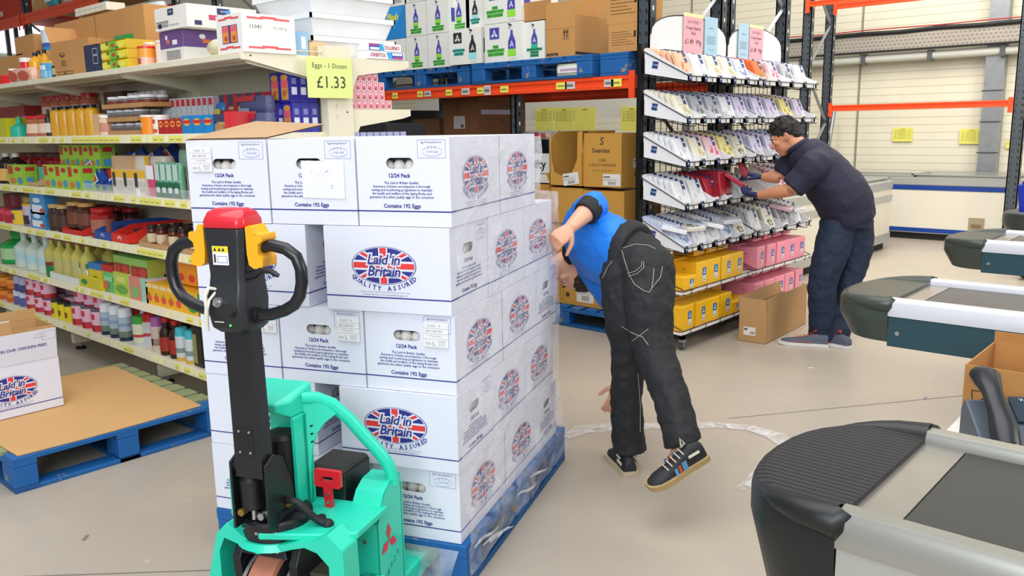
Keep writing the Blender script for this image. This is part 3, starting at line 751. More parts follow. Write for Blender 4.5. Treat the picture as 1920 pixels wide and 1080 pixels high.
def k_aero(w, d, h, body='#b9c4cf', cap='#eeeeee', base=None, bands=(), seg=14):
    r = w/2*.94; mb = MB(); b = mat(body, .3, .1)
    pr = [(r, 0, mat(base, .3) if base else b), (r, .12*h, b)]
    for z0, z1, c in bands: pr += [(r, z0*h, mat(c, .35)), (r, z1*h, b)]
    pr += [(r, .72*h, b), (r*.86, .76*h, b)]
    mb.lathe(pr, seg, TR(0, w/2, 0))
    c = MB(); cm = mat(cap, .35); c.lathe([(r*.93, .74*h, cm), (r*.9, .95*h, cm), (r*.7, h, cm)], seg, TR(0, w/2, 0))
    return [('can_body', mb), ('cap', c)]
def k_bag(w, d, h, c='#e2cf22', patches=(), puff=.9, seg=12, tuck=.4):
    mb = MB(); R = []
    M0 = mat(c, .3, bump=.3, bscale=60)
    for i in range(9):
        t = i/8; k = math.sin(PI*(.08+.84*t))**tuck; R.append([(w/2*(.9+.1*k)*math.copysign(abs(math.cos(a))**.5, math.cos(a)), d/2+d/2*k*puff*math.copysign(abs(math.sin(a))**.7, math.sin(a)), h*t) for a in [2*PI*j/seg for j in range(seg)]])
    mb.loft(R, M0)
    Fm = FR((-w/2, d*(1-puff)/2-.001, 0), (1, 0, 0), (0, 0, 1))
    for i, (u0, v0, u1, v1, cc) in enumerate(patches):
        if cc.startswith('o'): mb.ellipse((u0+u1)/2*w, (v0+v1)/2*h, (u1-u0)/2*w, (v1-v0)/2*h, mat(cc[1:], .4), Fm, .001+i*.0004, 14)
        else: mb.rect(u0*w, v0*h, u1*w, v1*h, mat(cc, .4), Fm, .001+i*.0004)
    return [('bag_body', mb)]
def make(name, label, cat, group, parts, smooth=45):
    if len(parts) == 1:
        o = parts[0][1].build(name, smooth=smooth); return tag(o, label, cat, group)
    t = thing(name, label, cat, group=group)
    for n, mb in parts: mb.build(n, t, smooth)
    return t
def put(kind, name, cat, desc, px0, px1, pyt, k, n=1, rows=1, Y=2.22, d=None, stack=1, gap=.003, rz=0, group=None, z0=None, rowgap=.004, **kw):
    z = SZ[k] if z0 is None else z0
    X0, X1 = xat(px0, Y, z+.05), xat(px1, Y, z+.05); w = (X1-X0)/n
    h = (zat(pyt, (X0+X1)/2, Y)-z)/stack; dd = d if d else w
    g = group or (desc if n*rows*stack > 1 else None); first = None
    for s in range(stack):
        for r in range(rows):
            for i in range(n):
                loc = (X0+w*(i+.5), Y+r*(dd+rowgap), z+s*(h+.001))
                if first is None:
                    wk = (w-gap)*(.76 if kind in (k_can, k_jar, k_bottle, k_aero) else 1); dd = d if d else min(w, .14); first = make(name, desc, cat, g, kind(wk, dd if kind in (k_box, k_bag) else wk, h, **kw)); first.location = loc; first.rotation_euler = (0, 0, rz)
                else: dup(first, loc=loc, rot=(0, 0, rz+random.uniform(-.03, .03)))
    return first
def open_tray(mb, w, d, h, hf, m, mi, t=.004, front=None):
    mb.box(-w/2, 0, 0, w/2, d, t, mi)
    for x in (-w/2, w/2-t):
        pr = [(0, 0), (d, 0), (d, h), (d*.3, h), (0, hf)]
        mb.loft([[(x, a, b) for a, b in pr], [(x+t, a, b) for a, b in pr]], m)
    mb.box(-w/2+t, 0, t, w/2-t, t, hf, front or m); mb.box(-w/2+t, d-t, t, w/2-t, d, h, m)

# ---- top shelf, left to right
K = '#c08d55'
def kraft_box(name, label, px0, px1, pyt, Y, z, d, rz=0, c='#bd8a50', open_=False, group=None, flaps=(), extra=None, pyb=None):
    X0, X1 = xat(px0, Y, z+.05), xat(px1, Y, z+.05); w = X1-X0
    h = zat(pyt, (X0+X1)/2, Y)-z
    t = thing(name, label, 'carton', (X0, Y, z), rz, group); mb = MB(); m = mat(c, .75, var=.08, scale=3)
    if open_: carton_open(mb, w, d, h, m, mat('#9c6f42', .8))
    else:
        mb.box(0, 0, 0, w, d, h, m); mb.rect(0, d/2-.02, w, d/2+.02, mat('#b58a55', .25), Matrix.Translation((0, 0, h)), .0006)
    Fm = FR((0, 0, 0), (1, 0, 0), (0, 0, 1)); Sm = FR((w, 0, 0), (0, 1, 0), (0, 0, 1))
    if extra: extra(mb, Fm, Sm, w, d, h)
    mb.build('box_body', t)
    for fl in flaps:
        f = MB()
        if fl == 'F': f.box(0, 0, 0, w, .003, .09, m, FR((0, 0, h), (1, 0, 0), (0, .85, .5)))
        if fl == 'B': f.box(0, 0, 0, w, .003, .12, m, TR(0, d, h, rx=-.3))
        if fl == 'R': f.box(0, 0, 0, .003, d, .12, m, TR(w, 0, h, ry=.35))
        if fl == 'L': f.box(0, 0, 0, .003, d, .12, m, TR(0, 0, h, ry=-.5))
        if fl == 'U': f.box(0, 0, 0, w, .003, .1, m, TR(0, 0, h))
        f.build('box_flap', t)
    return t
put(k_bottle, 'sauce_bottle', 'bottle', 'red sauce bottle at the left end of the top shelf, cut by the frame', -14, 10, 128, 6, body='#d8201c', cap='#f2f2ee', shoulder=.55)
put(k_bottle, 'sauce_bottle', 'bottle', 'bright red squat bottle with a white cap on the top shelf', 4, 34, 107, 6, Y=2.3, body='#e3242b', cap='#f2f2ee', neck=.35, shoulder=.5, caph=.16)
put(k_bag, 'sauce_pack', 'pack', 'shrink wrapped pack of pale red pots on the top shelf', 11, 52, 128, 6, c='#e2b39a', patches=[(.05, .1, .45, .8, 'o#c84a33'), (.5, .1, .95, .8, 'o#c9573c')], d=.12)
put(k_bottle, 'mustard_bottle', 'bottle', 'upright yellow bottle with black cap on the top shelf', 48, 62, 98, 6, n=1, Y=2.26, body='#e5a51b', cap='#24211e')
put(k_bottle, 'mustard_bottle', 'bottle', 'pair of tall yellow bottles behind the blue tub on the top shelf', 61, 82, 93, 6, n=2, Y=2.34, body='#e5a51b', cap='#24211e')
put(k_can, 'ice_tub', 'tub', 'light blue round tub with picture of ice and a yellow rim', 63, 90, 114, 6, bands=((0, '#4fa8d8'), (.86, '#e7b53a')), label=[(-50, 30, .5, .75, '#e8eff5'), (-40, 50, .1, .45, '#9fd0e8')])
put(k_bottle, 'sauce_bottle', 'bottle', 'dark brown sauce bottle with round label beside the blue tub', 89, 104, 110, 6, body='#3a2015', cap='#b9332a', lab='#a8b28a', shoulder=.6)
kraft_box('cardboard_carton', 'low brown carton at the back of the top shelf behind the red bottles', 0, 48, 105, 2.48, SZ[6], .18)
kraft_box('cardboard_carton', 'small brown carton raised behind the blue tub at the top left', 33, 68, 67, 2.48, SZ[6]+.12, .16)
kraft_box('cardboard_carton', 'brown carton carrying the big white lidded tub', 30, 92, 100, 2.47, SZ[6], .18)
put(k_can, 'paint_tub', 'tub', 'big round plastic tub with clear lid and blue and red label, top left', 66, 98, 55, 6, Y=2.48, z0=SZ[6]+.14, bands=((0, '#e9eef2'), (.1, '#2b8fd0'), (.5, '#3c5fb0'), (.62, '#dfe6ea')), label=[(-40, 35, .15, .35, '#d64b62')])
def arrowmark(mb, Fm, Sm, w, d, h):
    mk = mat('#5a3f26'); mb.frame(w*.12, h*.05, w*.55, h*.15, .004, mk, Fm); mb.rect(w*.3, h*.08, w*.36, h*.12, mk, Fm)
    for i in range(4): mb.rect(w*.25, h*(.3+i*.045), w*(.36 if i % 2 else .4), h*(.32+i*.045), mk, Fm)
    mb.ellipse(w*.3, h*.62, w*.07, h*.07, mk, Fm); mb.ellipse(w*.31, h*.64, w*.035, h*.04, mat('#c39058', .75, var=.08, scale=3), Fm, .0012)
kraft_box('cardboard_carton', 'tall brown carton with black printing and raised flaps in front on the top shelf', 99, 160, 75, 2.23, SZ[6], .22, rz=.06, flaps=('B', 'L'), extra=arrowmark)
def greenhole(mb, Fm, Sm, w, d, h):
    P = [(p[0], p[1], .001) for p in stadium(w*.78, h*.55, w*.2, h*.1)]; mb.poly(P, mat('#2f9e4a', .4), Fm)
    mb.rect(w*.49, 0, w*.495, h, mat('#7a5632'), Fm)
kraft_box('cardboard_carton', 'large brown carton with a green hand hole behind the lemon bags', 112, 278, 28, 2.42, SZ[6], .25, extra=greenhole)
def grid(mb, Fm, Sm, w, d, h):
    for i in range(6): mb.rect(w*i/6, 0, w*i/6+.002, h, mat('#9c9684'), Fm)
    mb.rect(0, h*.5, w, h*.53, mat('#9c9684'), Fm)
bx = kraft_box('egg_tray_box', 'small cream box with a printed grid lying on the large brown carton', 140, 198, 10, 2.45, zat(28, -6, 2.42)+.0, .12, c='#ddd6c2', extra=grid); bx['category'] = 'box'
kraft_box('navy_carton', 'navy box with a white label left of the yellow lemon bags', 160, 186, 84, 2.23, SZ[6], .2, c='#2a3350', extra=lambda mb, F, S, w, d, h: (mb.frame(w*.6, h*.3, w*.95, h*.6, .003, mat('#e6e4da'), F), mb.frame(w*.6, h*.62, w*.95, h*.85, .003, mat('#e6e4da'), F)))
kraft_box('navy_carton', 'narrow navy box right of the yellow lemon bags', 238, 249, 90, 2.28, SZ[6], .2, c='#2a3350')
lx0, lx1 = xat(188, 2.215, 2), xat(238, 2.215, 2); lh = (zat(71, lx1, 2.215)-SZ[6])/3
for i in range(3):
    o = make('lemon_bag', 'yellow bag printed with lemons, %s of the stack of three' % ['bottom', 'middle', 'top'][i], 'bag', None, k_box(lx1-lx0, .16, lh-.002, c='#e6d224', side='#d9b53a', top='#e9d94a', prints=[(.36, .03, .62, .97, '#6dbb3a'), (.03, .15, .32, .85, 'o#f0e35a'), (.66, .1, .94, .8, 'o#f0e35a'), (.43, .3, .56, .72, 'o#cf3a2c'), (.24, .55, .34, .95, 'o#3f7d33'), (.6, .1, .7, .4, 'o#3f7d33')]), 30)
    o.location = ((lx0+lx1)/2, 2.215, SZ[6]+i*lh)
    b = o.modifiers.new('bevel', 'BEVEL'); b.width = .012; b.segments = 3
put(k_can, 'drum_tin', 'tin', 'round tin with a red lid and pale body beside the orange drums', 248, 270, 88, 6, bands=((0, '#e3b7a0'), (.45, '#e79a3c')), lid='#cf2a22', label=[(-40, 20, .1, .4, '#b8353a')])
put(k_can, 'drum_tin', 'tin', 'orange round drum with white lid on the top shelf', 262, 304, 79, 6, n=2, Y=2.28, bands=((0, '#ee8a1c'),), label=[(-10, 40, .1, .9, '#e9d9c8')], lid='#f0e3d0')
put(k_bag, 'clear_bag', 'bag', 'crumpled clear plastic bag standing behind the large brown carton', 222, 296, 8, 6, Y=2.86, d=.2, c='#d9dcde', puff=1, tuck=.7)
def sugar_top(mb, Fm, Sm, w, d, h):
    n = mat('#2d3560'); 
    for F, q in ((Fm, w), (Sm, d)):
        mb.rect(q*.42, h*.62, q*.6, h*.9, n, F); mb.rect(q*.1, h*.1, q*.2, h*.3, n, F); mb.text('PURE CANE SUGAR', F, h*.1, n, q*.6, h*.18, .001, res=1)
        mb.text('TATE', F, h*.12, mat('#f0f0f0'), q*.51, h*.76, .0015, res=1)
    mb.frame(w*.03, h*.15, w*.42, h*.4, .003, mat('#55524e'), Fm)
    for i in range(14): mb.rect(w*(.06+i*.025), h*.18, w*(.07+i*.025), h*.37, mat('#33312f'), Fm)
    mb.rect(d*.3, h*.35, d*.7, h*.58, mat('#c9416a'), Sm); mb.rect(d*.42, h*.36, d*.52, h*.57, mat('#d7c7a0'), Sm, .0013)
def sugar_low(mb, Fm, Sm, w, d, h):
    v = mat('#6b4a86'); 
    for F, q in ((Fm, w), (Sm, d)):
        mb.rect(0, h*.45, q, h, v, F); mb.rect(q*.55, h*.55, q*.75, h*.7, mat('#ece8ee'), F, .0013); mb.ellipse(q*.3, h*.8, q*.05, h*.08, mat('#ece8ee'), F, .0013)
        mb.rect(q*.3, h*.6, q*.42, h*.72, mat('#e0722f'), F, .0013)
    mb.frame(w*.25, h*.08, w*.85, h*.36, .003, mat('#55524e'), Fm)
    for i in range(16): mb.rect(w*(.29+i*.034), h*.11, w*(.305+i*.034), h*.33, mat('#33312f'), Fm)
zl = SZ[6]
a = kraft_box('sugar_case', 'purple and white printed case under the white sugar case', 302, 345, 58, 2.24, zl, .36, c='#dfdcd6', extra=sugar_low); a['category'] = 'case'
hz = zat(58, xat(320, 2.24, 2), 2.24)
b = kraft_box('sugar_case', 'white printed case stacked on the purple one on the top shelf', 291, 350, 12, 2.22, hz+.002, .40, c='#e6e2da', extra=sugar_top); b['category'] = 'case'
put(k_bag, 'garlic_bag', 'bag', 'knotted see-through bag of pale goods beside the cereal tray', 381, 410, 72, 6, d=.12, c='#d8cfa9', puff=1, tuck=.7)
def cereal(mb, Fm, Sm, w, d, h):
    r = mat('#e0565a')
    mb.rect(w*.22, h*.25, w*.82, h*.72, mat('#3b3a8c'), Fm)
    for u in (.24, .56): mb.rect(w*u, h*.27, w*(u+.24), h*.7, mat('#e88f3e'), Fm, .0012); mb.rect(w*u, h*.55, w*(u+.24), h*.68, mat('#e2606a'), Fm, .0015); mb.ellipse(w*(u+.13), h*.38, w*.07, h*.07, mat('#b5542a'), Fm, .0015, 12)
    for F, q in ((Fm, w), (Sm, d)):
        for v in (.1, .86): mb.rect(q*.1, h*v, q*.4, h*(v+.05), r, F); mb.rect(q*.35, h*(v+.025), q*.65, h*(v+.08), r, F, .0012); mb.rect(q*.6, h*v, q*.9, h*(v+.05), r, F)
    mb.text('11041', Sm, h*.16, mat('#55524f'), d*.25, h*.66, .001, res=1); mb.text('12 x 500 g', Sm, h*.1, mat('#8a8784'), d*.7, h*.66, .001, res=1)
a = kraft_box('cereal_case', 'white case with red ribbons, cut-out orange packs and number 11041', 408, 455, 27, 2.21, zl, .29, c='#e9e6e0', extra=cereal); a['category'] = 'case'
xe = -3.67
def side_item(kind, name, cat, label, px0, px1, pyt, pyb=None, X=-3.72, z=None, wx=.12, **kw):
    # item seen from its +X face standing at the end of the run
    z = SZ[6] if z is None else z; Y0, Y1 = yat(px0, X, z+.05), yat(px1, X, z+.05); h = zat(pyt, X, (Y0+Y1)/2)-z
    o = make(name, label, cat, None, kind(wx, Y1-Y0, h, **kw)); o.location = (X-wx/2, Y0, z); return o
for i in range(3): 
    o = make('water_bottle', 'blue-capped bottle standing behind the white numbered case', 'bottle', 'blue-capped bottles behind the numbered case', k_bottle(.07, .07, .225, body='#5aa7d6', cap='#3d8fd0')); o.location = (-3.98, 2.3+i*.08, zl)
side_item(k_box, 'orange_box', 'box', 'blue and orange box on the end of the top shelf', 534, 578, 58, c='#8fb9de', prints=[(.1, .1, .9, .9, 'o#ee9a2e')], sprints=[(.05, .05, .4, .8, '#ee9a2e'), (.7, .3, .9, .8, '#dfe8f2')])
side_item(k_box, 'small_carton', 'carton', 'small brown open carton next to the white crates', 580, 612, 80, c='#d8b98a')
def crate(label, Y0, Y1, z, h, X0=-4.25, X1=-3.74):
    t = thing('white_crate', label, 'crate', (0, 0, 0), group='white plastic crates stacked on the rear of the top shelf'); mb = MB(); m = mat('#e9eaea', .35)
    a = .03; R0 = [(X0+a, Y0+a), (X1-a, Y0+a), (X1-a, Y1-a), (X0+a, Y1-a)]; R1 = [(X0, Y0), (X1, Y0), (X1, Y1), (X0, Y1)]; RI = [(X0+.012, Y0+.012), (X1-.012, Y0+.012), (X1-.012, Y1-.012), (X0+.012, Y1-.012)]; RB = [(x, y) for x, y in R0]
    mb.loft([[(x, y, z) for x, y in R0], [(x, y, z+h-.02) for x, y in R1], [(x, y, z+h) for x, y in R1], [(x, y, z+h) for x, y in RI], [(x*.5+(X0+X1)/4, y*.5+(Y0+Y1)/4, z+.01) for x, y in RB]], m)
    mb.build('crate_body', t, bevel=.004)
    mb = MB(); mb.box(X0-.01, Y0-.01, z+h-.025, X1+.01, Y0, z+h, m); mb.box(X1, Y0-.01, z+h-.025, X1+.01, Y1+.01, z+h, m); mb.box(X0-.01, Y1, z+h-.025, X1+.01, Y1+.01, z+h, m); mb.box(X0-.01, Y0, z+h-.025, X0, Y1, z+h, m); mb.build('crate_rim', t)
Xc = -3.74
for i, (pa, pb) in enumerate(((82, 52), (50, 12), (12, -28))):
    Ya = yat(600, Xc, 2.0); Yb = yat(727, Xc, 2.0)
    z0 = zl+.002+i*.113; crate('white plastic crate, %s of the stack by the price sign' % ['bottom', 'middle', 'top'][i], 2.66, 3.2, z0, .108)
for i, (yy, zz) in enumerate(((3.02, 0), (3.03, .04), (3.02, .08))):
    pass
o = None
for i, (pa, pb, za, la) in enumerate(((690, 758, 0, 'lower toothpaste box lying on the rear top shelf'), (690, 752, 1, 'upper toothpaste box printed upside down on the rear top shelf'))):
    X = -3.66; z = 1.902+za*.042; Ya, Yb = yat(pa, X, z), yat(pb, X, z)
    mb = MB(); mb.box(-.16, 0, 0, 0, Yb-Ya, .04, mat('#eceaec', .35)); Sm = FR((0, 0, 0), (0, 1, 0), (0, 0, 1)); L = Yb-Ya
    if za: Sm = FR((0, L, .04), (0, -1, 0), (0, 0, -1))
    mb.text('ORBITOL', Sm, .026, mat('#b5305a'), L*.28, .02, .001, fat=.0006)
    mb.rect(L*.58, .003, L*.97, .037, mat('#2b57b8', .3), Sm); mb.poly([(L*.5, .037, .0012), (L*.62, .037, .0012), (L*.68, .003, .0012), (L*.56, .003, .0012)], mat('#39a6dc'), Sm); mb.rect(L*.66, .022, L*.94, .034, mat('#e9edf5'), Sm, .0013); mb.rect(L*.7, .006, L*.96, .014, mat('#d63a6a'), Sm, .0013)
    o = mb.build('toothpaste_box', loc=(X, Ya, z)); tag(o, la, 'box')
# second shelf from the top
put(k_box, 'yellow_pack', 'box', 'yellow-green pack at the left edge of the second shelf', -12, 12, 222, 5, c='#c9c320', d=.2)
put(k_bottle, 'teal_bottle', 'bottle', 'teal squeezy bottle at the left of the second shelf', 11, 27, 219, 5, body='#2fb59a', cap='#3fae58', shoulder=.5)
put(k_bag, 'pink_bag', 'bag', 'pink bag leaning behind the teal bottle', 22, 42, 218, 5, Y=2.33, c='#c84a78', d=.1)
put(k_box, 'red_tray', 'box', 'dark red box at the back left of the second shelf', -4, 50, 200, 5, Y=2.5, c='#8e2a26', d=.15)
put(k_jar, 'gravy_jar', 'jar', 'red-lidded granule jar in front on the second shelf', 38, 82, 217, 5, n=2, body='#b56a4c', lid='#cc1f22', lab='#e2c4ac', waist=True)
put(k_jar, 'gravy_jar', 'jar', 'red-lidded granule jar raised at the back above the gold bottles', 70, 162, 178, 5, n=5, Y=2.5, z0=SZ[5]+.1, body='#b56a4c', lid='#b81c20', lab='#d9b49c', waist=True)
kraft_box('jar_tray', 'low tray lifting the red-lidded jars at the back of the second shelf', 70, 162, 212, 2.47, SZ[5], .17, c='#8a5a38')
put(k_bottle, 'gold_bottle', 'bottle', 'slim gold bottle with black top in the row of five', 88, 168, 198, 5, n=5, body='#cf971c', cap='#1d1c1c', neck=.55, shoulder=.72, caph=.1)
put(k_bottle, 'black_bottle', 'bottle', 'thin black and white bottle beside the gold bottles', 81, 89, 205, 5, Y=2.25, body='#2a2826', cap='#222222', lab='#d8d4cc')
put(k_box, 'beige_pack', 'pack', 'beige paper pack leaning right of the gold bottles', 168, 190, 214, 5, Y=2.25, c='#d9b27e', d=.12)
put(k_jar, 'sauce_jar', 'jar', 'small pale jar with a white cap before the stacked trays', 178, 195, 216, 5, body='#e3c4ad', lid='#f3f3f0', lab='#c98a72')
for i in range(3):
    z = SZ[5]+i*.078
    X0, X1 = xat(191, 2.25, z), xat([262, 258, 268][i], 2.25, z); w = X1-X0
    t = thing('jar_tray', 'cardboard tray of silver-capped jars, %s of the stack of three' % ['bottom', 'middle', 'top'][i], 'tray', ((X0+X1)/2, 2.25, z)); mb = MB()
    open_tray(mb, w, .3, .03, .028, mat('#b98a58', .8), mat('#8a6238', .8)); mb.build('tray_body', t)
    f = make('spice_jar', 'small silver-capped jar in the %s tray' % ['bottom', 'middle', 'top'][i], 'jar', 'small jars in the %s cardboard tray' % ['bottom', 'middle', 'top'][i], k_jar(w/4.3, .05, .068, body='#8c8f92', lid='#d9dadc' if i < 2 else '#f0eeee', lab='#6b5a50' if i < 2 else '#7c2f22', lh=.22))
    for r in range(2):
        for j in range(4):
            loc = (X0+w/4*(j+.5), 2.256+r*.06, z+.005)
            if r == 0 and j == 0: f.location = loc
            else: dup(f, loc=loc)
put(k_box, 'dark_box', 'box', 'dark brown box at the back behind the jar trays', 200, 236, 172, 5, Y=2.56, c='#4b2c20', prints=[(.2, .2, .5, .7, '#b5622c')], d=.1)
put(k_jar, 'white_capped_jar', 'jar', 'white-capped jar in the back row above the trays', 236, 306, 172, 5, n=6, Y=2.52, z0=SZ[5]+.09, body='#6b4436', lid='#eadfe2', lab='#b79a90')
kraft_box('jar_tray', 'dark tray lifting the white-capped jars at the back', 232, 306, 205, 2.5, SZ[5], .14, c='#5d4433')
put(k_can, 'drink_drum', 'tin', 'orange drum on the second shelf beside a white one', 253, 277, 217, 5, bands=((0, '#ef8d1d'),), lid='#f0e6da', label=[(-30, 10, .4, .6, '#e8c7a0')])
put(k_can, 'drink_drum', 'tin', 'white drum with a red logo on the second shelf', 277, 298, 217, 5, bands=((0, '#eeeae4'),), lid='#f4f0ea', label=[(-40, 20, .6, .8, '#cf3a34'), (-30, 30, .1, .3, '#cf5a44')])
put(k_box, 'sachet_box', 'box', 'thin upright white sachet box with a red corner in the long back row', 294, 402, 184, 5, n=11, Y=2.42, z0=SZ[5]+.05, c='#c6d3d8', prints=[(.1, .7, .8, .95, '#c9343c'), (.2, .1, .9, .3, '#b94a4a')], side='#c9a2a8', d=.15, gap=.006)
kraft_box('jar_tray', 'tray carrying the row of thin sachet boxes', 294, 402, 222, 2.40, SZ[5], .2, c='#b58f64')
put(k_box, 'red_box', 'box', 'small red box with a gold emblem on the second shelf', 296, 341, 224, 5, n=4, c='#b81d22', side='#a3171c', prints=[(.1, .5, .9, .9, 'o#e2b23a'), (.2, .62, .8, .78, '#d12a2a')], d=.09)
put(k_box, 'blue_box', 'box', 'bright blue box with gold and red emblem on the second shelf', 341, 400, 216, 5, n=3, c='#1584c9', side='#0f6fb0', prints=[(.15, .45, .85, .85, 'o#e2b23a'), (.1, .58, .9, .75, '#d12a2a')], d=.14)
put(k_bag, 'blue_bag', 'bag', 'small blue and yellow bag lying behind the blue boxes', 398, 415, 192, 5, Y=2.42, c='#2079b8', patches=[(.2, .2, .8, .6, '#d9c23a')], d=.1, z0=SZ[5]+.08)
put(k_bag, 'spice_pouch', 'pouch', 'kraft and navy spice pouch on the second shelf', 400, 421, 214, 5, c='#c9a070', patches=[(0, .62, 1, 1, '#39405f'), (.1, .1, .9, .5, '#b08458')], d=.07)
put(k_box, 'red_spice_box', 'box', 'narrow bright red spice box on the second shelf', 421, 441, 209, 5, n=2, c='#dc3038', side='#b21f28', d=.12)
put(k_box, 'spice_box', 'box', 'navy and red spice box in the raised back row', 412, 500, 175, 5, n=5, Y=2.45, z0=SZ[5]+.09, c='#3b3f5c', side='#b3202a', prints=[(0, 0, 1, .45, '#c7a06f'), (.55, .0, 1, 1, '#b3202a')], d=.12)
kraft_box('jar_tray', 'red tray beneath the raised navy and red spice boxes', 412, 500, 205, 2.43, SZ[5], .16, c='#a82b2c')
for i, (p0, p1, q, z1, la) in enumerate(((445, 492, 212, 0, 'lower'), (440, 492, 180, .1, 'upper'))):
    o = put(k_bag, 'foil_pouch', 'pouch', '%s crumpled navy and red pouch lying on the second shelf' % la, p0, p1, q, 5, Y=2.3+.06*i, z0=SZ[5]+z1, c='#4b5277', patches=[(0, .7, .7, 1, '#b52832'), (.1, .1, .5, .3, '#8d93ad')], d=.1, tuck=.2)
cake = dict(c='#2b2a9c', side='#28278f', prints=[(.12, .06, .88, .94, '#3a3fb0'), (.14, .08, .86, .5, '#d99a4c'), (.14, .48, .86, .74, '#e2606a'), (.14, .72, .86, .92, 'o#e09a42'), (.3, .2, .6, .4, 'o#b5632f'), (.55, .3, .8, .45, 'o#c9803c')], sprints=[(.2, .25, .8, .5, '#d9dbe8'), (.25, .6, .75, .8, '#7b7fc0')])
for (p0, p1, n, q, z1, Yd) in ((487, 527, 1, 190, 0, 0),):
    pass
def cakebox(X, Yc, z, label, first=[None]):
    if first[0] is None: first[0] = make('cake_box', label, 'box', 'cake mix boxes on the second shelf', k_box(.085, .052, .148, **cake)); o = first[0]
    else: o = dup(first[0], label)
    o.location = (X, Yc, z)
zc = SZ[5]; cl = 'navy and orange cake mix box in the lower row beside the shelf end'; cu = 'navy and orange cake mix box in the upper row beside the shelf end'
y0 = yat(549, -3.70, zc+.07)
for j in range(5):
    if y0+j*.054 < 2.63: cakebox(-3.745, y0+j*.054, zc, cl)
for j in range(3): cakebox(-3.835-.0*j, y0-.085+j*.054, zc, cl)
y1 = yat(544, -3.70, zc+.2)
for c in (0, 1):
    for j in range(5):
        if y1+j*.054 < 2.63: cakebox(-3.745-c*.088, y1+j*.054, zc+.15, cu)
# price sign for the eggs
s0 = FR((-3.60, yat(575, -3.60, 1.8), zat(183, -3.60, 2.5)), (0, 1, 0), (0, .0, 1)); sy = yat(660, -3.6, 1.8)-yat(575, -3.6, 1.8); sh_ = zat(107, -3.6, 2.6)-zat(183, -3.6, 2.6)
mb = MB(); mb.box(0, 0, 0, sy, sh_, .002, mat('#dbe38c', .6, var=.02), s0)
mb.text('Eggs - 1 Dozen', s0, sh_*.17, mat('#4a4d3a'), sy*.5, sh_*.80, .003, space=1.05); mb.text('£1.33', s0, sh_*.42, mat('#33352a'), sy*.52, sh_*.38, .003)
tag(mb.build('price_sign'), 'pale yellow sign reading Eggs - 1 Dozen at one pound thirty three', 'sign')
# rear side shelves seen past the end
pk = None; zz = 1.638
for lev, (n, off) in enumerate(((8, 0), (6, 0), (6, 0), (5, 0), (4, 0))):
    for j in range(n):
        y = 2.86+j*.041 if True else 0; y = yat(640+j*11.4 if lev == 0 else 651+j*11.2, -3.70, 1.7)
        loc = (-3.73, y, zz+lev*.048)
        if pk is None:
            pk = make('pink_carton', 'small pink carton in the stepped stack behind the egg sign', 'box', 'small pink cartons stacked in steps on the rear shelf', k_box(.1, .036, .046, c='#e8a0a8', side='#f0c9cf', sprints=[(.15, .1, .85, .9, '#d96a7c'), (.3, .1, .7, .35, '#9c5a5c'), (.3, .55, .7, .8, '#f0cdd0')])); pk.location = loc
        else: dup(pk, loc=loc)
pk = None
for j in range(8):
    loc = (-3.73, yat(655+j*12.5, -3.7, 1.45), 1.365)
    if pk is None:
        pk = make('lilac_carton', 'upright lilac folder in the row on the lower rear shelf', 'box', 'lilac folders on the lower rear shelf', k_box(.14, .04, .15, c='#8f93b8', side='#a3a8cc')); pk.location = loc
    else: dup(pk, loc=loc, rot=(0, 0, .05))
# third shelf from the top
G = '#a9c63a'
put(k_bottle, 'sauce_bottle', 'bottle', 'dark sauce bottle with a cream label at the left edge of the third shelf', -14, 22, 288, 4, n=2, body='#241512', cap='#d8d4cc', lab='#d9b25a', lz=(.1, .5))
put(k_jar, 'relish_jar', 'jar', 'red jar in the back row of the third shelf', 22, 112, 287, 4, n=4, Y=2.45, rows=1, body='#a8202a', lid='#5a1a1c', lab='#c43a40')
tea = dict(c='#a8cf3c', side='#8fbf3a', prints=[(.05, .55, .35, .95, '#c43a30'), (.5, .7, .9, .9, 'o#b8302c'), (.1, .08, .5, .35, 'o#d9794a'), (.6, .08, .95, .4, 'o#4f9bc0')], sprints=[(.2, .7, .8, .9, '#b8302c'), (.2, .1, .7, .4, '#4f9bc0')])
put(k_box, 'juice_carton', 'carton', 'lime green juice carton standing alone near the left of the third shelf', 16, 44, 309, 4, d=.1, **tea)
t = thing('cardboard_tray', 'flat folded cardboard tray on the third shelf between the juice cartons', 'tray', (xat(60, 2.25, 1.2), 2.24, SZ[4])); mb = MB(); open_tray(mb, .24, .3, .08, .03, mat('#c5a478', .8), mat('#a88656', .8)); mb.build('tray_body', t)
put(k_box, 'juice_carton', 'carton', 'teal and pink juice carton at the edge of the green ones', 73, 83, 313, 4, Y=2.3, d=.1, c='#59b89a', prints=[(0, 0, 1, .4, '#d58a9a')])
put(k_box, 'juice_carton', 'carton', 'lime green juice carton in the lower row on the third shelf', 83, 152, 310, 4, n=3, d=.1, rows=2, **tea)
put(k_box, 'juice_carton', 'carton', 'lime green juice carton stacked in the upper row on the third shelf', 113, 188, 272, 4, n=4, d=.1, Y=2.32, z0=SZ[4]+.14, **tea)
put(k_box, 'juice_carton', 'carton', 'lime green juice carton under the upper stack on the third shelf', 150, 188, 309, 4, n=2, d=.1, Y=2.33, **tea)
rr = random.Random(2)
for i in range(6):
    o = make('rice_bag', 'shiny blue bag with red lettering slumped on the third shelf', 'bag', 'slumped blue bags on the third shelf', k_bag(.2, .07, .27, c='#1d479c', patches=[(.1, .55, .9, .8, '#d3d6e8'), (.15, .6, .85, .76, '#c03a34'), (.1, 0, .9, .12, '#3a9a4a')])) if i == 0 else dup(o)
    o.location = (xat(140+i*12, 2.25, 1.25), 2.24+i*.055, SZ[4]+.01+i*.012); o.rotation_euler = (-.35, .95-.1*(i % 2), .12*(i % 3))
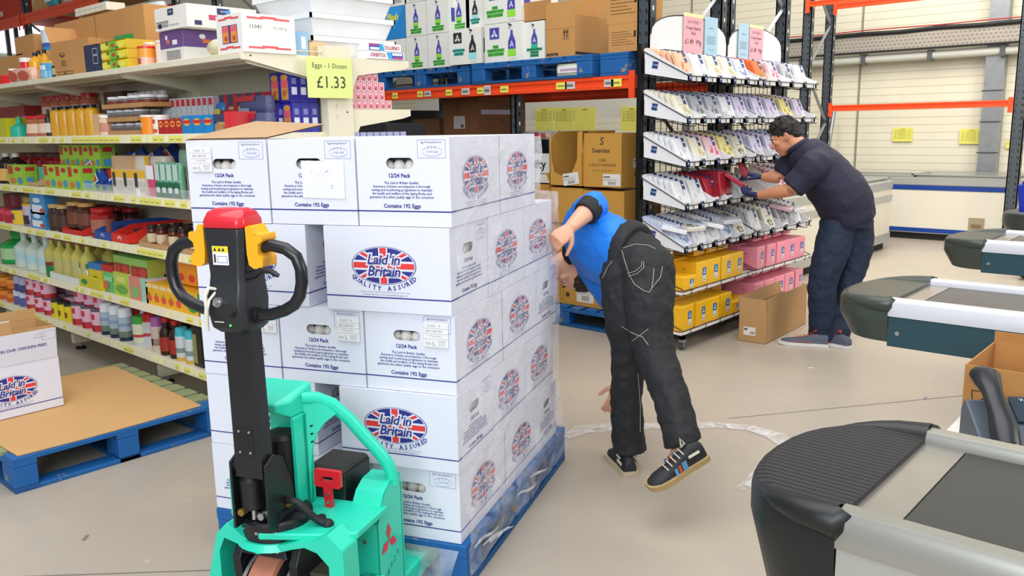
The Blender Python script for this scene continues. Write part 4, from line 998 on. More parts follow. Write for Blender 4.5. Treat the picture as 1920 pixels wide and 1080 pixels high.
kraft_box('cardboard_carton', 'small brown open box on top of the white and yellow packs', 210, 240, 292, 2.25, SZ[4]+.125, .14, c='#c4a27a')
wp = dict(c='#e7dfd0', side='#d9d0be', prints=[(.0, .7, 1, 1, '#e8b52a'), (.08, .3, .35, .9, '#3a3a3c'), (.4, .2, .95, .6, '#cfc8bc')])
put(k_box, 'tissue_pack', 'pack', 'white and yellow pack in the lower row on the third shelf', 211, 274, 319, 4, n=3, d=.13, **wp)
put(k_bag, 'tissue_pack', 'pack', 'yellow-ended soft pack lying in the upper row on the third shelf', 240, 300, 293, 4, n=2, d=.12, z0=SZ[4]+.125, Y=2.28, c='#d8d2c2', patches=[(0, 0, .3, 1, '#e8b52a')], tuck=.2)
put(k_bottle, 'glue_bottle', 'bottle', 'small white bottle with a red tip in front on the third shelf', 249, 259, 339, 4, Y=2.205, body='#e9e6e2', cap='#d03428', neck=.3, shoulder=.4)
put(k_aero, 'spray_bottle', 'bottle', 'little teal bottle on the third shelf beside the pink tube', 264, 275, 320, 4, body='#1f6f8f', cap='#cfd6da')
put(k_bag, 'pink_tube', 'tube', 'tall pink and white tube on the third shelf', 275, 291, 309, 4, c='#e0447c', patches=[(.05, .55, .95, .98, '#eef0f2')], d=.05)
put(k_bag, 'green_tube', 'tube', 'clear-topped green tube hanging in the row on the third shelf', 291, 337, 305, 4, n=4, c='#6fae90', patches=[(0, 0, 1, .45, '#1f6b4a'), (.1, .5, .9, .95, '#bcd8cc'), (.2, .15, .8, .3, '#e4efe8')], d=.05)
put(k_bag, 'mint_pouch', 'pouch', 'pale green pouch standing above the green tubes', 331, 357, 281, 4, z0=SZ[4]+.11, Y=2.3, c='#8fb9a4', patches=[(.2, .15, .8, .5, '#c9dccf'), (.3, .2, .6, .35, '#3d7d5f')], d=.06)
put(k_box, 'green_box', 'box', 'white and green striped box beneath the pale green pouch', 336, 352, 322, 4, Y=2.3, c='#e7ece6', prints=[(0, .55, 1, .8, '#2f8f5f'), (0, .1, 1, .35, '#2f8f5f')], d=.1)
put(k_bag, 'nut_bag', 'bag', 'clear bag of brown goods against the egg boxes on the third shelf', 345, 372, 318, 4, c='#9c7a68', d=.14)
mb = MB(); mb.box(xat(150, 2.19, 1.2), 2.207, SZ[4]+.002, xat(420, 2.19, 1.2), 2.209, SZ[4]+.055, film_mat(.12, .06, 3)); tag(mb.build('shelf_riser'), 'clear plastic riser along the front of the third shelf', 'shelf riser')
# fourth shelf
put(k_can, 'dessert_tub', 'tub', 'red tub in the lower row at the left of the fourth shelf', -20, 18, 392, 3, n=2, bands=((0, '#b01c2a'), (.6, '#d2405a')), lid='#b8203a')
put(k_can, 'custard_tub', 'tub', 'yellow tub with a navy lid on the fourth shelf', 13, 32, 392, 3, bands=((0, '#e6c22c'),), lid='#2c2b55', label=[(-40, 20, .3, .7, '#3a3270')])
put(k_can, 'custard_tub', 'tub', 'taller mauve tub with a yellow lid on the fourth shelf', 31, 58, 383, 3, bands=((0, '#8f7a9c'), (.3, '#cbb7c4')), lid='#d8b02c', label=[(-30, 30, .1, .5, '#3a2c3a')])
put(k_can, 'custard_tub', 'tub', 'dark red tub in the back row of the fourth shelf', 0, 36, 365, 3, n=2, Y=2.42, bands=((0, '#7e1b26'),), lid='#5b1420')
put(k_can, 'custard_tub', 'tub', 'yellow tub in the back row of the fourth shelf', 36, 56, 367, 3, Y=2.4, bands=((0, '#d9b63a'),), lid='#7a6a2a')
mk = dict(c='#3f8fca', side='#2f7db8', prints=[(.1, .1, .8, .45, '#e9eef4'), (.2, .55, .7, .8, 'o#d7e4ef'), (.6, .1, .95, .3, 'o#c4523a')])
put(k_box, 'milk_powder_box', 'box', 'blue and white box on the fourth shelf, lower of the stack', 58, 86, 394, 3, d=.08, n=1, **mk)
put(k_box, 'milk_powder_box', 'box', 'blue and white box on the fourth shelf, upper of the stack', 57, 85, 363, 3, d=.08, z0=SZ[3]+.105, **mk)
put(k_jar, 'coffee_jar', 'jar', 'coffee jar with a pale gold lid on the fourth shelf', 85, 115, 384, 3, n=2, body='#3b2118', lid='#c9a468', lab='#4a2c1e')
put(k_jar, 'coffee_jar', 'jar', 'tall gold-lidded coffee jar in the red display tray', 117, 157, 380, 3, n=2, z0=SZ[3]+.03, body='#4f2a1c', lid='#d0a45c', lab='#7a3f28', Y=2.24)
t = thing('display_tray', 'red display tray with the gold-lidded coffee jars', 'tray', (xat(136, 2.22, .9), 2.215, SZ[3])); mb = MB(); open_tray(mb, .32, .3, .07, .035, mat('#d02a22', .5), mat('#7a1c18', .6)); mb.build('tray_body', t)
put(k_jar, 'sprinkle_jar', 'jar', 'square red jar filled with speckled sweets on the fourth shelf', 157, 184, 391, 3, body='#a3201f', lid='#c22224', lab='#a8684c', seg=8)
put(k_jar, 'coffee_jar', 'jar', 'dark jar with a red lid in the back row of the fourth shelf', 160, 240, 388, 3, n=4, Y=2.45, body='#3a1b16', lid='#a3201f', lab='#7a2a22')
for i, (p0, p1, c, c2, la) in enumerate(((178, 209, '#2f4f9c', '#9aa6c8', 'navy'), (210, 241, '#dc2f22', '#e8b0a8', 'red'))):
    X0, X1 = xat(p0, 2.215, .9), xat(p1, 2.215, .9); w = X1-X0
    t = thing('display_tray', 'long %s-fronted display tray with a pale emblem on the fourth shelf' % la, 'tray', ((X0+X1)/2, 2.212, SZ[3])); mb = MB()
    open_tray(mb, w, .44, .1, .055, mat(c, .5), mat('#5a4030', .8)); mb.ellipse(0, .028, .03, .018, mat(c2), FR((0, 0, 0), (1, 0, 0), (0, 0, 1)), .001, 16); mb.ellipse(0, .02, .018, .01, mat(c, .5), FR((0, 0, 0), (1, 0, 0), (0, 0, 1)), .0016, 16); mb.build('tray_body', t)
    f = make('spread_jar', 'dark jar inside the %s-fronted tray' % la, 'jar', 'dark jars inside the %s-fronted tray' % la, k_jar(.06, .06, .07, body='#1e1a22' if i == 0 else '#3a2018', lid='#2b2b3c', lab='#3a3a52'))
    f.location = ((X0+X1)/2, 2.30, SZ[3]+.006)
    for j in range(1, 4): dup(f, loc=((X0+X1)/2+.02*(j % 2), 2.30+j*.08, SZ[3]+.006))
for i, (p0, p1) in enumerate(((260, 300), (300, 340), (340, 380))):
    X0, X1 = xat(p0, 2.215, .9), xat(p1, 2.215, .9); w = X1-X0
    t = thing('display_tray', 'plain brown display tray of honey jars, %s from the left on the fourth shelf' % ['first', 'second', 'third'][i], 'tray', ((X0+X1)/2, 2.215, SZ[3])); mb = MB(); open_tray(mb, w-.006, .42, .12, .03, mat('#c29a68', .8), mat('#7c5a38', .8)); mb.build('tray_body', t)
    f = None
    for r in range(3):
        for j in range(2):
            loc = (X0+w*(.28+.44*j), 2.235+r*.08, SZ[3]+.006)
            if f is None: f = make('honey_jar', 'amber jar in the %s brown tray' % ['first', 'second', 'third'][i], 'jar', 'amber jars in the %s brown tray' % ['first', 'second', 'third'][i], k_jar(.07, .07, .12, body='#5a2410', lid='#2c2220' if i < 2 else '#c9a03a', lab='#d8c3a0', lh=.16)); f.location = loc
            else: dup(f, loc=loc)
# fifth shelf
put(k_bottle, 'green_bottle', 'bottle', 'bright green bottle at the left edge of the fifth shelf', -16, 18, 436, 2, n=1, body='#1f9a44', cap='#1c8a3c', lab='#a8cf9a', shoulder=.6, neck=.4)
put(k_bottle, 'vinegar_bottle', 'bottle', 'frosted clear bottle with a small blue and red label on the fifth shelf', 18, 80, 436, 2, n=3, body='#c3d2c6', cap='#cfd8d0', lab='#a9cdd0', shoulder=.55, neck=.3, lz=(.2, .42))
put(k_bottle, 'oil_bottle', 'bottle', 'pale yellow oil bottle with a red cap on the fifth shelf', 78, 162, 447, 2, n=5, body='#c2b85a', cap='#b23a30', lab='#b8b06a', shoulder=.6, neck=.3, rows=2)
put(k_can, 'green_tin', 'tin', 'low round green tin on the fifth shelf before the oil', 78, 96, 492, 2, Y=2.21, bands=((0, '#1f7a3c'), (.8, '#7a2a22')))
t = thing('lemon_tray', 'white tray with green edge holding lemon-shaped bottles on the fifth shelf', 'tray', (xat(122, 2.215, .55), 2.212, SZ[2])); mb = MB(); open_tray(mb, xat(151, 2.2, .55)-xat(95, 2.2, .55), .3, .05, .045, mat('#e2e6e0', .5), mat('#2f8f4a', .6)); mb.build('tray_body', t)
f = None
for r in range(3):
    for j in range(4):
        loc = (xat(103+j*12, 2.24, .6), 2.25+r*.07, SZ[2]+.01)
        if f is None:
            l = MB(); l.ball((0, .03, .045), (.028, .028, .036), '#e6cf22', 10, 8); l2 = MB(); l2.lathe([(.011, .076, mat('#2f8f3c')), (.01, .096, mat('#2f8f3c'))], 8, TR(0, .03, 0)); f = make('lemon_bottle', 'yellow lemon-shaped juice bottle with a green cap in the white tray', 'bottle', 'lemon-shaped bottles in the white tray', [('bottle_body', l), ('cap', l2)]); f.location = loc
        else: dup(f, loc=loc)
for p0, p1, q, c, b, la in ((150, 168, 494, '#2d8f4f', '#e8e6dc', 'green-topped white tin'), (167, 193, 494, '#2f7fc0', '#d9c42a', 'blue-topped yellow tin'), (193, 214, 497, '#c22f28', '#c9a42a', 'red-topped yellow tin')):
    put(k_box, 'spice_tin', 'tin', la+' on the fifth shelf', p0, p1, q, 2, Y=2.24, z0=SZ[2]+.005, c=b, top=c, prints=[(0, .75, 1, 1, c), (.3, .15, .7, .5, 'o#8a7a2a')], sprints=[(0, .75, 1, 1, c)], d=.08)
put(k_box, 'yellow_tray', 'tray', 'low yellow tray in front of the coloured tins on the fifth shelf', 148, 188, 521, 2, Y=2.202, c='#d6c72a', prints=[(.1, .3, .4, .8, 'o#2d8f4f')], d=.03)
put(k_bag, 'green_pouch', 'pouch', 'green pouch printed with fruit on the fifth shelf', 189, 214, 512, 2, c='#5cbf72', patches=[(.1, .15, .6, .6, 'o#c96a52'), (.3, .6, .9, .85, '#9fd8a0')], d=.06)
put(k_box, 'tea_box', 'box', 'lime yellow tea box in the lower row on the fifth shelf', 214, 243, 512, 2, d=.12, c='#b8cf4a', side='#e6ead8', prints=[(.1, .1, .9, .5, 'o#6fae4a'), (.2, .6, .8, .85, '#d9e07a')])
put(k_box, 'tea_box', 'box', 'coral and green tea box in the lower row on the fifth shelf', 243, 265, 519, 2, d=.12, c='#d98a7a', side='#7fc06a', prints=[(.2, .1, .8, .6, 'o#7fc06a')])
put(k_box, 'tea_box', 'box', 'pale teal tea box in the lower row on the fifth shelf', 265, 278, 523, 2, d=.12, c='#9fcfb9', side='#c8b9d0')
put(k_box, 'fruit_box', 'box', 'green box printed with red berries stacked above the tea boxes', 214, 277, 483, 2, n=2, z0=SZ[2]+.135, Y=2.24, d=.16, c='#9fae4a', top='#7fc46a', prints=[(.05, .05, .95, .6, '#8e3a2c'), (.1, .1, .4, .5, 'o#c43a30'), (.5, .1, .9, .55, 'o#c9402f'), (0, .65, 1, 1, '#8fc05a')])
put(k_box, 'fruit_box', 'box', 'pink and green box in the back row near the truck handle', 276, 312, 484, 2, z0=SZ[2]+.1, Y=2.34, d=.1, c='#b56a5a', prints=[(0, .5, 1, 1, '#a9944a')])
put(k_box, 'orange_tray', 'tray', 'flat orange tray behind the yellow drink boxes', 287, 345, 515, 2, Y=2.34, c='#e8742a', top='#f07f2c', d=.25)
db = dict(c='#f0b62a', side='#e59a22', prints=[(.05, .78, .95, .95, '#e8d9a0'), (.15, .15, .85, .5, 'o#e05a3a'), (.4, .45, .6, .6, 'o#5fae3a')])
put(k_box, 'drink_box', 'box', 'yellow drink box with a fruit picture in the front row of the fifth shelf', 274, 342, 536, 2, n=5, d=.08, rows=2, **db)
put(k_box, 'drink_box', 'box', 'yellow box with a big green leaf picture on the fifth shelf', 341, 372, 548, 2, n=1, d=.1, c='#e8b42a', side='#2f8f3a', prints=[(.3, .1, 1, .9, 'o#2f9a3c'), (.1, .3, .4, .6, 'o#e8d07a')])
put(k_box, 'drink_box', 'box', 'upright orange drink box with a strawberry in the upper row', 330, 390, 495, 2, n=3, d=.08, z0=SZ[2]+.14, Y=2.3, c='#ef9a22', side='#a81f24', prints=[(.2, .15, .8, .5, 'o#e0402f')])
put(k_box, 'drink_box', 'box', 'orange box supporting the upper drink boxes', 330, 390, 545, 2, n=2, d=.1, Y=2.33, c='#ee7f28')
# bottom shelf
put(k_can, 'bean_can', 'tin', 'orange tin in the lower row at the left edge of the bottom shelf', -26, 20, 545, 1, n=3, bands=((0, '#c9601c'), (.5, '#e8862c')))
put(k_can, 'bean_can', 'tin', 'orange tin in the upper row at the left edge of the bottom shelf', -26, 20, 520, 1, n=3, z0=SZ[1]+.113, bands=((0, '#d8741c'), (.6, '#e89a2c')))
put(k_can, 'bean_can', 'tin', 'blue-violet tin on the bottom shelf, lower row', 20, 42, 546, 1, n=2, bands=((0, '#5a5a9c'), (.6, '#c9cfe0')))
put(k_can, 'bean_can', 'tin', 'blue-violet tin on the bottom shelf, upper row', 21, 41, 519, 1, n=2, z0=SZ[1]+.113, bands=((0, '#3f3f7a'), (.5, '#a9aec8')))
pc = dict(bands=((0, '#c22f3c'), (.3, '#e3b3c3'), (.9, '#5b5560')), label=[(-40, 30, .55, .8, '#c9304c'), (-30, 20, .05, .3, '#8a1c1c')])
put(k_can, 'fruit_can', 'tin', 'pink tin with red fruit in the lower row of the bottom shelf', 42, 91, 555, 1, n=3, rows=2, **pc)
put(k_can, 'fruit_can', 'tin', 'pink tin with red fruit in the upper row of the bottom shelf', 42, 84, 524, 1, n=3, z0=SZ[1]+.116, **pc)
put(k_can, 'fruit_can', 'tin', 'mauve tin at the back of the bottom shelf behind the yellow tins', 88, 130, 528, 1, n=3, Y=2.4, z0=SZ[1]+.1, bands=((0, '#a8788c'), (.5, '#c9a9b8')))
put(k_can, 'fruit_can', 'tin', 'mauve tin under the upper mauve ones', 88, 130, 560, 1, n=3, Y=2.4, bands=((0, '#8c4a5c'), (.5, '#b98a9c')))
put(k_can, 'yellow_can', 'tin', 'yellow tin with a black lid on the bottom shelf', 91, 128, 567, 1, n=3, bands=((0, '#d8c81c'), (.88, '#2c2a28')), label=[(-40, 30, .25, .55, '#8a3a22')])
put(k_can, 'fruit_can', 'tin', 'large pink tin right of the yellow tins, lower row', 127, 182, 575, 1, n=3, **pc)
put(k_can, 'fruit_can', 'tin', 'large pink tin right of the yellow tins, upper row', 131, 186, 545, 1, n=3, z0=SZ[1]+.12, Y=2.25, **pc)
ae = dict(body='#a9b9c6', cap='#e3e6ea', base='#1c2b4a', bands=((.12, .3, '#6a7a6a'), (.45, .55, '#7f9ab8')))
put(k_aero, 'air_freshener', 'aerosol', 'pale blue aerosol with a white cap on the bottom shelf', 181, 232, 574, 1, n=3, rows=2, **ae)
put(k_aero, 'air_freshener', 'aerosol', 'aerosol with a white cap set back beside the red one', 226, 240, 575, 1, Y=2.3, **ae)
put(k_aero, 'spray_can', 'aerosol', 'red-capped aerosol behind the green-capped one', 234, 248, 580, 1, Y=2.3, body='#c9a9a0', cap='#c2201f', base='#3a2420')
put(k_aero, 'spray_can', 'aerosol', 'green-capped pale yellow aerosol at the shelf joint', 240, 260, 594, 1, body='#d8dcc2', cap='#3d9a3a', base='#b9c4cc', bands=((.3, .4, '#b8454a'),))
put(k_aero, 'spray_can', 'aerosol', 'red-capped grey aerosol right of the green-capped one', 259, 278, 588, 1, Y=2.26, body='#c9cdd0', cap='#b81c22', bands=((.3, .4, '#b8454a'),))
put(k_aero, 'spray_can', 'aerosol', 'violet-capped aerosol on the bottom shelf', 277, 293, 596, 1, body='#c6b8a8', cap='#a05aa0', bands=((.3, .4, '#b8454a'), (.2, .28, '#c98a4a')))
put(k_bottle, 'soy_bottle', 'bottle', 'small dark brown bottle with a red cap on the bottom shelf', 292, 328, 600, 1, n=2, body='#2c1512', cap='#b82420', lab='#9c2a1c', shoulder=.6, neck=.45, lz=(.12, .5), rows=2)
put(k_aero, 'spray_can', 'aerosol', 'aqua-capped white aerosol beside the black tin', 322, 358, 618, 1, n=2, body='#c9d4d6', cap='#3fb4c4', base='#c9a24a', bands=((.25, .4, '#7a8f92'),), rows=2)
bt = thing('oil_tin', 'tall black rectangular oil tin with a pale label at the end of the bottom shelf', 'tin', (xat(372, 2.24, .3), 2.235, SZ[1])); mb = MB(); h = .27
mb.loft([[(x*k, y*k+.045*(1-k)*2, z) for x, y in ((-.05, 0), (.05, 0), (.05, .09), (-.05, .09))] for k, z in ((1, 0), (1, h*.86), (.75, h*.95))], mat('#17181a', .25)); mb.rect(-.045, .02, .0, h*.7, mat('#8d8f5a'), FR((0, 0, 0), (1, 0, 0), (0, 0, 1)), .001); mb.build('tin_body', bt, bevel=.004)
mb = MB(); mb.cyl((0, .045, h*.95), (0, .045, h), .018, '#17181a'); mb.build('cap', bt)
# ================================================================ goods on the racking
Zb = 1.874
pallet('blue pallet on the orange beam, leftmost under the blue and white cleaning boxes', (-6.17+1.2, RY0-.02, Zb), PI/2)
pallet('blue pallet on the orange beam, middle one with bright chipped blocks', (-4.90+1.2, RY0-.06, Zb), PI/2)
t = thing('blue_pallet', 'end of a third blue pallet on the beam beside the grey upright', 'pallet', (-3.66, RY0-.02, Zb)); 
for n, b in (('block', (0, 0, .02, .24, .12, .116)), ('base_board', (0, 0, 0, .24, .95, .02)), ('deck_board', (0, 0, .138, .24, .95, .16)), ('stringer', (0, 0, .116, .24, .1, .138)), ('block', (0, .8, .02, .24, .95, .116))):
    mb = MB(); mb.box(*b, blue); mb.build(n, t, bevel=.004, seg=1)
ZP = Zb+.163
sprayw = mat('#e6e6df', .5, var=.03)
def bottle_print(mb, F, cx, y0, hh, c1, c2):
    P = lambda pts, m, z=.0012: mb.poly([(cx+x*hh, y0+y*hh, z) for x, y in pts], m, F)
    P([(-.16, .22), (.16, .22), (.15, .45), (.05, .66), (.05, .78), (-.05, .78), (-.05, .66), (-.15, .45)], mat(c1)); P([(-.17, .0), (.17, 0), (.17, .16), (-.17, .16)], mat(c2)); P([(-.16, .16), (.16, .16), (.16, .22), (-.16, .22)], mat(c2))
    P([(-.04, .78), (.04, .78), (.05, .88), (-.04, .93)], mat('#d9dadf'), .0015); P([(-.04, .88), (-.16, .98), (-.12, 1.0), (.02, .94)], mat('#3a3a4c'), .0016); P([(-.13, .9), (-.1, .9), (-.06, .82), (-.09, .82)], mat('#3a3a4c'), .0017)
    for pts in ([(-.08, .28), (-.055, .28), (.0, .42), (0, .48)], [(.08, .28), (.055, .28), (.0, .42), (0, .48)]): P(pts, mat('#f2f2f4'), .0016)
    P([(-.07, .33), (.07, .33), (.06, .35), (-.06, .35)], mat('#f2f2f4'), .0018)
def spray_box(label, X0, X1, z, h, kind, Y=RY0-.02, d=.3, rz=0):
    w = X1-X0; t = thing('cleaner_box', label, 'box', (X0, Y, z), rz); mb = MB(); mb.box(0, 0, 0, w-.004, d, h, sprayw)
    F = FR((0, 0, 0), (1, 0, 0), (0, 0, 1)); S = FR((w-.004, 0, 0), (0, 1, 0), (0, 0, 1))
    g = {'P': ('#4a49a8', '#8fdc3c', '#55c23a', ('PINE', 'DISINFECTANT', 'AND CLEANER')), 'B': ('#2c2c2e', '#9adbe0', '#2fa8a0', ('BATHROOM', 'CLEANER')), 'A': ('#4a49a8', '#2fb58a', '#1d9c6c', ('ANTIBACTERIAL', 'SURFACE', 'CLEANER'))}[kind]
    wide = w > .3
    if wide or kind == 'B' and w > .25:
        bottle_print(mb, F, w*.73, h*.12, h*.86, g[0], g[1]); mb.rect(w*.14, h*.6, w*.4, h*.9, mat(g[0]), F)
        mb.poly([(w*.2, h*.65, .0015), (w*.23, h*.65, .0015), (w*.27, h*.8, .0015), (w*.27, h*.86, .0015)], mat('#f2f2f4'), F); mb.poly([(w*.34, h*.65, .0015), (w*.31, h*.65, .0015), (w*.27, h*.8, .0015), (w*.27, h*.86, .0015)], mat('#f2f2f4'), F); mb.rect(w*.18, h*.69, w*.36, h*.71, mat('#f2f2f4'), F, .0018)
        cx, y0, sz = w*.3, h*.4, h*.085
        mb.text('12 x 750 ml', F, h*.05, mat('#444444'), w*.75, h*.05, .001, res=1)
    else: bottle_print(mb, F, w*.5, h*.25, h*.7, g[0], g[1]); cx, y0, sz = w*.5, h*.26, h*.07
    for i, s in enumerate(g[3]):
        L = len(s)*sz*.31; mb.rect(cx-L, y0-i*sz*1.15-sz*.5, cx+L, y0-i*sz*1.15+sz*.5, mat(g[2]), F, .0019); mb.text(s, F, sz, mat('#1d5c34'), cx, y0-i*sz*1.15, .0023, res=1, fat=.0006)
    mb.rect(d*.1, h*.3, d*.35, h*.7, mat(g[0]), S); mb.build('box_body', t); return t
hh = .275
cols = [(766, 805, 'P'), (806, 847, 'P')]
for lev in range(3):
    z = ZP+lev*(hh+.003)
    for i, (a, b, k) in enumerate(cols): spray_box('white box with green lettered cleaner bottle, %s column, %s layer above the left pallet' % (['left', 'second'][i], ['bottom', 'middle', 'top'][lev]), xat(a, RY0, 2.15), xat(b, RY0, 2.15), z, hh, k)
spray_box('tilted white box with the black bathroom cleaner bottle', xat(851, RY0, 2.1), xat(909, RY0, 2.1), ZP+.004, .28, 'B', Y=RY0-.05, rz=.04)
for lev in (1, 2):
    spray_box('white box with square purple emblem above the bathroom box, %s' % ['', 'lower', 'upper'][lev], xat(849, RY0+.1, 2.4), xat(889, RY0+.1, 2.4), ZP+lev*.283, .278, 'P', Y=RY0+.05)
    spray_box('white box with black emblem squeezed beside the purple one, %s' % ['', 'lower', 'upper'][lev], xat(890, RY0+.15, 2.4), xat(916, RY0+.1, 2.4), ZP+lev*.283, .278, 'B', Y=RY0+.05)
X0, X1 = xat(914, RY0, 2.15), xat(984, RY0, 2.15)
spray_box('wide white pine cleaner box sitting directly on the middle pallet', X0, X1, ZP, .29, 'P', Y=RY0-.03)
spray_box('wide white pine cleaner box, upper of the pair', X0, X1, ZP+.293, .29, 'P', Y=RY0-.03)
spray_box('narrow white antibacterial cleaner box below a brown flap', xat(984, RY0, 2.1), xat(1024, RY0, 2.1), ZP, .275, 'A', Y=RY0-.01, d=.28)
spray_box('white cleaner box at the back above the brown flap', xat(975, RY0+.4, 2.4), xat(1014, RY0+.4, 2.4), ZP+.29, .28, 'P', Y=RY0+.35, d=.28)
mb = MB(); mb.box(0, 0, 0, .26, .004, .14, '#b5824c'); mb.box(0, 0, 0, .26, .26, .003, '#b5824c'); o = mb.build('cardboard_flap'); o.location = (xat(983, RY0, 2.35), RY0+.0, ZP+.28); tag(o, 'raised brown cardboard divider above the antibacterial box', 'cardboard')
def dblarrow(mb, Fm, Sm, w, d, h):
    k = mat('#2c2520'); mb.frame(w*.6, h*.42, w*.78, h*.66, .003, k, Fm)
    for u in (.65, .73): mb.rect(w*u-.004, h*.46, w*u+.004, h*.6, k, Fm); mb.poly([(w*u-.014, h*.58, .001), (w*u+.014, h*.58, .001), (w*u, h*.64, .001)], k, Fm)
    mb.rect(w*.02, .01, w*.42, h*.1, k, Fm); mb.text('12x1 LITRE', Fm, h*.055, mat('#c9a06c'), w*.22, h*.055, .0015, res=1)
    mb.rect(.005, .01, d*.75, h*.1, k, Sm); mb.rect(0, h*.7, w, h*.705, mat('#8a6238'), Fm)
cb = '#bf8c50'
kraft_box('cardboard_carton', 'big brown carton with a two-arrow mark on the middle pallet', 1024, 1078, 30, RY0-.02, ZP, .42, c=cb, extra=dblarrow, flaps=('U',))
kraft_box('cardboard_carton', 'brown carton peeking above the two-arrow carton', 1070, 1120, 0, RY0+.5, ZP, .4, c=cb)
def lines(mb, Fm, Sm, w, d, h):
    for i in range(6): mb.rect(w*.1, h*(.25+i*.09), w*(.9-.13*(i % 3)), h*(.265+i*.09), mat('#4a3826'), Fm)
    mb.rect(w*.86, h*.5, w*.93, h*.72, mat('#2c2520'), Fm)
kraft_box('cardboard_carton', 'small brown carton with lines of print, lower of two by the grey upright', 1141, 1196, 44, RY0+.02, ZP, .3, c=cb, extra=lines)
zq = zat(44, xat(1168, RY0, 2.2), RY0+.02)
kraft_box('cardboard_carton', 'small brown carton resting on the one with lines of print', 1139, 1198, -30, RY0+.02, zq+.002, .3, c=cb, extra=lines)
def flashbox(label, p0, p1, z, h, kind):
    X0, X1 = xat(p0, RY0, z+.1), xat(p1, RY0, z+.1); w = X1-X0
    t = thing('cleaner_box', label, 'box', (X0, RY0-.02, z)); mb = MB(); bl = mat('#1f86cf', .45)
    mb.box(0, 0, 0, w-.004, .3, h, bl if kind else sprayw); F = FR((0, 0, 0), (1, 0, 0), (0, 0, 1))
    if kind: 
        mb.poly([(w*.05, h, .001), (w*.9, h, .001), (w*.55, h*.3, .001), (w*.2, h*.45, .001)], mat('#2c9be0'), F); mb.text('Flash', F, h*.28, mat('#e8dc3a'), w*.42, h*.68, .002, shear=.2, fat=.003); mb.poly([(w*.3, h*.4, .002), (w*.55, h*.5, .002), (w*.4, h*.35, .002)], mat('#123f8c'), F)
    else:
        mb.frame(w*.15, h*.1, w*.75, h*.32, .004, mat('#444444'), F)
        for i in range(12): mb.rect(w*(.18+i*.046), h*.13, w*(.2+i*.046), h*.3, mat('#333333'), F)
        for i in range(3): mb.rect(w*.3, h*(.5+i*.1), w*.7, h*(.515+i*.1), mat('#999999'), F)
    mb.build('box_body', t)
flashbox('white box with a barcode frame at the left of the left pallet, bottom', 729, 765, ZP, .27, 0)
flashbox('bright blue box with yellow script, middle layer left of the cleaner boxes', 722, 765, ZP+.273, .27, 1)
flashbox('white box with a barcode frame above the blue one', 725, 765, ZP+.546, .27, 0)
flashbox('bright blue box behind the shelf end, bottom layer', 700, 728, ZP, .27, 1)
# soft pack stuffed in the pallet
o = make('wipes_pack', 'pale green plastic pack pushed into the middle pallet opening', 'pack', None, k_bag(.27, .1, .085, c='#d3dcc2', patches=[(.15, .25, .85, .7, '#efeaf0'), (.2, .35, .8, .6, '#b9a0b8')], tuck=.3)); o.location = (xat(1075, RY0, 1.93), RY0-.06, Zb+.02+.002)
# cartons under the orange beam
def tapebox(mb, Fm, Sm, w, d, h):
    mb.rect(d*.05, h*.84, d*.95, h*.885, mat('#9a93a8', .15), Sm, .001); mb.ellipse(d*.5, h*.77, .02, .025, mat('#2a1c14'), Sm)
    mb.rect(w*.3, h*.71, w*.62, h*.83, mat('#a9a7a4', .6), Fm, .001); mb.rect(w*.5, h*.72, w*.58, h*.75, mat('#444444'), Fm, .0015)
    for i in range(4): mb.rect(w*.4, h*(.88+i*.02), w*(.46), h*(.89+i*.02), mat('#2a1c14'), Fm)
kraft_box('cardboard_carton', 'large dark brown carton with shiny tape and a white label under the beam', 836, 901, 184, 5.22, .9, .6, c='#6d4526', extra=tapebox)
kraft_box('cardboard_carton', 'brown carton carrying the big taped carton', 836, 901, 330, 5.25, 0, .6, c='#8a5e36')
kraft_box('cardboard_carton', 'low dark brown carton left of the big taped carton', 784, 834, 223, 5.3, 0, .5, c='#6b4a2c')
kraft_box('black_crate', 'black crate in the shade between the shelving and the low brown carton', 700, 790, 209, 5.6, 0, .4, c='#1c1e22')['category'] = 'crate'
kraft_box('black_crate', 'black plastic covered goods behind the lilac folders', 640, 740, 232, 4.2, 0, .4, c='#23252b')['category'] = 'crate'
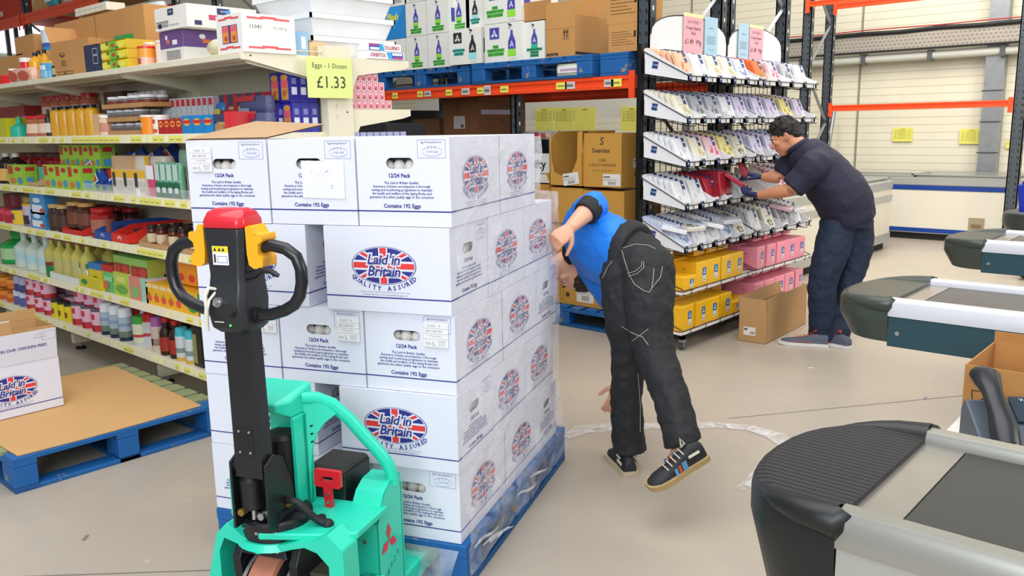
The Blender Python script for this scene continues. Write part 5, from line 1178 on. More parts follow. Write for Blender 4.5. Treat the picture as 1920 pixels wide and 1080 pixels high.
# napkin cartons on the floor pallet
pallet('blue pallet on the floor under the brown napkin cartons', (-3.42, 5.04, 0), PI/2)
nk = '#c08e3c'
def tick(mb, F, x, y, w, h):
    mb.rect(x, y, x+w, y+h, mat('#d9d6d2', .6), F, .0012); mb.rect(x+w*.05, y+h*.7, x+w*.4, y+h*.8, mat('#444444'), F, .0018)
    for i in range(10): mb.rect(x+w*(.3+i*.045), y+h*.1, x+w*(.32+i*.045), y+h*.35, mat('#333333'), F, .0018)
    for i in range(3): mb.rect(x+w*.05, y+h*(.42+i*.08), x+w*.8, y+h*(.44+i*.08), mat('#888888'), F, .0018)
def napk(full=True, txt=True):
    def f(mb, Fm, Sm, w, d, h):
        k = mat('#4a3a2c')
        if full:
            mb.text('S', Fm, h*.2, k, w*.48, h*.85, .001, fat=.001, shear=.1); mb.text('Swantex', Fm, h*.12, k, w*.46, h*.68, .001, fat=.0009)
            mb.text('2000', Fm, h*.085, k, w*.5, h*.5, .001); mb.text('LUNCH NAPKINS', Fm, h*.08, k, w*.5, h*.41, .001); mb.text('33cm 2 ply - 20 packs of 100', Fm, h*.04, k, w*.5, h*.31, .001, res=1)
            tick(mb, Fm, w*.52, h*.03, w*.46, h*.22)
        elif txt:
            mb.text('LUNCH NAPKINS', Fm, h*.075, k, w*.5, h*.42, .001); mb.text('33cm 2 ply - 20 packs of 100', Fm, h*.04, k, w*.5, h*.32, .001, res=1); tick(mb, Fm, w*.42, h*.05, w*.36, h*.24)
            mb.ellipse(w*.22, h*.12, .02, .02, k, Fm); mb.frame(w*.06, h*.05, w*.13, h*.2, .003, k, Fm)
        tick(mb, Sm, d*.35, h*.35, d*.35, h*.18); mb.rect(d*.4, h*.2, d*.7, h*.25, k, Sm)
    return f
zA = .163
kraft_box('napkin_carton', 'brown napkin carton with printed lettering and a white ticket, bottom right of the stack', 1046, 1133, 420, 5.1, zA, .5, c=nk, extra=napk(False))
kraft_box('napkin_carton', 'brown napkin carton at the bottom left beside the egg stack', 990, 1044, 420, 5.1, zA, .5, c=nk, extra=napk(False))
kraft_box('napkin_carton', 'brown napkin carton at the bottom row behind the bending man', 1134, 1178, 420, 5.1, zA, .5, c=nk, extra=napk(False, False))
zB = zat(420, -3.9, 5.1)
kraft_box('napkin_carton', 'crumpled brown napkin carton with an open top in the middle row', 1034, 1092, 352, 5.09, zB+.002, .5, c=nk, flaps=('L',), extra=napk(False, False))
kraft_box('napkin_carton', 'brown napkin carton in the middle row behind the bending man', 1093, 1170, 358, 5.1, zB+.002, .5, c=nk, extra=napk(False, False))
kraft_box('napkin_carton', 'brown napkin carton in the middle row next to the egg stack', 985, 1033, 356, 5.13, zB+.002, .5, c=nk, extra=napk(False, False))
zC = 1.085
kraft_box('napkin_carton', 'upright brown carton reading 2000 lunch napkins at the top of the stack', 1095, 1165, 250, 5.1, zC, .42, c=nk, extra=napk())
t = thing('napkin_carton', 'open brown carton with a curved cut front and notes inside', 'carton', (xat(1031, 5.08, 1.2), 5.08, zC)); w = xat(1092, 5.08, 1.2)-xat(1031, 5.08, 1.2); h = .41; mb = MB(); m = mat(nk, .75, var=.08, scale=3); mi = mat('#8d6428', .8)
mb.box(0, 0, 0, w, .42, .004, mi); mb.box(0, .416, 0, w, .42, h, mi)
for x in (0, w-.004):
    pr = [(0, 0), (.42, 0), (.42, h), (.1, h), (.03, h*.9), (0, h*.6)]; mb.loft([[(x, a, b) for a, b in pr], [(x+.004, a, b) for a, b in pr]], m)
P = [(0, 0), (w, 0), (w, h), (w*.86, h*.98), (w*.84, h*.5), (w*.7, h*.25), (w*.4, h*.18), (w*.15, h*.25), (w*.06, h*.5), (w*.04, h*.95), (0, h)]
tri = geometry.tessellate_polygon([[Vector((*p, 0)) for p in P]]); mb.add([(*p, 0) for p in P], tri, m, FR((0, 0, 0), (1, 0, 0), (0, 0, 1)))
mb.build('box_body', t)
mb = MB(); tick(mb, FR((w*.45, -.004, .0), (1, .0, .15), (-.15, 0, 1)), 0, .0, .15, .09); mb.build('white_ticket', t)
mb = MB(); mb.box(0, 0, 0, .12, .002, .16, '#c9b56a', TR(w*.45, .12, .05, ry=.25)); mb.box(0, 0, 0, .1, .002, .08, '#d9c57a', TR(w*.5, .1, .04, ry=-.2)); mb.build('paper_note', t)
t = thing('thrifty_box', 'tall white box with black band and lettering behind the egg stack', 'box', (xat(1008, 5.3, 1.3)-.3, 5.3, 1.085)); mb = MB(); w = xat(1030, 5.3, 1.3)-t.location.x; h = zat(262, t.location.x, 5.3)-1.085
mb.box(0, 0, 0, w, .3, h, mat('#e3e3e0', .4)); F = FR((0, 0, 0), (1, 0, 0), (0, 0, 1)); mb.rect(0, h*.68, w, h, mat('#101216', .25), F); mb.text('nifty', F, .1, mat('#16181c'), w-.125, h*.42, .001, fat=.002); mb.rect(w-.1, h*.2, w-.02, h*.22, mat('#666666'), F); mb.build('box_body', t)
o = make('flower_pack', 'flat pink and white packs on top of the white box with black band', 'pack', None, k_bag(.36, .2, .06, c='#d9c3ba', patches=[(.6, .2, .75, .9, '#b5405a'), (.8, .2, .95, .8, '#b85a4a')], tuck=.3)); o.location = (t.location.x+.2, 5.32, 1.087+h)
kraft_box('cardboard_carton', 'brown carton holding up the white box with black band', 985, 1030, 345, 5.3, zB+.002, .3, c=nk)
# cartons on the racking far left
rr = random.Random(11)
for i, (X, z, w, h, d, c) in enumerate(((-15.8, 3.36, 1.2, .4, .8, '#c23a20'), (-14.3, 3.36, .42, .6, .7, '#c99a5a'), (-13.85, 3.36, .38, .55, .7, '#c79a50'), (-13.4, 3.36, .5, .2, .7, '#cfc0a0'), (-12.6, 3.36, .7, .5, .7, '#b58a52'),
        (-8.9, 1.88, .5, .65, .8, '#a8743f'), (-7.6, 1.88, .7, .55, .8, '#3a2a1e'), (-10.0, 1.88, .7, .5, .8, '#4a3020'), (-11.2, 1.88, .8, .5, .8, '#2c211a'), (-12.6, 1.88, .7, .6, .8, '#7a5330'), (-13.6, 1.88, .7, .7, .8, '#8a6238'))):  # the near-black browns put the shade under the beam into the carton colour
    t = thing('rack_carton', ['red crate high in the far top left corner', 'tall brown carton on the high orange beam, first right of the frame', 'brown carton on the high orange beam, second right of the frame', 'low cream pack in the middle of the high orange beam', 'brown carton at the right end of the high orange beam', 'brown carton on the middle rack level behind the white sugar case', 'brown carton, shade painted in, on the middle rack level behind the white numbered case', 'brown carton with shade put into its colour under the high orange beam', 'brown carton with its shade painted in, at the left under the high orange beam', 'brown carton on the middle rack level by the left edge', 'taller brown carton on the middle rack level at the very left'][i], 'carton', (X, RY0+.06, z)); mb = MB(); mb.box(0, 0, 0, w, d, h, mat(c, .75, var=.08, scale=3)); mb.rect(w*.1, h*.2, w*.2, h*.4, mat('#d9d2c6'), FR((0, 0, 0), (1, 0, 0), (0, 0, 1))); mb.build('box_body', t)
beam(-11.69, -8.96, RY0-.05, 1.785, 1.872, 'orange beam of the middle level at the far left behind the groceries')
beam(-14.44, -11.81, RY0-.05, 1.785, 1.872, 'orange beam of the middle level at the left edge of the picture')
beam(-8.84, -6.45, RY0-.05, 1.785, 1.872, 'orange beam of the middle level behind the white cases')
o = make('blue_pouch', 'teal and white pouch on the high orange beam at the top left', 'pouch', None, k_bag(.34, .12, .26, c='#1f9cae', patches=[(.1, .2, .8, .35, '#d9e6e8'), (.2, .6, .8, .8, '#1b6fa8')])); o.location = (xat(106, 5.1, 3.5), 4.98, 3.36)
# ================================================================ freezers
fw = mat('#d9d4c4', .4, var=.03); fb = mat('#0f3c8c', .35); fg = mat('#a9aaa6', .35, .2); glass = mat('#bfc6c2', .06, alpha=.35)
def freezer(label, loc, rz, L, D, H, stripes=True):
    t = thing('chest_freezer', label, 'freezer', loc, rz)
    def rr_(x0, y0, x1, y1, r, n=5):
        P = []
        for cx, cy, a0 in ((x1-r, y0+r, -90), (x1-r, y1-r, 0), (x0+r, y1-r, 90), (x0+r, y0+r, 180)):
            for k in range(n+1): a = math.radians(a0+90*k/n); P.append((cx+r*math.cos(a), cy+r*math.sin(a)))
        return P
    mb = MB(); mb.prism(rr_(0, 0, L, D, .06), .09, H-.12, fw); mb.build('cabinet', t, 40)
    mb = MB(); mb.prism(rr_(.04, .05, L-.04, D-.04, .05), .0, .09, mat('#141414', .7)); mb.build('plinth', t)
    mb = MB(); o = rr_(-.01, -.012, L+.01, D+.01, .07); i = rr_(.05, .05, L-.05, D-.05, .05)
    mb.loft([[(x, y, H-.12) for x, y in o], [(x, y, H-.04) for x, y in o], [(x, y, H-.02) for x, y in i], [(x, y, H-.12) for x, y in i]], fg, cap=False); mb.build('rim', t, 30)
    mb = MB(); ii = rr_(.05, .05, L-.05, D-.05, .05); mb.loft([[(x, y, H-.5) for x, y in ii], [(x, y, H-.1) for x, y in ii]], mat('#cfcabc'), cap=False); mb.poly([(x, y, H-.45) for x, y in ii], mat('#8d8468', .8, var=.4, scale=5)); mb.build('liner', t)
    for k in range(2):
        mb = MB(); mb.box(.05+k*(L/2-.08), .04, H-.02+k*.018, L/2+.03+k*(L/2-.08), D-.04, H-.012+k*.018, glass); lid = mb.build('sliding_lid', t); lid['label'] = 'sliding glass lid'
        q = MB(); x0, x1, z = .05+k*(L/2-.08), L/2+.03+k*(L/2-.08), H-.022+k*.018
        for b in ((x0, .03, x1, .055), (x0, D-.055, x1, D-.03), (x0, .03, x0+.03, D-.03), (x1-.03, .03, x1, D-.03)): q.box(b[0], b[1], z, b[2], b[3], z+.014, fg)
        q.build('lid_frame', lid)
    if stripes:
        for z0, z1 in ((H-.19, H-.13), (.10, .155)):
            mb = MB(); mb.prism(rr_(-.006, -.008, L+.006, D+.004, .065), z0, z1, fb); mb.build('blue_strip', t, 40)
    else:
        for z0, z1 in ((H-.27, H-.2), (.1, .2)):
            mb = MB(); mb.prism(rr_(-.012, -.012, L+.012, D+.01, .07), z0, z1, fg); mb.build('bumper', t, 40)
    return t
f = freezer('long white chest freezer with two blue strips against the back wall', (-4.75, 11.75, 0), 0, 2.5, .72, .84)
mb = MB(); mb.box(1.95, -.01, .17, 2.13, -.001, .32, '#9c8f72'); mb.box(1.98, -.012, .19, 2.10, -.01, .24, '#7a6a4c'); mb.build('vent_grille', f)
freezer('white rounded chest freezer with grey bumpers behind the man in navy', (-3.42, 7.45, 0), PI/2, 3.3, .85, .86, False)
# ================================================================ napkin display stands
wire = mat('#16171a', .4, .3); tw = mat('#e4e4e6', .5, var=.03); navy = mat('#1b3f78', .45)
LV = [(1.80, .165), (1.53, .165), (1.25, .165), (.965, .16), (.68, .14), (.41, .0), (.13, 0)]
def stand(Y0, Y1, label):
    t = thing('display_stand', label, 'display stand', (0, 0, 0), group='black wire napkin display stands')
    XB, XF = -3.21, -2.87
    for y in (Y0, Y1-.03):
        mb = MB(); mb.box(XB-.04, y, .1, XB-.01, y+.03, 2.06, wire); mb.build('post', t)
    mb = MB()
    for k in range(27):
        z = .15+k*.07; mb.box(XB-.012, Y0, z, XB-.008, Y1, z+.004, wire)
    for k in range(14):
        y = Y0+.03+k*(Y1-Y0-.06)/13; mb.box(XB-.012, y, .12, XB-.008, y+.004, 2.02, wire)
    mb.build('mesh_back', t)
    for i, (z, hb) in enumerate(LV):
        zb = z+.062 if i < 5 else z+.02
        mb = MB()
        if i >= 5:
            mb.loft([[(XB, y, zb-.012), (XF, y, z-.012), (XF, y, z), (XB, y, zb)] for y in (Y0, Y1)], tw)
            b = mb.build('shelf_board', t); mb = MB()
        r = .0035; top = z+.055 if i < 5 else z+.04
        for y in (Y0+.005, Y1-.005):
            mb.tube([(XB, y, zb+.15 if i < 5 else zb+.12), (XF+.012, y, top-.02)], r, wire, 5); mb.tube([(XB, y, zb-.008), (XF+.012, y, z-.008)], r, wire, 5)
        mb.tube([(XF+.012, Y0+.005, top-.02), (XF+.012, Y1-.005, top-.02)], r, wire, 5)
        for k in range(5):
            y = Y0+.1+k*(Y1-Y0-.2)/4; mb.tube([(XF+.012, y, top-.02), (XF+.014, y, z-.012), (XF-.04, y, z-.012), (XB, y, zb-.01)], r, wire, 5)
        mb.build('wire_basket', t)
    mb = MB(); mb.box(XB-.03, Y0+.02, .085, XF+.0, Y0+.05, .11, wire); mb.box(XB-.03, Y1-.05, .085, XF, Y1-.02, .11, wire); mb.box(XB-.03, Y0+.02, .085, XB, Y1-.02, .11, wire); mb.box(XF-.03, Y0+.02, .085, XF, Y1-.02, .11, wire); mb.build('base_frame', t)
    for x in (XB, XF-.04):
        for y in (Y0+.08, Y1-.08):
            c = MB(); c.box(x-.018, y-.018, .05, x+.018, y+.018, .085, mat('#a9acae', .3, .7)); o = c.build('caster', t)
            c = MB(); c.cyl((x-.012, y, .03), (x+.012, y, .03), .03, mat('#4a4c50', .5), 16); c.cyl((x-.014, y, .03), (x+.014, y, .03), .012, mat('#a9acae', .3, .7), 10); c.build('caster_wheel', o, 50)
    return t
SY = [(4.9, 5.93), (5.97, 6.97)]
stand(*SY[0], 'black wire napkin stand nearer the camera, with yellow packs on the bottom')
stand(*SY[1], 'black wire napkin stand behind, with pink packs on the bottom')
def header(Y0, Y1, z0, label, pink, blue_, blue_first):
    t = thing('header_board', label, 'sign'); X = -3.20; n = 14; w = Y1-Y0
    P = [(0, 0), (w, 0), (w, .1)]+[(w/2+w/2*math.cos(PI*k/n), .1+.155*math.sin(PI*k/n)**.8) for k in range(1, n)]+[(0, .1)]
    mb = MB(); M_ = FR((X, Y0, z0), (0, 1, 0), (0, 0, 1)); mb.prism(P, -.004, .004, tw, M_); mb.build('board', t)
    mb = MB(); R = [[(X+.0, Y0+a, z0+b) for a, b in P]]; mb.tube([(X, Y0+a, z0+b) for a, b in P[2:]], .006, wire, 5); mb.tube([(X, Y0+.15*w, z0), (X, Y1-.1*w, z0)], .014, wire, 5); mb.build('board_edge', t)
    F_ = FR((X+.012, Y0, z0), (0, 1, 0), (0, 0, 1)); tx = mat('#9c747c', .7); td = mat('#55434c', .7); te = mat('#8a9aa8', .7)
    a, b = pink; mb = MB(); mb.box(a, -.01, 0, b, .25, .0015, mat('#e9a9b3', .6, var=.02), F_); q = (a+b)/2; W_ = b-a
    mb.text('NOUVEAU', F_, W_*.13, tx, q, .215, .003, res=1); mb.text('Design Napkins', F_, W_*.12, td, q, .175, .003, res=1); mb.text('20pk', F_, W_*.12, td, q, .14, .003, res=1); mb.text('£1.49  99p', F_, W_*.2, td, q, .08, .003, res=1, fat=.0004)
    mb.box(a, .25, .0, b, .275, .002, mat('#e6e0a8', .6), F_); mb.build('price_sheet', t)
    a, b = blue_; mb = MB(); mb.box(a, -.07, .004, b, .27, .0055, mat('#a9cbdc', .6, var=.02), F_); q = (a+b)/2
    mb.text('NAPKINS', F_, .018, te, q, .19, .007, res=1)
    for k in range(5): mb.rect(a+.03, .13-k*.012, b-.03-.01*(k % 2), .134-k*.012, te, F_, .007)
    mb.text('20 pk 99p', F_, .02, te, q, .04, .007, res=1); mb.text('20', F_, .02, te, q, -.0, .007, res=1); mb.build('price_sheet', t)
    return t
header(4.98, 6.02, 2.025, 'white arched header board with pink and blue price sheets, left of two', (.40, .67), (.69, .88), False)
header(6.06, 6.98, 2.02, 'white arched header board with blue and pink price sheets, right of two', (.32, .56), (.13, .30), True)
# trays of napkins: print colours per tray
PK = {'peach': ('#e8b594', '#d9764c'), 'white': ('#dcdde2', '#c3c6cf'), 'grey': ('#a9aab2', '#6d6e78'), 'cream': ('#e0dac8', '#c9b98a'), 'lilac': ('#c9c3dc', '#9a86b8'), 'orange': ('#d9642c', '#7a9a3a'), 'pink': ('#e0bcc4', '#c95a7a'), 'red': ('#a81f34', '#7a1424'), 'yellow': ('#dccf86', '#a9a04a'), 'blue': ('#c3cbe0', '#7f8fb8'), 'olive': ('#d8d6c8', '#6a6a4a')}
_pk = {}
def pack_mesh(c):
    # napkin pack lying on its spine: thickness along x, width along y, height z; front faces +x
    if c in _pk: return _pk[c]
    a, b = PK[c]; mb = MB(); m = mat(a, .35, var=.1, scale=18, bump=.15, bscale=30); T, Wd, H = .03, .165, .17
    n = 10; R = []
    for x, k in ((0, .93), (.004, 1), (T-.004, 1), (T, .93)):
        R.append([(x, Wd/2*k*sx, H/2+H/2*k*sz) for sx, sz in ((-1, -1), (1, -1), (1, 1), (-1, 1))])
    mb.loft(R, m); F = FR((T, -Wd/2, 0), (0, 1, 0), (0, 0, 1))
    mb.rect(.035, H*.58, .125, H*.6, mat(b), F, .0012); mb.rect(Wd*.62, H*.62, Wd*.84, H*1.0, navy, F, .0014); mb.rect(Wd*.66, H*.78, Wd*.8, H*.84, mat('#e8ecf2'), F, .0019)
    rr = random.Random(c)
    for k in range(5): mb.ellipse(Wd*rr.uniform(.2, .8), H*rr.uniform(.12, .5), rr.uniform(.008, .02), rr.uniform(.008, .02), mat(b), F, .0012+k*.0002, 8)
    mb.box(.0, Wd*.12, H*.9, T+.0008, Wd*.33, H+.001, navy); mb.box(.004, -Wd*.35, H+.0, T-.004, Wd*.0, H+.0012, mat(b))
    _pk[c] = mb.mesh('napkin_pack'); return _pk[c]
def pack(c, loc, lean, label, group, rz=0, rx=0):
    o = bpy.data.objects.new('napkin_pack', pack_mesh(c)); C.objects.link(o); o.location = loc; o.rotation_euler = (rx, lean, rz); return tag(o, label, 'napkins', group)
def tray(y0, y1, z, label, hb=.15, hf=.05, brown=False, xb=-3.2, xf=-2.868):
    t = thing('cardboard_tray', label, 'tray', (0, 0, 0)); mb = MB(); s = (.062)/.34; zf = lambda x: z+(xf-x)*s+.003; tk = .003
    for y in (y0, y1-tk):
        P = [(xb, zf(xb)), (xf, zf(xf)), (xf, zf(xf)+hf), (xf-.07, zf(xf)+hf+.035), (xb+.02, zf(xb)+hb), (xb, zf(xb)+hb)]
        mb.loft([[(a, yy, b) for a, b in P] for yy in (y, y+tk)], tw)
    mb.loft([[(xb, y, zf(xb)), (xf, y, zf(xf)), (xf, y, zf(xf)+tk), (xb, y, zf(xb)+tk)] for y in (y0, y1)], mat('#b58a58', .8) if brown else tw)
    F = FR((xf-.0, y0, zf(xf)), (0, 1, 0), (0, 0, 1)); mb.box(xf-tk, y0, zf(xf), xf, y1, zf(xf)+hf*.75, tw); mb.box(xf-tk, y0, zf(xf), xf, y0+.05, zf(xf)+hf+.012, tw); mb.box(xf-tk, y1-.03, zf(xf), xf, y1, zf(xf)+hf+.012, tw)
    mb.box(xb, y0, zf(xb), xb+tk, y1, zf(xb)+hb*.6, mat('#b58a58', .8))
    mb.rect(.012, .004, .042, hf*.95, navy, F, .001); mb.rect(.016, hf*.35, .038, hf*.6, mat('#c9d6e6'), F, .0016)
    G = FR((xb, y0-.0, zf(xb)), (1, 0, -s), (s, 0, 1)); mb.rect(.05, .045, .095, .09, navy, G, .001); mb.text('TORK', G, .016, mat('#dfe6f0'), .073, .068, .0016, res=1)
    mb.build('tray_body', t); return t
lvn = ['top', 'second', 'third', 'fourth', 'fifth']; rowc = {
 (0, 0): ['peach', 'white', 'cream', 'cream', 'blue'], (0, 1): ['orange', 'pink', 'grey', 'white'],
 (1, 0): ['cream', 'grey', 'grey', 'white', 'lilac'], (1, 1): ['lilac', 'lilac', 'yellow', 'lilac'],
 (2, 0): ['white', 'cream', 'pink', 'yellow', 'olive'], (2, 1): ['lilac', 'lilac', 'blue', 'cream'],
 (3, 0): ['white', 'white', 'red', 'olive', 'white'], (3, 1): ['olive', 'white', 'pink', 'white'],
 (4, 0): ['blue', 'white', 'white', 'blue', 'olive'], (4, 1): ['white', 'olive', 'grey', 'white']}
rr = random.Random(21)
for (lv, sd), cs in rowc.items():
    z = LV[lv][0]; Y0, Y1 = SY[sd]; n = len(cs); w = (Y1-Y0-.02)/n
    for i, c in enumerate(cs):
        a = Y0+.01+i*w; where = '%s tray, %s shelf, %s stand' % (['first', 'second', 'third', 'fourth', 'fifth'][i], lvn[lv], ['nearer', 'further'][sd])
        tray(a, a+w-.004, z, 'white cardboard tray, '+where, hb=LV[lv][1], brown=(lv in (3, 4) and i == 0))
        if sd == 1 and lv == 3 and i < 2: continue
        npk = 8 if lv == 4 and sd == 0 else 6
        
        empty = rr.random() < .0
        for k in range(npk):
            x = -3.175+k*(.045 if npk < 8 else .034); zz = z+(-2.868-x)*.182+.008
            lean = -.28-.02*k-rr.uniform(0, .05)
            o = pack(c, (x, a+w/2+rr.uniform(-.004, .004), zz), lean, '%s napkin pack in the %s' % (c, where), 'napkin packs, %s' % where, rz=rr.uniform(-.04, .04))
# loose packs thrown on the fifth shelf front and the man's red pack tray
for i, (y, x, c, rz) in enumerate(((5.02, -2.98, 'white', .5), (5.10, -2.95, 'olive', -.3), (5.22, -2.96, 'blue', .2), (5.42, -2.93, 'white', .6), (5.62, -2.95, 'white', -.4), (6.62, -2.95, 'pink', .3), (6.8, -2.95, 'white', -.2))):
    pack(c, (x+.06, y, .80+.01*(i % 3)), -1.35, 'loose %s napkin pack tossed on the fifth shelf, %s from near end' % (c, ['first', 'second', 'third', 'fourth', 'fifth', 'sixth', 'seventh'][i]), None, rz=rz)
for k in range(9):
    pack('red', (-3.13+k*.024, 5.42+.13, .985+.012+.03), -.15, 'bright red napkin pack standing in the row beside the white ones', 'row of red napkin packs on the fourth shelf')
# yellow and pink bundles
def bundle_mesh(c, s):
    mb = MB(); m = mat(c, .4, var=.08, scale=5, bump=.25, bscale=14); D, Wd, H = .165, .165, .172
    R = []
    for z, k in ((0, .97), (.006, 1), (H-.008, 1), (H, .96)): R.append([(D/2*k*sx, Wd/2*k*sy, z) for sx, sy in ((-1, -1), (1, -1), (1, 1), (-1, 1))])
    mb.loft(R, m); F = FR((D/2, -Wd/2, 0), (0, 1, 0), (0, 0, 1))
    mb.rect(Wd*.52, H*.42, Wd*.82, H*.74, mat('#1f6fb0' if s else '#3a5fb0', .4), F, .001); mb.rect(Wd*.52, H*.16, Wd*.82, H*.42, mat('#d9d6d0' if s else '#e3c0cc', .5), F, .001)
    mb.rect(Wd*.6, H*.5, Wd*.74, H*.55, mat('#e8eef4'), F, .0016); mb.rect(Wd*.65, H*.57, Wd*.69, H*.68, mat('#e8eef4'), F, .0016); mb.rect(Wd*.56, H*.22, Wd*.78, H*.25, mat('#9c8a4c' if s else '#b58a98'), F, .0016)
    L_ = FR((-D/2, -Wd/2, 0), (1, 0, 0), (0, 0, 1)); mb.rect(D*.35, H*.68, D*.5, H*.71, mat('#7a5a2a'), L_, .001)
    mb.rect(-D/2, -.001, D/2, .001, mat('#d9a51c' if s else '#c9607a'), Matrix.Translation((0, 0, H)), .0005)
    return mb.mesh('napkin_bundle')
YM, PM = bundle_mesh('#f0b81c', 1), bundle_mesh('#ee90a4', 0)
def bundle(me, x, y, z, label, group, rz=0, ry=0):
    o = bpy.data.objects.new('napkin_bundle', me); C.objects.link(o); o.location = (x, y, z); o.rotation_euler = (0, ry, rz); return tag(o, label, 'napkin bundle', group)
for lv, zz, nm in ((5, .41, 'upper'), (6, .13, 'lower')):
    for i in range(6):
        y = 4.995+i*.178
        if i < 5: bundle(YM, -3.135, y, zz+.02, 'yellow napkin bundle in the rear row of the %s yellow shelf' % nm, 'yellow bundles at the back of the %s shelf' % nm, rr.uniform(-.06, .06))
        if lv == 5 and i in (0,): continue
        if i > (3 if lv == 6 else 4): continue
        bundle(YM, -2.965, y+.01*(i % 2), zz+.012, 'yellow napkin bundle, %s shelf, front row, %s from the near end' % (nm, ['first', 'second', 'third', 'fourth', 'fifth', 'last'][i]), None, rr.uniform(-.1, .1))
        if lv == 5 and 1 < i < 5: bundle(YM, -3.09, y, zz+.197, 'yellow napkin bundle lying on the rear row of the upper yellow shelf', 'yellow bundles stacked on the rear row', .05).scale = (1, 1, .3)
    for i in range(5):
        y = 6.08+i*.185
        bundle(PM, -3.135, y, zz+.02, 'pink napkin bundle in the rear row of the %s pink shelf' % nm, 'pink bundles at the back of the %s shelf' % nm, rr.uniform(-.06, .06))
        bundle(PM, -2.965, y, zz+.012, 'pink napkin bundle, %s shelf, front row, %s from the near end' % (nm, ['first', 'second', 'third', 'fourth', 'fifth', 'last'][i]), None, rr.uniform(-.1, .1))
        if 0 < i < 5: bundle(PM, -3.09, y, zz+.197, 'pink napkin bundle lying on the rear row of the %s pink shelf' % nm, 'pink bundles stacked on the rear %s row' % nm, .05).scale = (1, 1, .3)
bundle(YM, -2.955, 4.995, .41+.014, 'yellow napkin bundle lying on its back at the near end of the upper yellow shelf', None, 0, 0).scale = (1, 1, .55)
for j, y in enumerate((5.70, 5.85)): bundle(YM, -2.96, y, .145, 'half-used low yellow napkin bundle on the lower shelf, %s' % ['left', 'right'][j], None).scale = (1, 1, .5)
# carton on the floor before the stand
c0 = on(1395, 637, Z=0); c1 = on(1435, 646, Z=0); c2 = on(1510, 607, Z=0)
ang = math.atan2(c2.y-c1.y, c2.x-c1.x)
t = thing('cardboard_carton', 'empty open brown carton with a white label on the floor by the man in navy', 'carton', c1, ang); L = (c2-c1).length; w = .2; h = .235
mb = MB(); k2 = mat('#b08a5c', .75, var=.08, scale=3); carton_open(mb, L, w, h, k2, mat('#8a6238', .8)); E_ = FR((0, w, 0), (0, -1, 0), (0, 0, 1)); mb.rect(.035, .05, .125, .11, mat('#d9d6d0', .6), E_, .001)
for k in range(7): mb.rect(.085+k*.005, .06, .0875+k*.005, .08, mat('#333333'), E_, .0015)
mb.rect(.04, .085, .065, .1, mat('#555566'), E_, .0015)
mb.build('box_body', t)
mb = MB(); mb.box(0, 0, h, .003, w, h+.08, k2); mb.build('box_flap', t)
mb = MB(); mb.box(0, 0, h, L, .003, h+.085, k2); mb.build('box_flap', t)
mb = MB(); mb.box(0, 0, 0, L, .003, .085, k2, TR(0, w, h, rx=-.15)); mb.build('box_flap', t)
# ================================================================ powered pallet truck
teal = mat('#22d0b0', .38, var=.05, scale=9, coat=.2); tealw = worn('#22d0b0', '#8a5a34', .70, 12, .42, .05); blk = mat('#141519', .42, var=.2, scale=12, bump=.04); blk_g = mat('#1b1c20', .3, bump=.03, bscale=90)
steel = mat('#b9bcc0', .25, .9); brass = mat('#a9854a', .35, .8); red = mat('#d3222c', .35); yel = mat('#f0ac1c', .4); rub = mat('#0f1012', .6)
T0 = SF(.53, -.45, 0)
tk = thing('pallet_truck', 'turquoise powered pallet truck with a black tiller parked at the egg pallet', 'pallet truck', T0, EA)
def bolt(mb, p, r=.006, ax=(0, -1, 0)): p = Vector(p); mb.cyl(p, p+Vector(ax)*.004, r, steel, 8)
for s in (-1, 1):
    x0 = .05+s*.19
    mb = MB(); R = [[(x0-.08, y, .05), (x0+.08, y, .05), (x0+.08, y, z), (x0-.08, y, z)] for y, z in ((.3, .115), (1.4, .105), (1.52, .07))]; mb.loft(R, tealw); f = mb.build('fork', tk, bevel=.006)
    mb = MB(); mb.cyl((x0-.05, 1.3, .037), (x0+.05, 1.3, .037), .037, mat('#3a3a3e', .5), 14); mb.build('load_roller', f, 50)
# yoke over the wheel
out_ = [(-.168, .03), (-.175, .2), (-.135, .345), (-.095, .385), (-.05, .352), (.0, .322), (.02, .318), (.06, .335), (.2, .372), (.235, .395), (.282, .352), (.285, .2), (.30, .03), (.245, .03), (.235, .2), (.236, .3), (.2, .335), (.16, .345), (.0, .300), (-.045, .318), (-.11, .335), (-.13, .29), (-.13, .2), (-.12, .03)]
mb = MB(); tri = geometry.tessellate_polygon([[Vector((x, z, 0)) for x, z in out_]])
mb.add([(x, -.02, z) for x, z in out_], tri, teal); mb.add([(x, .06, z) for x, z in out_], [t[::-1] for t in tri], teal)
n = len(out_); mb.loft([[(x, -.02, z) for x, z in out_], [(x, .06, z) for x, z in out_]], teal, cap=False)
mb.build('wheel_yoke', tk, bevel=.006)
mb = MB(); mb.prism([(-.09, .03), (.02, -.03), (.2, .02), (.285, .06), (.285, .24), (-.16, .24), (-.16, .08)], .352, .372, tealw); mb.build('top_plate', tk, bevel=.004)
mb = MB(); mb.prism([(-.12, .24), (.29, .24), (.29, .30), (-.12, .30)], .10, .36, teal); mb.build('cross_member', tk, bevel=.004)
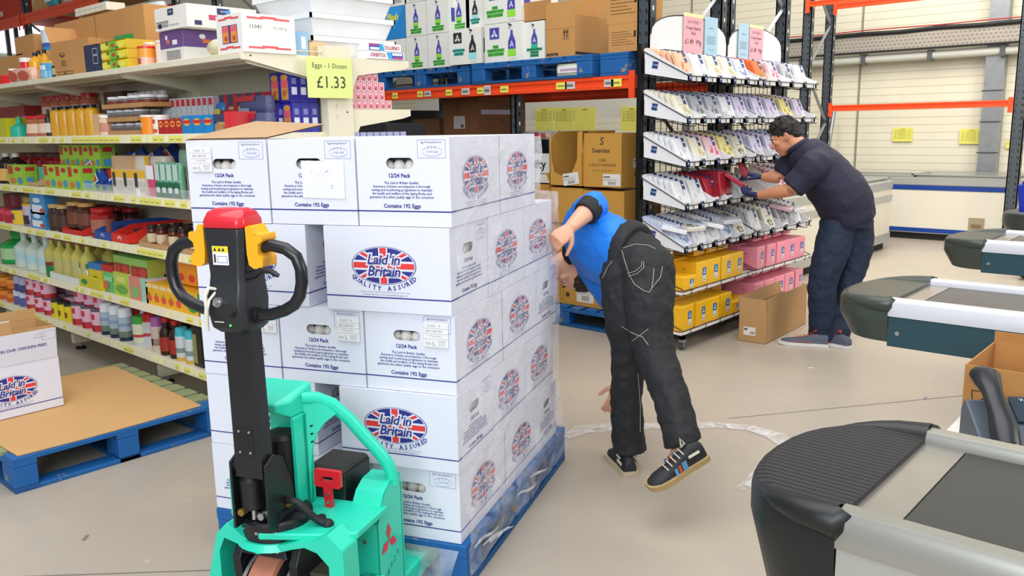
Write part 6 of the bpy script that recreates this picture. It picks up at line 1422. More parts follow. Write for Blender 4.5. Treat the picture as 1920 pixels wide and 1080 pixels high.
# drive wheel
mb = MB(); wx = .03; M_ = TR(wx, 0, .14, ry=PI/2)
mb.lathe([(.105, -.045, blk_g), (.128, -.043, mat('#1c1c1e', .5)), (.128, -.038, mat('#b5745a', .7, var=.12, scale=30, bump=.2)), (.14, -.034, mat('#b5745a', .7, var=.12, scale=30, bump=.2)), (.14, .034, mat('#b5745a', .7, var=.12, scale=30, bump=.2)), (.128, .038, mat('#1c1c1e', .5)), (.105, .045, blk_g)], 40, M_)
w_ = mb.build('drive_wheel', tk, 60); w_['label'] = 'brown treaded drive wheel'
for s in (-1, 1):
    mb = MB(); x = wx+s*.062
    mb.lathe([(.03, -.006, steel), (.115, -.006, mat('#c9c9c6', .3, .7)), (.12, 0, mat('#c9c9c6', .3, .7)), (.115, .006, blk)], 32, TR(x, .0, .14, ry=PI/2)); mb.build('side_disc', tk, 60)
mb = MB()
for s in (-1, 1):
    x = wx+s*.085
    mb.loft([[(x-.012, y, z) for y, z in P] for P in ([(-.06, .10), (.06, .10), (.07, .27), (.03, .31), (-.05, .31), (-.075, .27)],)]+[[(x+.012, y, z) for y, z in [(-.06, .10), (.06, .10), (.07, .27), (.03, .31), (-.05, .31), (-.075, .27)]]], blk)
mb.box(wx-.09, -.05, .29, wx+.09, .06, .315, blk); mb.loft([[(wx-.07, -.075, .285), (wx+.07, -.075, .285), (wx+.05, -.06, .318), (wx-.05, -.06, .318)], [(wx-.07, -.05, .285), (wx+.07, -.05, .285), (wx+.05, -.04, .322), (wx-.05, -.04, .322)]], blk)
for x in (-.04, .04): bolt(mb, (wx+x, -.07, .302))
mb.build('wheel_bracket', tk, bevel=.004)
for s in (-1, 1):   # stabiliser housings with small casters
    x = wx+s*.145
    mb = MB(); mb.box(x-.035, -.06, .14, x+.035, .07, .27, mat('#24272c', .5)); mb.box(x-.045, -.05, .2, x+.03, .05, .31, mat('#4b4238', .8, var=.3)); bolt(mb, (x+.01, -.06, .24)); h_ = mb.build('caster_housing', tk, bevel=.008)
    mb = MB(); mb.cyl((x-.02, 0, .045), (x+.02, 0, .045), .045, mat('#2b2b2e', .5), 18); mb.build('stabiliser_caster', h_, 50, loc=(0, 0, .05))
# turntable
mb = MB(); cx = .055; mb.lathe([(.102, .372, blk), (.102, .425, blk), (.096, .432, blk), (.05, .436, blk)], 36, TR(cx, .02, 0))
for k in range(7): a = -PI/2+(k-3)*.55; bolt(mb, (cx+.102*math.cos(a), .02+.102*math.sin(a), .405), .005, (math.cos(a), math.sin(a), 0))
mb.build('turntable', tk, 50)
mb = MB(); mb.lathe([(.12, .355, teal), (.11, .374, teal)], 32, TR(cx, .02, 0)); mb.build('turntable_collar', tk, 50)
# motor, pump, valve block
mb = MB(); mb.lathe([(.05, .43, blk), (.053, .44, blk), (.053, .63, blk), (.045, .642, mat('#3a372f', .7)), (.0, .65, mat('#3a372f', .7))], 24, TR(.035, .10, 0)); mb.box(.0, .01, .43, .08, .06, .5, blk); mb.build('pump_motor', tk, 50)
mb = MB(); mb.lathe([(.0, .436, steel), (.008, .436, steel), (.008, .47, steel), (.033, .475, blk), (.035, .56, blk), (.028, .57, blk), (.028, .585, blk), (.02, .60, blk)], 18, TR(-.02, -.06, 0)); mb.cyl((-.045, -.075, .605), (.005, -.075, .605), .017, steel, 12); mb.cyl((-.06, -.075, .605), (-.045, -.075, .605), .02, blk, 12); mb.cyl((.005, -.075, .605), (.03, -.075, .605), .02, blk, 12); mb.build('damper', tk, 50)
mb = MB(); mb.cyl((-.005, .03, .52), (-.01, .03, .66), .011, steel, 14); mb.build('lift_rod', tk, 50)
mb = MB()
for x, y, z, m_ in ((.07, -.055, .585, brass), (.12, .0, .475, brass), (.07, -.06, .455, steel), (.10, -.06, .47, steel), (.02, -.08, .47, brass)): mb.cyl((x, y, z), (x, y-.02, z), .011, m_, 8)
mb.build('hose_fitting', tk, 50); mb = MB(); mb.box(.03, -.06, .44, .12, .02, .46, blk); mb.build('valve_block', tk)
# cheek plates carrying the tiller
for x in (-.062, .052):
    mb = MB(); P = [(-.10, .42), (.03, .42), (.02, .52), (-.02, .62), (-.06, .64), (-.10, .62)]
    mb.loft([[(x, a, b) for a, b in P], [(x+.008, a, b) for a, b in P]], blk); mb.build('cheek_plate', tk, bevel=.002)
# tiller
ti = MB(); lean = lambda z: (-.006*(z-.6)/.7, -.075)
R = []
for z, hw, hd in ((.58, .044, .026), (.70, .043, .026), (1.0, .040, .027), (1.02, .040, .027)):
    x, y = lean(z); R.append([(x-hw+.005, y-hd, z), (x+hw+.005, y-hd, z), (x+hw+.005, y+hd, z), (x-hw+.005, y+hd, z)])
ti.loft(R, blk_g)
for z in (.655, .715):
    for x in (-.012, .012): bolt(ti, (x*1.4+.0, -.1015, z), .004)
ti.box(-.03, -.1025, .64, .028, -.1005, .73, blk); tiller = ti.build('tiller_arm', tk, bevel=.005)
def head_ring(z, hw, y0, y1, x=None):
    x = lean(z)[0] if x is None else x; c = .014
    return [(x-hw, y0+c, z), (x-hw+c, y0, z), (x+hw-c, y0, z), (x+hw, y0+c, z), (x+hw, y1-c, z), (x+hw-c, y1, z), (x-hw+c, y1, z), (x-hw, y1-c, z)]
mb = MB(); mb.loft([head_ring(.985, .045, -.115, -.03), head_ring(1.0, .06, -.13, -.02), head_ring(1.07, .063, -.145, -.015), head_ring(1.11, .058, -.13, -.015), head_ring(1.14, .056, -.125, -.015), head_ring(1.24, .063, -.125, -.015), head_ring(1.265, .064, -.125, -.02)], mat('#202226', .45, bump=.06, bscale=120)); hd = mb.build('tiller_head', tk, 30, bevel=.003)
mb = MB(); mb.loft([head_ring(1.266, .064, -.127, -.018), head_ring(1.285, .064, -.125, -.02), head_ring(1.305, .058, -.115, -.03), head_ring(1.315, .045, -.10, -.045)], mat('#cf2030', .3, coat=.3)); b_ = mb.build('belly_switch', tk, 50, bevel=.004); b_['label'] = 'red safety button on top of the tiller'
for s in (-1, 1):
    x = lean(1.22)[0]+s*.066
    mb = MB(); P = [(0, 1.27), (s*.015, 1.275), (s*.03, 1.25), (s*.048, 1.253), (s*.05, 1.235), (s*.036, 1.225), (s*.034, 1.2), (s*.048, 1.19), (s*.046, 1.165), (s*.02, 1.16), (s*.004, 1.17), (0, 1.2)]
    tri = geometry.tessellate_polygon([[Vector((a, b, 0)) for a, b in P]]); mb.add([(x+a, -.112, b) for a, b in P], tri, yel); mb.add([(x+a, -.05, b) for a, b in P], [t[::-1] for t in tri], yel); mb.loft([[(x+a, -.112, b) for a, b in P], [(x+a, -.05, b) for a, b in P]], yel, cap=False)
    o = mb.build('thumb_paddle', tk, bevel=.005, seg=3); o['label'] = 'yellow thumb control on the %s of the tiller head' % ('right' if s > 0 else 'left')
    mb = MB(); X = lean(1.2)[0]
    P = [(s*.095, 1.215), (s*.125, 1.22), (s*.165, 1.212), (s*.195, 1.192), (s*.207, 1.16), (s*.207, 1.125), (s*.198, 1.09), (s*.18, 1.065), (s*.15, 1.048), (s*.11, 1.035), (s*.07, 1.03), (s*.045, 1.035)]
    if s < 0: P = [(a*1.0, b+.004) for a, b in P]
    mb.tube([(X+a, -.085+.02*abs(a), b) for a, b in P], .0165, blk_g, 14)
    mb.ball((X+P[0][0], -.083, P[0][1]), .0168, blk_g, 12, 8); mb.cyl((X+s*.05, -.083, 1.032), (X+s*.075, -.083, 1.03), .022, blk_g, 14); mb.build('loop_handle', tk, 60)
mb = MB(); mb.tube([(.035, -.1, 1.135), (.075, -.105, 1.145), (.1, -.108, 1.158), (.125, -.108, 1.157), (.15, -.108, 1.145)], [.014, .011, .009, .008, .006], blk_g, 10); mb.build('lift_lever', tk, 60)
mb = MB(); F = FR((-.035, -.1265, 1.17), (1, 0, 0), (0, 0, 1)); mb.rect(0, 0, .05, .05, mat('#e9e9ea', .5), F, .001); mb.rect(0, .034, .05, .05, mat('#e8d42a', .5), F, .0016)
for k in (.008, .022, .034): mb.poly([(k-.004, .037, .002), (k+.006, .037, .002), (k+.001, .047, .002)], mat('#222222'), F)
mb.frame(.015, .006, .046, .024, .0012, mat('#3355aa'), F, .0016); mb.rect(.004, .006, .01, .028, mat('#333333'), F, .0016); mb.build('warning_label', tk)
mb = MB(); mb.tube([(-.03, -.128, 1.105), (-.045, -.142, 1.11), (-.05, -.152, 1.09), (-.046, -.154, 1.06), (-.05, -.155, 1.02), (-.048, -.154, .995)], [.004, .006, .006, .006, .007, .004], mat('#d3d2c2', .6), 8); mb.tube([(-.03, -.128, 1.1), (-.038, -.15, 1.08), (-.045, -.155, 1.05)], .004, mat('#d3d2c2', .6), 6); mb.build('key_cord', tk, 60)
mb = MB(); mb.cyl((-.012, -.143, 1.075), (-.012, -.155, 1.075), .013, steel, 16); mb.cyl((-.012, -.155, 1.075), (-.012, -.165, 1.072), .006, steel, 10); mb.build('key_switch', tk, 50)
mb = MB(); mb.cyl((.025, -.142, 1.04), (.025, -.146, 1.04), .006, mat('#050505'), 10); mb.box(-.03, -.1475, 1.02, -.0, -.147, 1.0225, mat('#cfd6cf')); mb.cyl((.02, -.147, 1.014), (.02, -.149, 1.014), .003, mat('#38e04a', emit=1.5), 8); mb.build('indicator_light', tk)
mb = MB(); mb.ball((-.055, -.06, .978), .014, mat('#4a4e54', .3), 12, 8); mb.build('round_knob', tk, 60)
# mast column, hood and arch
mb = MB(); mb.box(-.03, .13, .36, .095, .15, .70, teal); mb.box(.085, .07, .36, .10, .15, .70, teal); mb.box(-.15, .07, .36, -.14, .15, .49, teal); mb.box(-.15, .13, .36, .0, .15, .42, teal); mb.loft([[(.06, .15, .36), (.10, .11, .36), (.10, .16, .36)], [(.06, .15, .7), (.10, .11, .7), (.10, .16, .7)]], teal); mb.build('mast_plate', tk, bevel=.003)
mb = MB(); P0 = [(-.05, .03), (.065, .03), (.09, .07), (.10, .17), (-.06, .17)]
mb.loft([[(x, y+.0, .70+(.025 if y < .06 else .0)) for x, y in P0], [(x*1.0, y, .745+(.03 if y > .1 else .0)) for x, y in P0], [(x*.93+.002, y*.96+.006, .752+(.032 if y > .1 else .0)) for x, y in P0]], teal); mb.build('hood', tk, bevel=.004)
arch = [(.085, .13, .742), (.12, .16, .735), (.155, .19, .71), (.195, .215, .66), (.235, .235, .60), (.272, .25, .55), (.296, .26, .51), (.305, .265, .48), (.308, .265, .44)]
mb = MB(); mb.tube(arch, .020, teal, 14); mb.build('guard_tube', tk, 60)
mb = MB(); web = [(.09, .74), (.12, .735), (.155, .71), (.175, .685), (.145, .66), (.125, .63), (.11, .58), (.105, .52), (.10, .42), (.085, .42), (.085, .74)]
tri = geometry.tessellate_polygon([[Vector((a, b, 0)) for a, b in web]]); ym = lambda a: .12+(a-.085)*.6
mb.add([(a, ym(a), b) for a, b in web], tri, teal); mb.add([(a, ym(a)+.006, b) for a, b in web], [t[::-1] for t in tri], teal); mb.loft([[(a, ym(a), b) for a, b in web], [(a, ym(a)+.006, b) for a, b in web]], teal, cap=False)
for i, z in enumerate((.655, .63, .605)): mb.poly([(.112+.008*math.cos(q), ym(.112)-.002, z+.003*math.sin(q)+.003*math.cos(q)) for q in [2*PI*k/10 for k in range(10)]], dark)
mb.build('web_plate', tk)
# battery and emergency handle
mb = MB(); mb.box(.05, .18, .30, .19, .34, .49, blk); mb.loft([[(.05, .18, .49), (.19, .18, .49), (.19, .34, .49), (.05, .34, .49)], [(.06, .2, .505), (.18, .2, .505), (.18, .33, .505), (.06, .33, .505)]], mat('#2a2926', .7, var=.4, scale=6)); mb.build('battery_box', tk, bevel=.006)
mb = MB(); F = FR((.095, .135, .325), (1, 0, 0), (0, 0, 1)); hole = [(.05, .165), (.09, .165), (.09, .18), (.05, .18)]; R_ = [(.03, .145), (.055, .145), (.06, .02), (.085, .02), (.08, .145), (.11, .145), (.115, .15), (.115, .197), (.11, .2), (.03, .2), (.025, .195), (.025, .15)]
tri = geometry.tessellate_polygon([[Vector((*p, 0)) for p in R_], [Vector((*p, 0)) for p in hole]])
for z, fl in ((.014, 0), (0, 1)): mb.add([(*p, z) for p in R_+hole], [t[::-1] if fl else t for t in tri], red, F)
mb.loft([[(*p, 0) for p in R_], [(*p, .014) for p in R_]], red, F, cap=False); mb.loft([[(*p, 0) for p in hole], [(*p, .014) for p in hole]], red, F, cap=False)
for y in (.03, .06, .1, .125): mb.cyl((.071, y, .014), (.071, y, .018), .005, steel, 8, M=F)
mb.build('emergency_plug', tk, bevel=.002)['label'] = 'red pull handle of the battery plug'
# side box with the red emblem
mb = MB(); xs = .318
pr = [(.13, .03), (.14, .36), (.16, .40), (.19, .44), (.235, .462), (.29, .465), (.30, .46), (.30, .03)]   # (y, z)
Q = [(.145, .10), (.145, .36), (.165, .40), (.195, .44), (.235, .46), (.30, .465), (.30, .10)]
mb.loft([[(xs, a, b) for a, b in Q], [(xs-.006, a, b) for a, b in Q]], teal)
for (a, b), (c, d) in zip(Q[1:], Q[2:-1]): mb.poly([(xs, a, b), (xs, c, d), (xs-.10, c, d), (xs-.10, a, b)], tealw)
mb.poly([(.12, .145, .20), (xs, .145, .18), (xs, .145, .36), (.21, .145, .36), (.12, .145, .325)], teal); mb.poly([(.21, .145, .36), (xs, .145, .36), (xs-.1, .165, .40), (.2, .165, .40)], teal)
mb.box(xs-.06, .145, .03, xs, .155, .2, teal); mb.box(.135, .155, .2, xs-.01, .29, .205, dark)
mb.cyl((.27, .145, .30), (.27, .141, .30), .007, steel, 10)
S_ = FR((xs, .145, .0), (0, 1, 0), (0, 0, 1)); rd = mat('#d8283c', .4)
c0 = (.06, .285)
for ang_ in (90, 210, 330):
    a = math.radians(ang_); u = Vector((math.cos(a), math.sin(a))); v = Vector((-u.y, u.x)); p = Vector(c0)
    mb.poly([(p.x+q.x, p.y+q.y, .0015) for q in (Vector((0, 0)), u*.028-v*.016, u*.056, u*.028+v*.016)], rd, S_)
for k, ch in enumerate('CBF20'): mb.text(ch, S_, .03, mat('#1a8f78', .5), .03+k*.021, .17+k*.012, .001, res=1)
mb.cyl((.07, .13, 0), (.07, .13, .003), .009, steel, 12, M=S_)
mb.build('side_housing', tk)
mb = MB(); mb.box(.10, .29, .10, xs, .31, .44, teal); mb.box(.07, .06, .09, .10, .3, .13, teal); mb.loft([[(.285, -.02, .03), (.30, -.02, .03), (.30, -.02, .12), (.285, -.02, .12)], [(.30, .15, .12), (.33, .15, .12), (.33, .15, .20), (.30, .15, .20)]], teal); mb.build('side_frame', tk, bevel=.003)
mb = MB(); mb.tube([(.08, .17, .50), (.07, .13, .53), (.055, .09, .52), (.065, .06, .47), (.11, .03, .44), (.19, .02, .42), (.21, .02, .40)], .006, rub, 8); mb.tube([(.10, .0, .47), (.13, -.02, .49), (.155, -.02, .485), (.185, -.0, .44), (.205, .01, .42), (.23, .02, .41)], .011, rub, 8); mb.ball((.225, .02, .408), .018, rub, 10, 8); mb.tube([(.19, .04, .42), (.19, .05, .36), (.2, .06, .33)], .014, rub, 8); mb.build('cable', tk, 60)

for o in tk.children:
    n = o.name.split('.')[0]
    if n in ('tiller_arm', 'tiller_head', 'belly_switch', 'thumb_paddle', 'loop_handle', 'lift_lever', 'warning_label', 'key_cord', 'key_switch', 'indicator_light', 'round_knob'): o.location = (.055, 0, .012 if n != 'tiller_arm' else 0)
    if n in ('damper', 'cheek_plate'): o.location = (.055, 0, 0)
    if n in ('wheel_yoke', 'top_plate'): o.location = (.045, -.055, .035)
    if n in ('drive_wheel', 'side_disc', 'wheel_bracket'): o.location = (.025, .02, 0); o.scale = (1.12, 1.12, 1.14)
    if n == 'caster_housing': o.location = (.03, .05, -.05)
# ================================================================ checkout conveyors
def conveyor(label, x0, y0, y1, z, L, tipd, capc, railc, sidec, ribs=False, drop=.3, group=None, sideh=.16, shoulder=True):
    # end of the aluminium rails at x0, running towards +x
    t = thing('checkout_conveyor', label, 'conveyor', (x0, (y0+y1)/2, 0)); w = (y1-y0); hw = w/2
    cap = mat(capc, .42 if ribs else .35, bump=.04, bscale=60); 
    top = striped('#2b2c30', '#08080a', 'Y', 62, .6, .22, 1.0) if ribs else cap
    def plan(k, off=0, dx=0):
        P = [(dx, -hw*k)]; n = 16
        for i in range(n+1):
            a = -PI/2+PI*i/n; c, s = math.cos(a), math.sin(a)
            P.append((dx-(tipd+off)*abs(c)**.75*k, hw*k*math.copysign(abs(s)**.85, s)))
        P.append((dx, hw*k)); return P
    mb = MB(); rings = [(drop*.98, .80 if ribs else .93, -.10 if ribs else -.03), (drop*.6, .93 if ribs else .98, -.02 if ribs else -.005), (.07, 1.0, 0), (.02, 1.0, 0), (.004, .97, 0), (-.003, .90, 0)]
    vs = [[(p[0], p[1], z-d-.012) for p in plan(k, off)] for d, k, off in rings]
    mb.loft(vs[:-1], cap, cap=False); mb.loft(vs[-2:], top, cap=False); mb.poly(vs[-1], top); mb.build('end_cap', t, 40)
    if shoulder:
        for s in (-1, 1):
            mb = MB(); P = plan(.945)[1:-1]; P = P if s < 0 else P[::-1]; n = 5 if ribs else 8; pts = [(.0, s*hw*.93, z-.018)]+[(P[i][0], P[i][1], z-.02-.0006*i) for i in range(n)]
            mb.tube(pts, [.03]+[.03*(1-i/(n+.2))+.001 for i in range(n)], cap, 10); mb.build('shoulder', t, 50)
    rail = mat(railc, .3, .6 if ribs else .2); sm = mat(sidec, .4, .2 if ribs else 0)
    for s in (-1, 1):
        mb = MB(); yo = s*hw; yi = s*(hw-.05); R = [(yi, z-.03), (yi, z-.008), (yi+s*.008, z+.003), (yo-s*.012, z+.003), (yo, z-.012), (yo, z-.06), (yi, z-.06)]
        mb.loft([[(x, a, b) for a, b in R] for x in (0, L)], rail); mb.build('side_rail', t, 40)
        mb = MB(); y = s*(hw-.004); mb.box(0.002, min(y, y-s*.03), z-.06-sideh, L, max(y, y-s*.03), z-.058, sm)
        if s < 0:
            mb.cyl((.035, y-.0005, z-.12), (.035, y-.002, z-.12), .008, dark if ribs else steel, 12)
        mb.build('side_panel', t)
    mb = MB(); mb.box(.0, -hw+.05, z-.03, .075, hw-.05, z-.02, mat('#a9a49c', .3, .7, var=.15, scale=14)); mb.build('steel_strip', t)
    mb = MB(); mb.box(.077, -hw+.05, z-.032, L, hw-.05, z-.022, mat('#3b3a36' if ribs else '#5a5650', .55, var=.12, scale=8)); mb.build('belt', t)
    mb = MB(); mb.box(.35, -hw+.05, 0, L, hw-.05, z-.2, mat('#55595c', .5)); mb.build('base_cabinet', t)
    return t
conveyor('nearest checkout conveyor with ribbed black end cap and bare aluminium rails', -.465, 1.29, 1.81, .90, 2.6, .225, '#17181a', '#a3a29a', '#a8a79f', True, .32, sideh=.22)
conveyor('middle checkout conveyor with plain green-grey end cap and white rails', -.97, 3.08, 3.62, .90, 2.8, .24, '#3b433c', '#d0d1d6', '#22434c', False, .15, sideh=.11)
conveyor('far checkout conveyor with green-grey end cap in front of the freezer', -1.10, 4.93, 5.49, .90, 2.8, .24, '#3b433c', '#d0d1d6', '#22434c', False, .15, sideh=.11)
conveyor('furthest checkout conveyor only just visible at the right edge', -1.16, 6.55, 7.1, .90, 2.8, .24, '#3b433c', '#d0d1d6', '#22434c', False, .15, sideh=.11)
bk = thing('blue_basket', 'blue shopping basket on the furthest conveyor at the right edge', 'basket', (xat(1905, 6.7, 1.1)+.02, 6.66, .881)); m = mat('#1f2fa8', .4); mb = MB()
R = lambda k, z: [(.02-.02*k, .02-.02*k, z), (.38+.02*k, .02-.02*k, z), (.38+.02*k, .26+.02*k, z), (.02-.02*k, .26+.02*k, z)]
mb.loft([R(0, 0), R(1, .2), [(x*.94+.012, y*.94+.009, z) for x, y, z in R(1, .2)], [(x*.94+.012, y*.94+.009, .01) for x, y, z in R(0, 0)]], m); mb.build('basket_body', bk)
mb = MB(); mb.tube([(.0, .14, .19), (.03, .14, .26), (.37, .14, .26), (.4, .14, .19)], .008, m, 8); mb.build('basket_handle', bk, 50)
t = thing('caster_trolley', 'dark wheeled trolley partly hidden under the far conveyor', 'trolley', (-.75, 5.9, 0)); mb = MB(); mb.box(-.02, -.2, .1, .5, .2, .16, '#222427'); mb.build('trolley_deck', t)
p = on(1912, 520, Z=0); t.location = (p.x-.05+.06, p.y, 0); mb = MB(); mb.cyl((.03, -.02, .05), (.03, .02, .05), .05, '#1b1c1e', 18); mb.cyl((.03, -.022, .05), (.03, .022, .05), .018, steel, 10); mb.build('trolley_wheel', t, 50)
# white counter with carton and desk phone
cz = .75
t = thing('till_counter', 'white rounded till counter behind the nearest conveyor', 'counter', (0, 0, 0)); mb = MB()
pl = [(-.40, 2.02)]+[(-.40-.07*math.sin(PI*k/8), 2.14-.12*math.cos(PI*k/8)) for k in range(1, 8)]; pl = [(-.40, 1.98), (-.48, 2.02), (-.545, 2.12), (-.56, 2.7), (.8, 2.7), (.8, 1.98)]
mb.prism(pl[::-1], cz-.03, cz, mat('#e4e3de', .35)); mb.build('counter_top', t, bevel=.006)
mb = MB(); mb.box(-.40, 2.06, 0, .7, 2.64, cz-.03, mat('#c9c7c0', .5)); mb.build('counter_body', t)
# phone
ph = thing('desk_phone', 'dark grey desk phone with handset and small display on the white counter', 'phone', (-.405, 2.01, cz), .5); ph.scale = (1.12, 1.12, 1.12)
pk_ = mat('#1d2024', .35); pg = mat('#4b5560', .4)
mb = MB(); prf = [(-.0, .03), (.0, .0), (.19, .0), (.19, .075), (.17, .10), (.02, .04)]
mb.loft([[(x, a, b) for a, b in prf] for x in (0.0, .26)], pg); mb.build('phone_body', ph, bevel=.006)
mb = MB(); F = FR((.085, .02, .042), (1, 0, 0), (0, .93, .37)); mb.box(0, .085, 0, .16, .165, .006, mat('#1b2c3c', .3), F); mb.rect(.03, .098, .13, .143, mat('#7fa090', .25), F, .007); mb.text('Voip', F, .013, mat('#d9e0e6'), .03, .154, .007, res=1); mb.build('display', ph)
mb = MB()
for i in range(4):
    for j in range(4): mb.box(.01+i*.036, .005+j*.018, 0, .036+i*.036, .017+j*.018, .005, mat('#2c3138', .4), F)
mb.rect(.14, .11, .158, .118, mat('#38d0a8'), F, .0075); mb.build('keypad', ph)
mb = MB(); hp = [(.035, -.012, .052), (.035, .02, .082), (.035, .065, .112), (.035, .11, .135), (.035, .155, .152), (.035, .185, .150)]
mb.tube(hp, [.025, .028, .021, .021, .029, .026], pk_, 12, ry=[.022, .024, .013, .013, .024, .02]); mb.build('handset', ph, 60)
mb = MB(); mb.cyl((.035, .0, .04), (.035, -.002, .075), .02, mat('#0c0d0f'), 14); mb.build('earpiece', ph)
# open carton printed with a cup, clear wrap roll inside
t = thing('cup_carton', 'brown open carton printed with an 8 ounce cup beside the desk phone', 'carton', (-.535, 2.33, cz+.001)); mb = MB(); w, L, h = .5, .3, .155
kb = mat('#b07c42', .75, var=.08, scale=3); carton_open(mb, w, L, h, kb, mat('#9a6836', .8))
F = FR((0, 0, 0), (1, 0, 0), (0, 0, 1)); k = mat('#2a1d12')
for a, b in (((.02, .09), (.03, .01)), ((.075, .09), (.065, .01)), ((.03, .01), (.065, .01)), ((.02, .09), (.075, .09))):
    a, b = Vector(a), Vector(b); d = (b-a).normalized(); n_ = Vector((-d.y, d.x))*.0011; mb.poly([(*(a-n_), .001), (*(b-n_), .001), (*(b+n_), .001), (*(a+n_), .001)], k, F)
mb.text('8', F, .03, k, .048, .062, .001); mb.text('OUNCE', F, .012, k, .048, .040, .001, res=1); mb.build('box_body', t)
for M_, sz in ((TR(0, L, h, rx=.1), (w, .003, .03)),):
    mb = MB(); mb.box(0, 0, 0, *sz, kb, M_); mb.build('box_flap', t)
mb = MB(); mb.tube([(-.36, 2.44, cz+.11), (-.02, 2.54, cz+.19)], .07, mat('#c9beb2', .15, var=.3, scale=30, bump=.5, bscale=30), 18); tag(mb.build('wrap_roll', smooth=50), 'shiny clear wrapped roll lying in the open carton', 'roll')
# film left on the floor
mb = MB(); P = [on(x, y, Z=.004) for x, y in ((1060, 822), (1090, 806), (1130, 803), (1180, 800), (1230, 800), (1290, 797), (1350, 798), (1410, 804), (1455, 818), (1478, 838), (1470, 862), (1440, 884), (1412, 905), (1385, 918))]
rr = random.Random(4); vs = []; nW = 7
for i, p in enumerate(P):
    d = (P[min(i+1, len(P)-1)]-P[max(i-1, 0)]).normalized(); nn = Vector((-d.y, d.x, 0)); wd = .035+.03*rr.random() if i not in (0, len(P)-1) else .02
    for j in range(nW): u = j/(nW-1)-.5; vs.append(p+nn*u*2*wd+Vector((0, 0, .004+.016*rr.random()*(1-abs(2*u)))))
mb.add(vs, [(i*nW+j, i*nW+j+1, (i+1)*nW+j+1, (i+1)*nW+j) for i in range(len(P)-1) for j in range(nW-1)], film_mat(.10, .55, 16)); tag(mb.build('film_strip', smooth=60), 'crumpled strip of clear film curling across the floor behind the bending man', 'plastic film')
for i, (x, y, r, c, la) in enumerate(((1793, 658, .012, '#2a2a28', 'small dark ring of litter on the floor near the middle conveyor'), (1520, 690, .012, '#e9e7e2', 'white paper scrap on the floor before the man in navy'), (1735, 746, .01, '#6f8bb0', 'tiny blue scrap of litter on the floor'), (160, 1008, .012, '#8a7f70', 'thin brown scrap on the floor in front of the left pallet'))):
    p = on(x, y, Z=.002); mb = MB(); mb.box(-r*1.6, -r*.5, 0, r*1.6, r*.5, .002, c) if i else mb.tube([(r*math.cos(a), r*math.sin(a), .003) for a in [k*PI/4 for k in range(8)]], .003, c, 6, closed=True)
    o = mb.build('litter_scrap'); o.location = p; o.rotation_euler = (0, 0, i*.8); tag(o, la, 'litter')
# ================================================================ people
skin = mat('#d9a184', .5, var=.06, scale=25, bump=.05, bscale=60); skin_f = mat('#e2a890', .5, var=.08, scale=25, bump=.05, bscale=60)
def organic(mb, name, parent, voxel, smooth=4, wrinkle=0, wsize=.12, seed=0):
    o = mb.build(name, parent)
    r = o.modifiers.new('remesh', 'REMESH'); r.mode = 'VOXEL'; r.voxel_size = voxel; r.use_smooth_shade = True
    s = o.modifiers.new('smooth', 'SMOOTH'); s.iterations = smooth; s.factor = .6
    if wrinkle:
        tx = bpy.data.textures.new('folds', 'CLOUDS'); tx.noise_scale = wsize; tx.noise_depth = 3
        d = o.modifiers.new('folds', 'DISPLACE'); d.texture = tx; d.strength = wrinkle; d.mid_level = .5; d.texture_coords = 'LOCAL'
    return o
def limb(mb, pts, r, ry=None, up=None, m=skin, seg=18, n=4):
    # catmull-rom through the joints so limbs taper smoothly
    P = [Vector(p) for p in pts]; ry = ry or r; Q = []; A = []; B = []
    for i in range(len(P)-1):
        p0, p1, p2, p3 = P[max(i-1, 0)], P[i], P[i+1], P[min(i+2, len(P)-1)]
        for k in range(n):
            t = k/n; Q.append(.5*((2*p1)+(p2-p0)*t+(2*p0-5*p1+4*p2-p3)*t*t+(3*p1-p0-3*p2+p3)*t**3)); A.append(r[i]+(r[i+1]-r[i])*t); B.append(ry[i]+(ry[i+1]-ry[i])*t)
    Q.append(P[-1]); A.append(r[-1]); B.append(ry[-1])
    mb.tube(Q, A, m, seg, ry=B, up=up)
def hand(mb, W_, fdir, palm, side, curl=(.5, .7, .5), m=skin, s=1.0, spread=.06, thumb=.6):
    # wrist W_, fingers towards fdir, palm facing palm; side +1 puts the thumb on the (fdir x palm) side
    f = Vector(fdir).normalized(); pn = (Vector(palm)-f*Vector(palm).dot(f)).normalized(); x = f.cross(pn)*side; W_ = Vector(W_)
    L = lambda a, b, c: W_+(x*a+f*b+pn*c)*s
    mb.tube([L(0, -.03, 0), L(0, 0, 0), L(.002, .03, .0), L(0, .06, 0), L(0, .088, 0)], [.026*s, .027*s, .036*s, .041*s, .038*s], m, 14, ry=[.02*s, .018*s, .017*s, .015*s, .012*s], up=pn)
    tips = []
    for i, (a, ln) in enumerate(((.029, .072), (.010, .080), (-.010, .075), (-.029, .060))):
        p = L(a, .08, 0); ang = 0; pts = [L(a*.9, .06, .002), p]; fx = (f+x*spread*(a/.03)).normalized(); k = 1+.12*(i-1)
        for j, fr in enumerate((.45, .32, .25)):
            ang += curl[j]*k; p = p+(fx*math.cos(ang)+pn*math.sin(ang))*ln*fr*s; pts.append(p)
        mb.tube(pts, [.0095*s, .0098*s, .009*s, .0085*s, .007*s], m, 10); mb.ball(pts[-1], .0072*s, m, 8, 6)
    t0 = L(.028, .018, .006); d1 = (x*.75+f*.6+pn*.35*thumb).normalized(); d2 = (x*.35+f*.85+pn*.6*thumb).normalized()
    pts = [L(.012, .01, .003), t0, t0+d1*.034*s, t0+d1*.034*s+d2*.03*s, t0+d1*.034*s+d2*.052*s]
    mb.tube(pts, [.014*s, .0145*s, .0115*s, .0105*s, .008*s], m, 10); mb.ball(pts[-1], .0082*s, m, 8, 6)
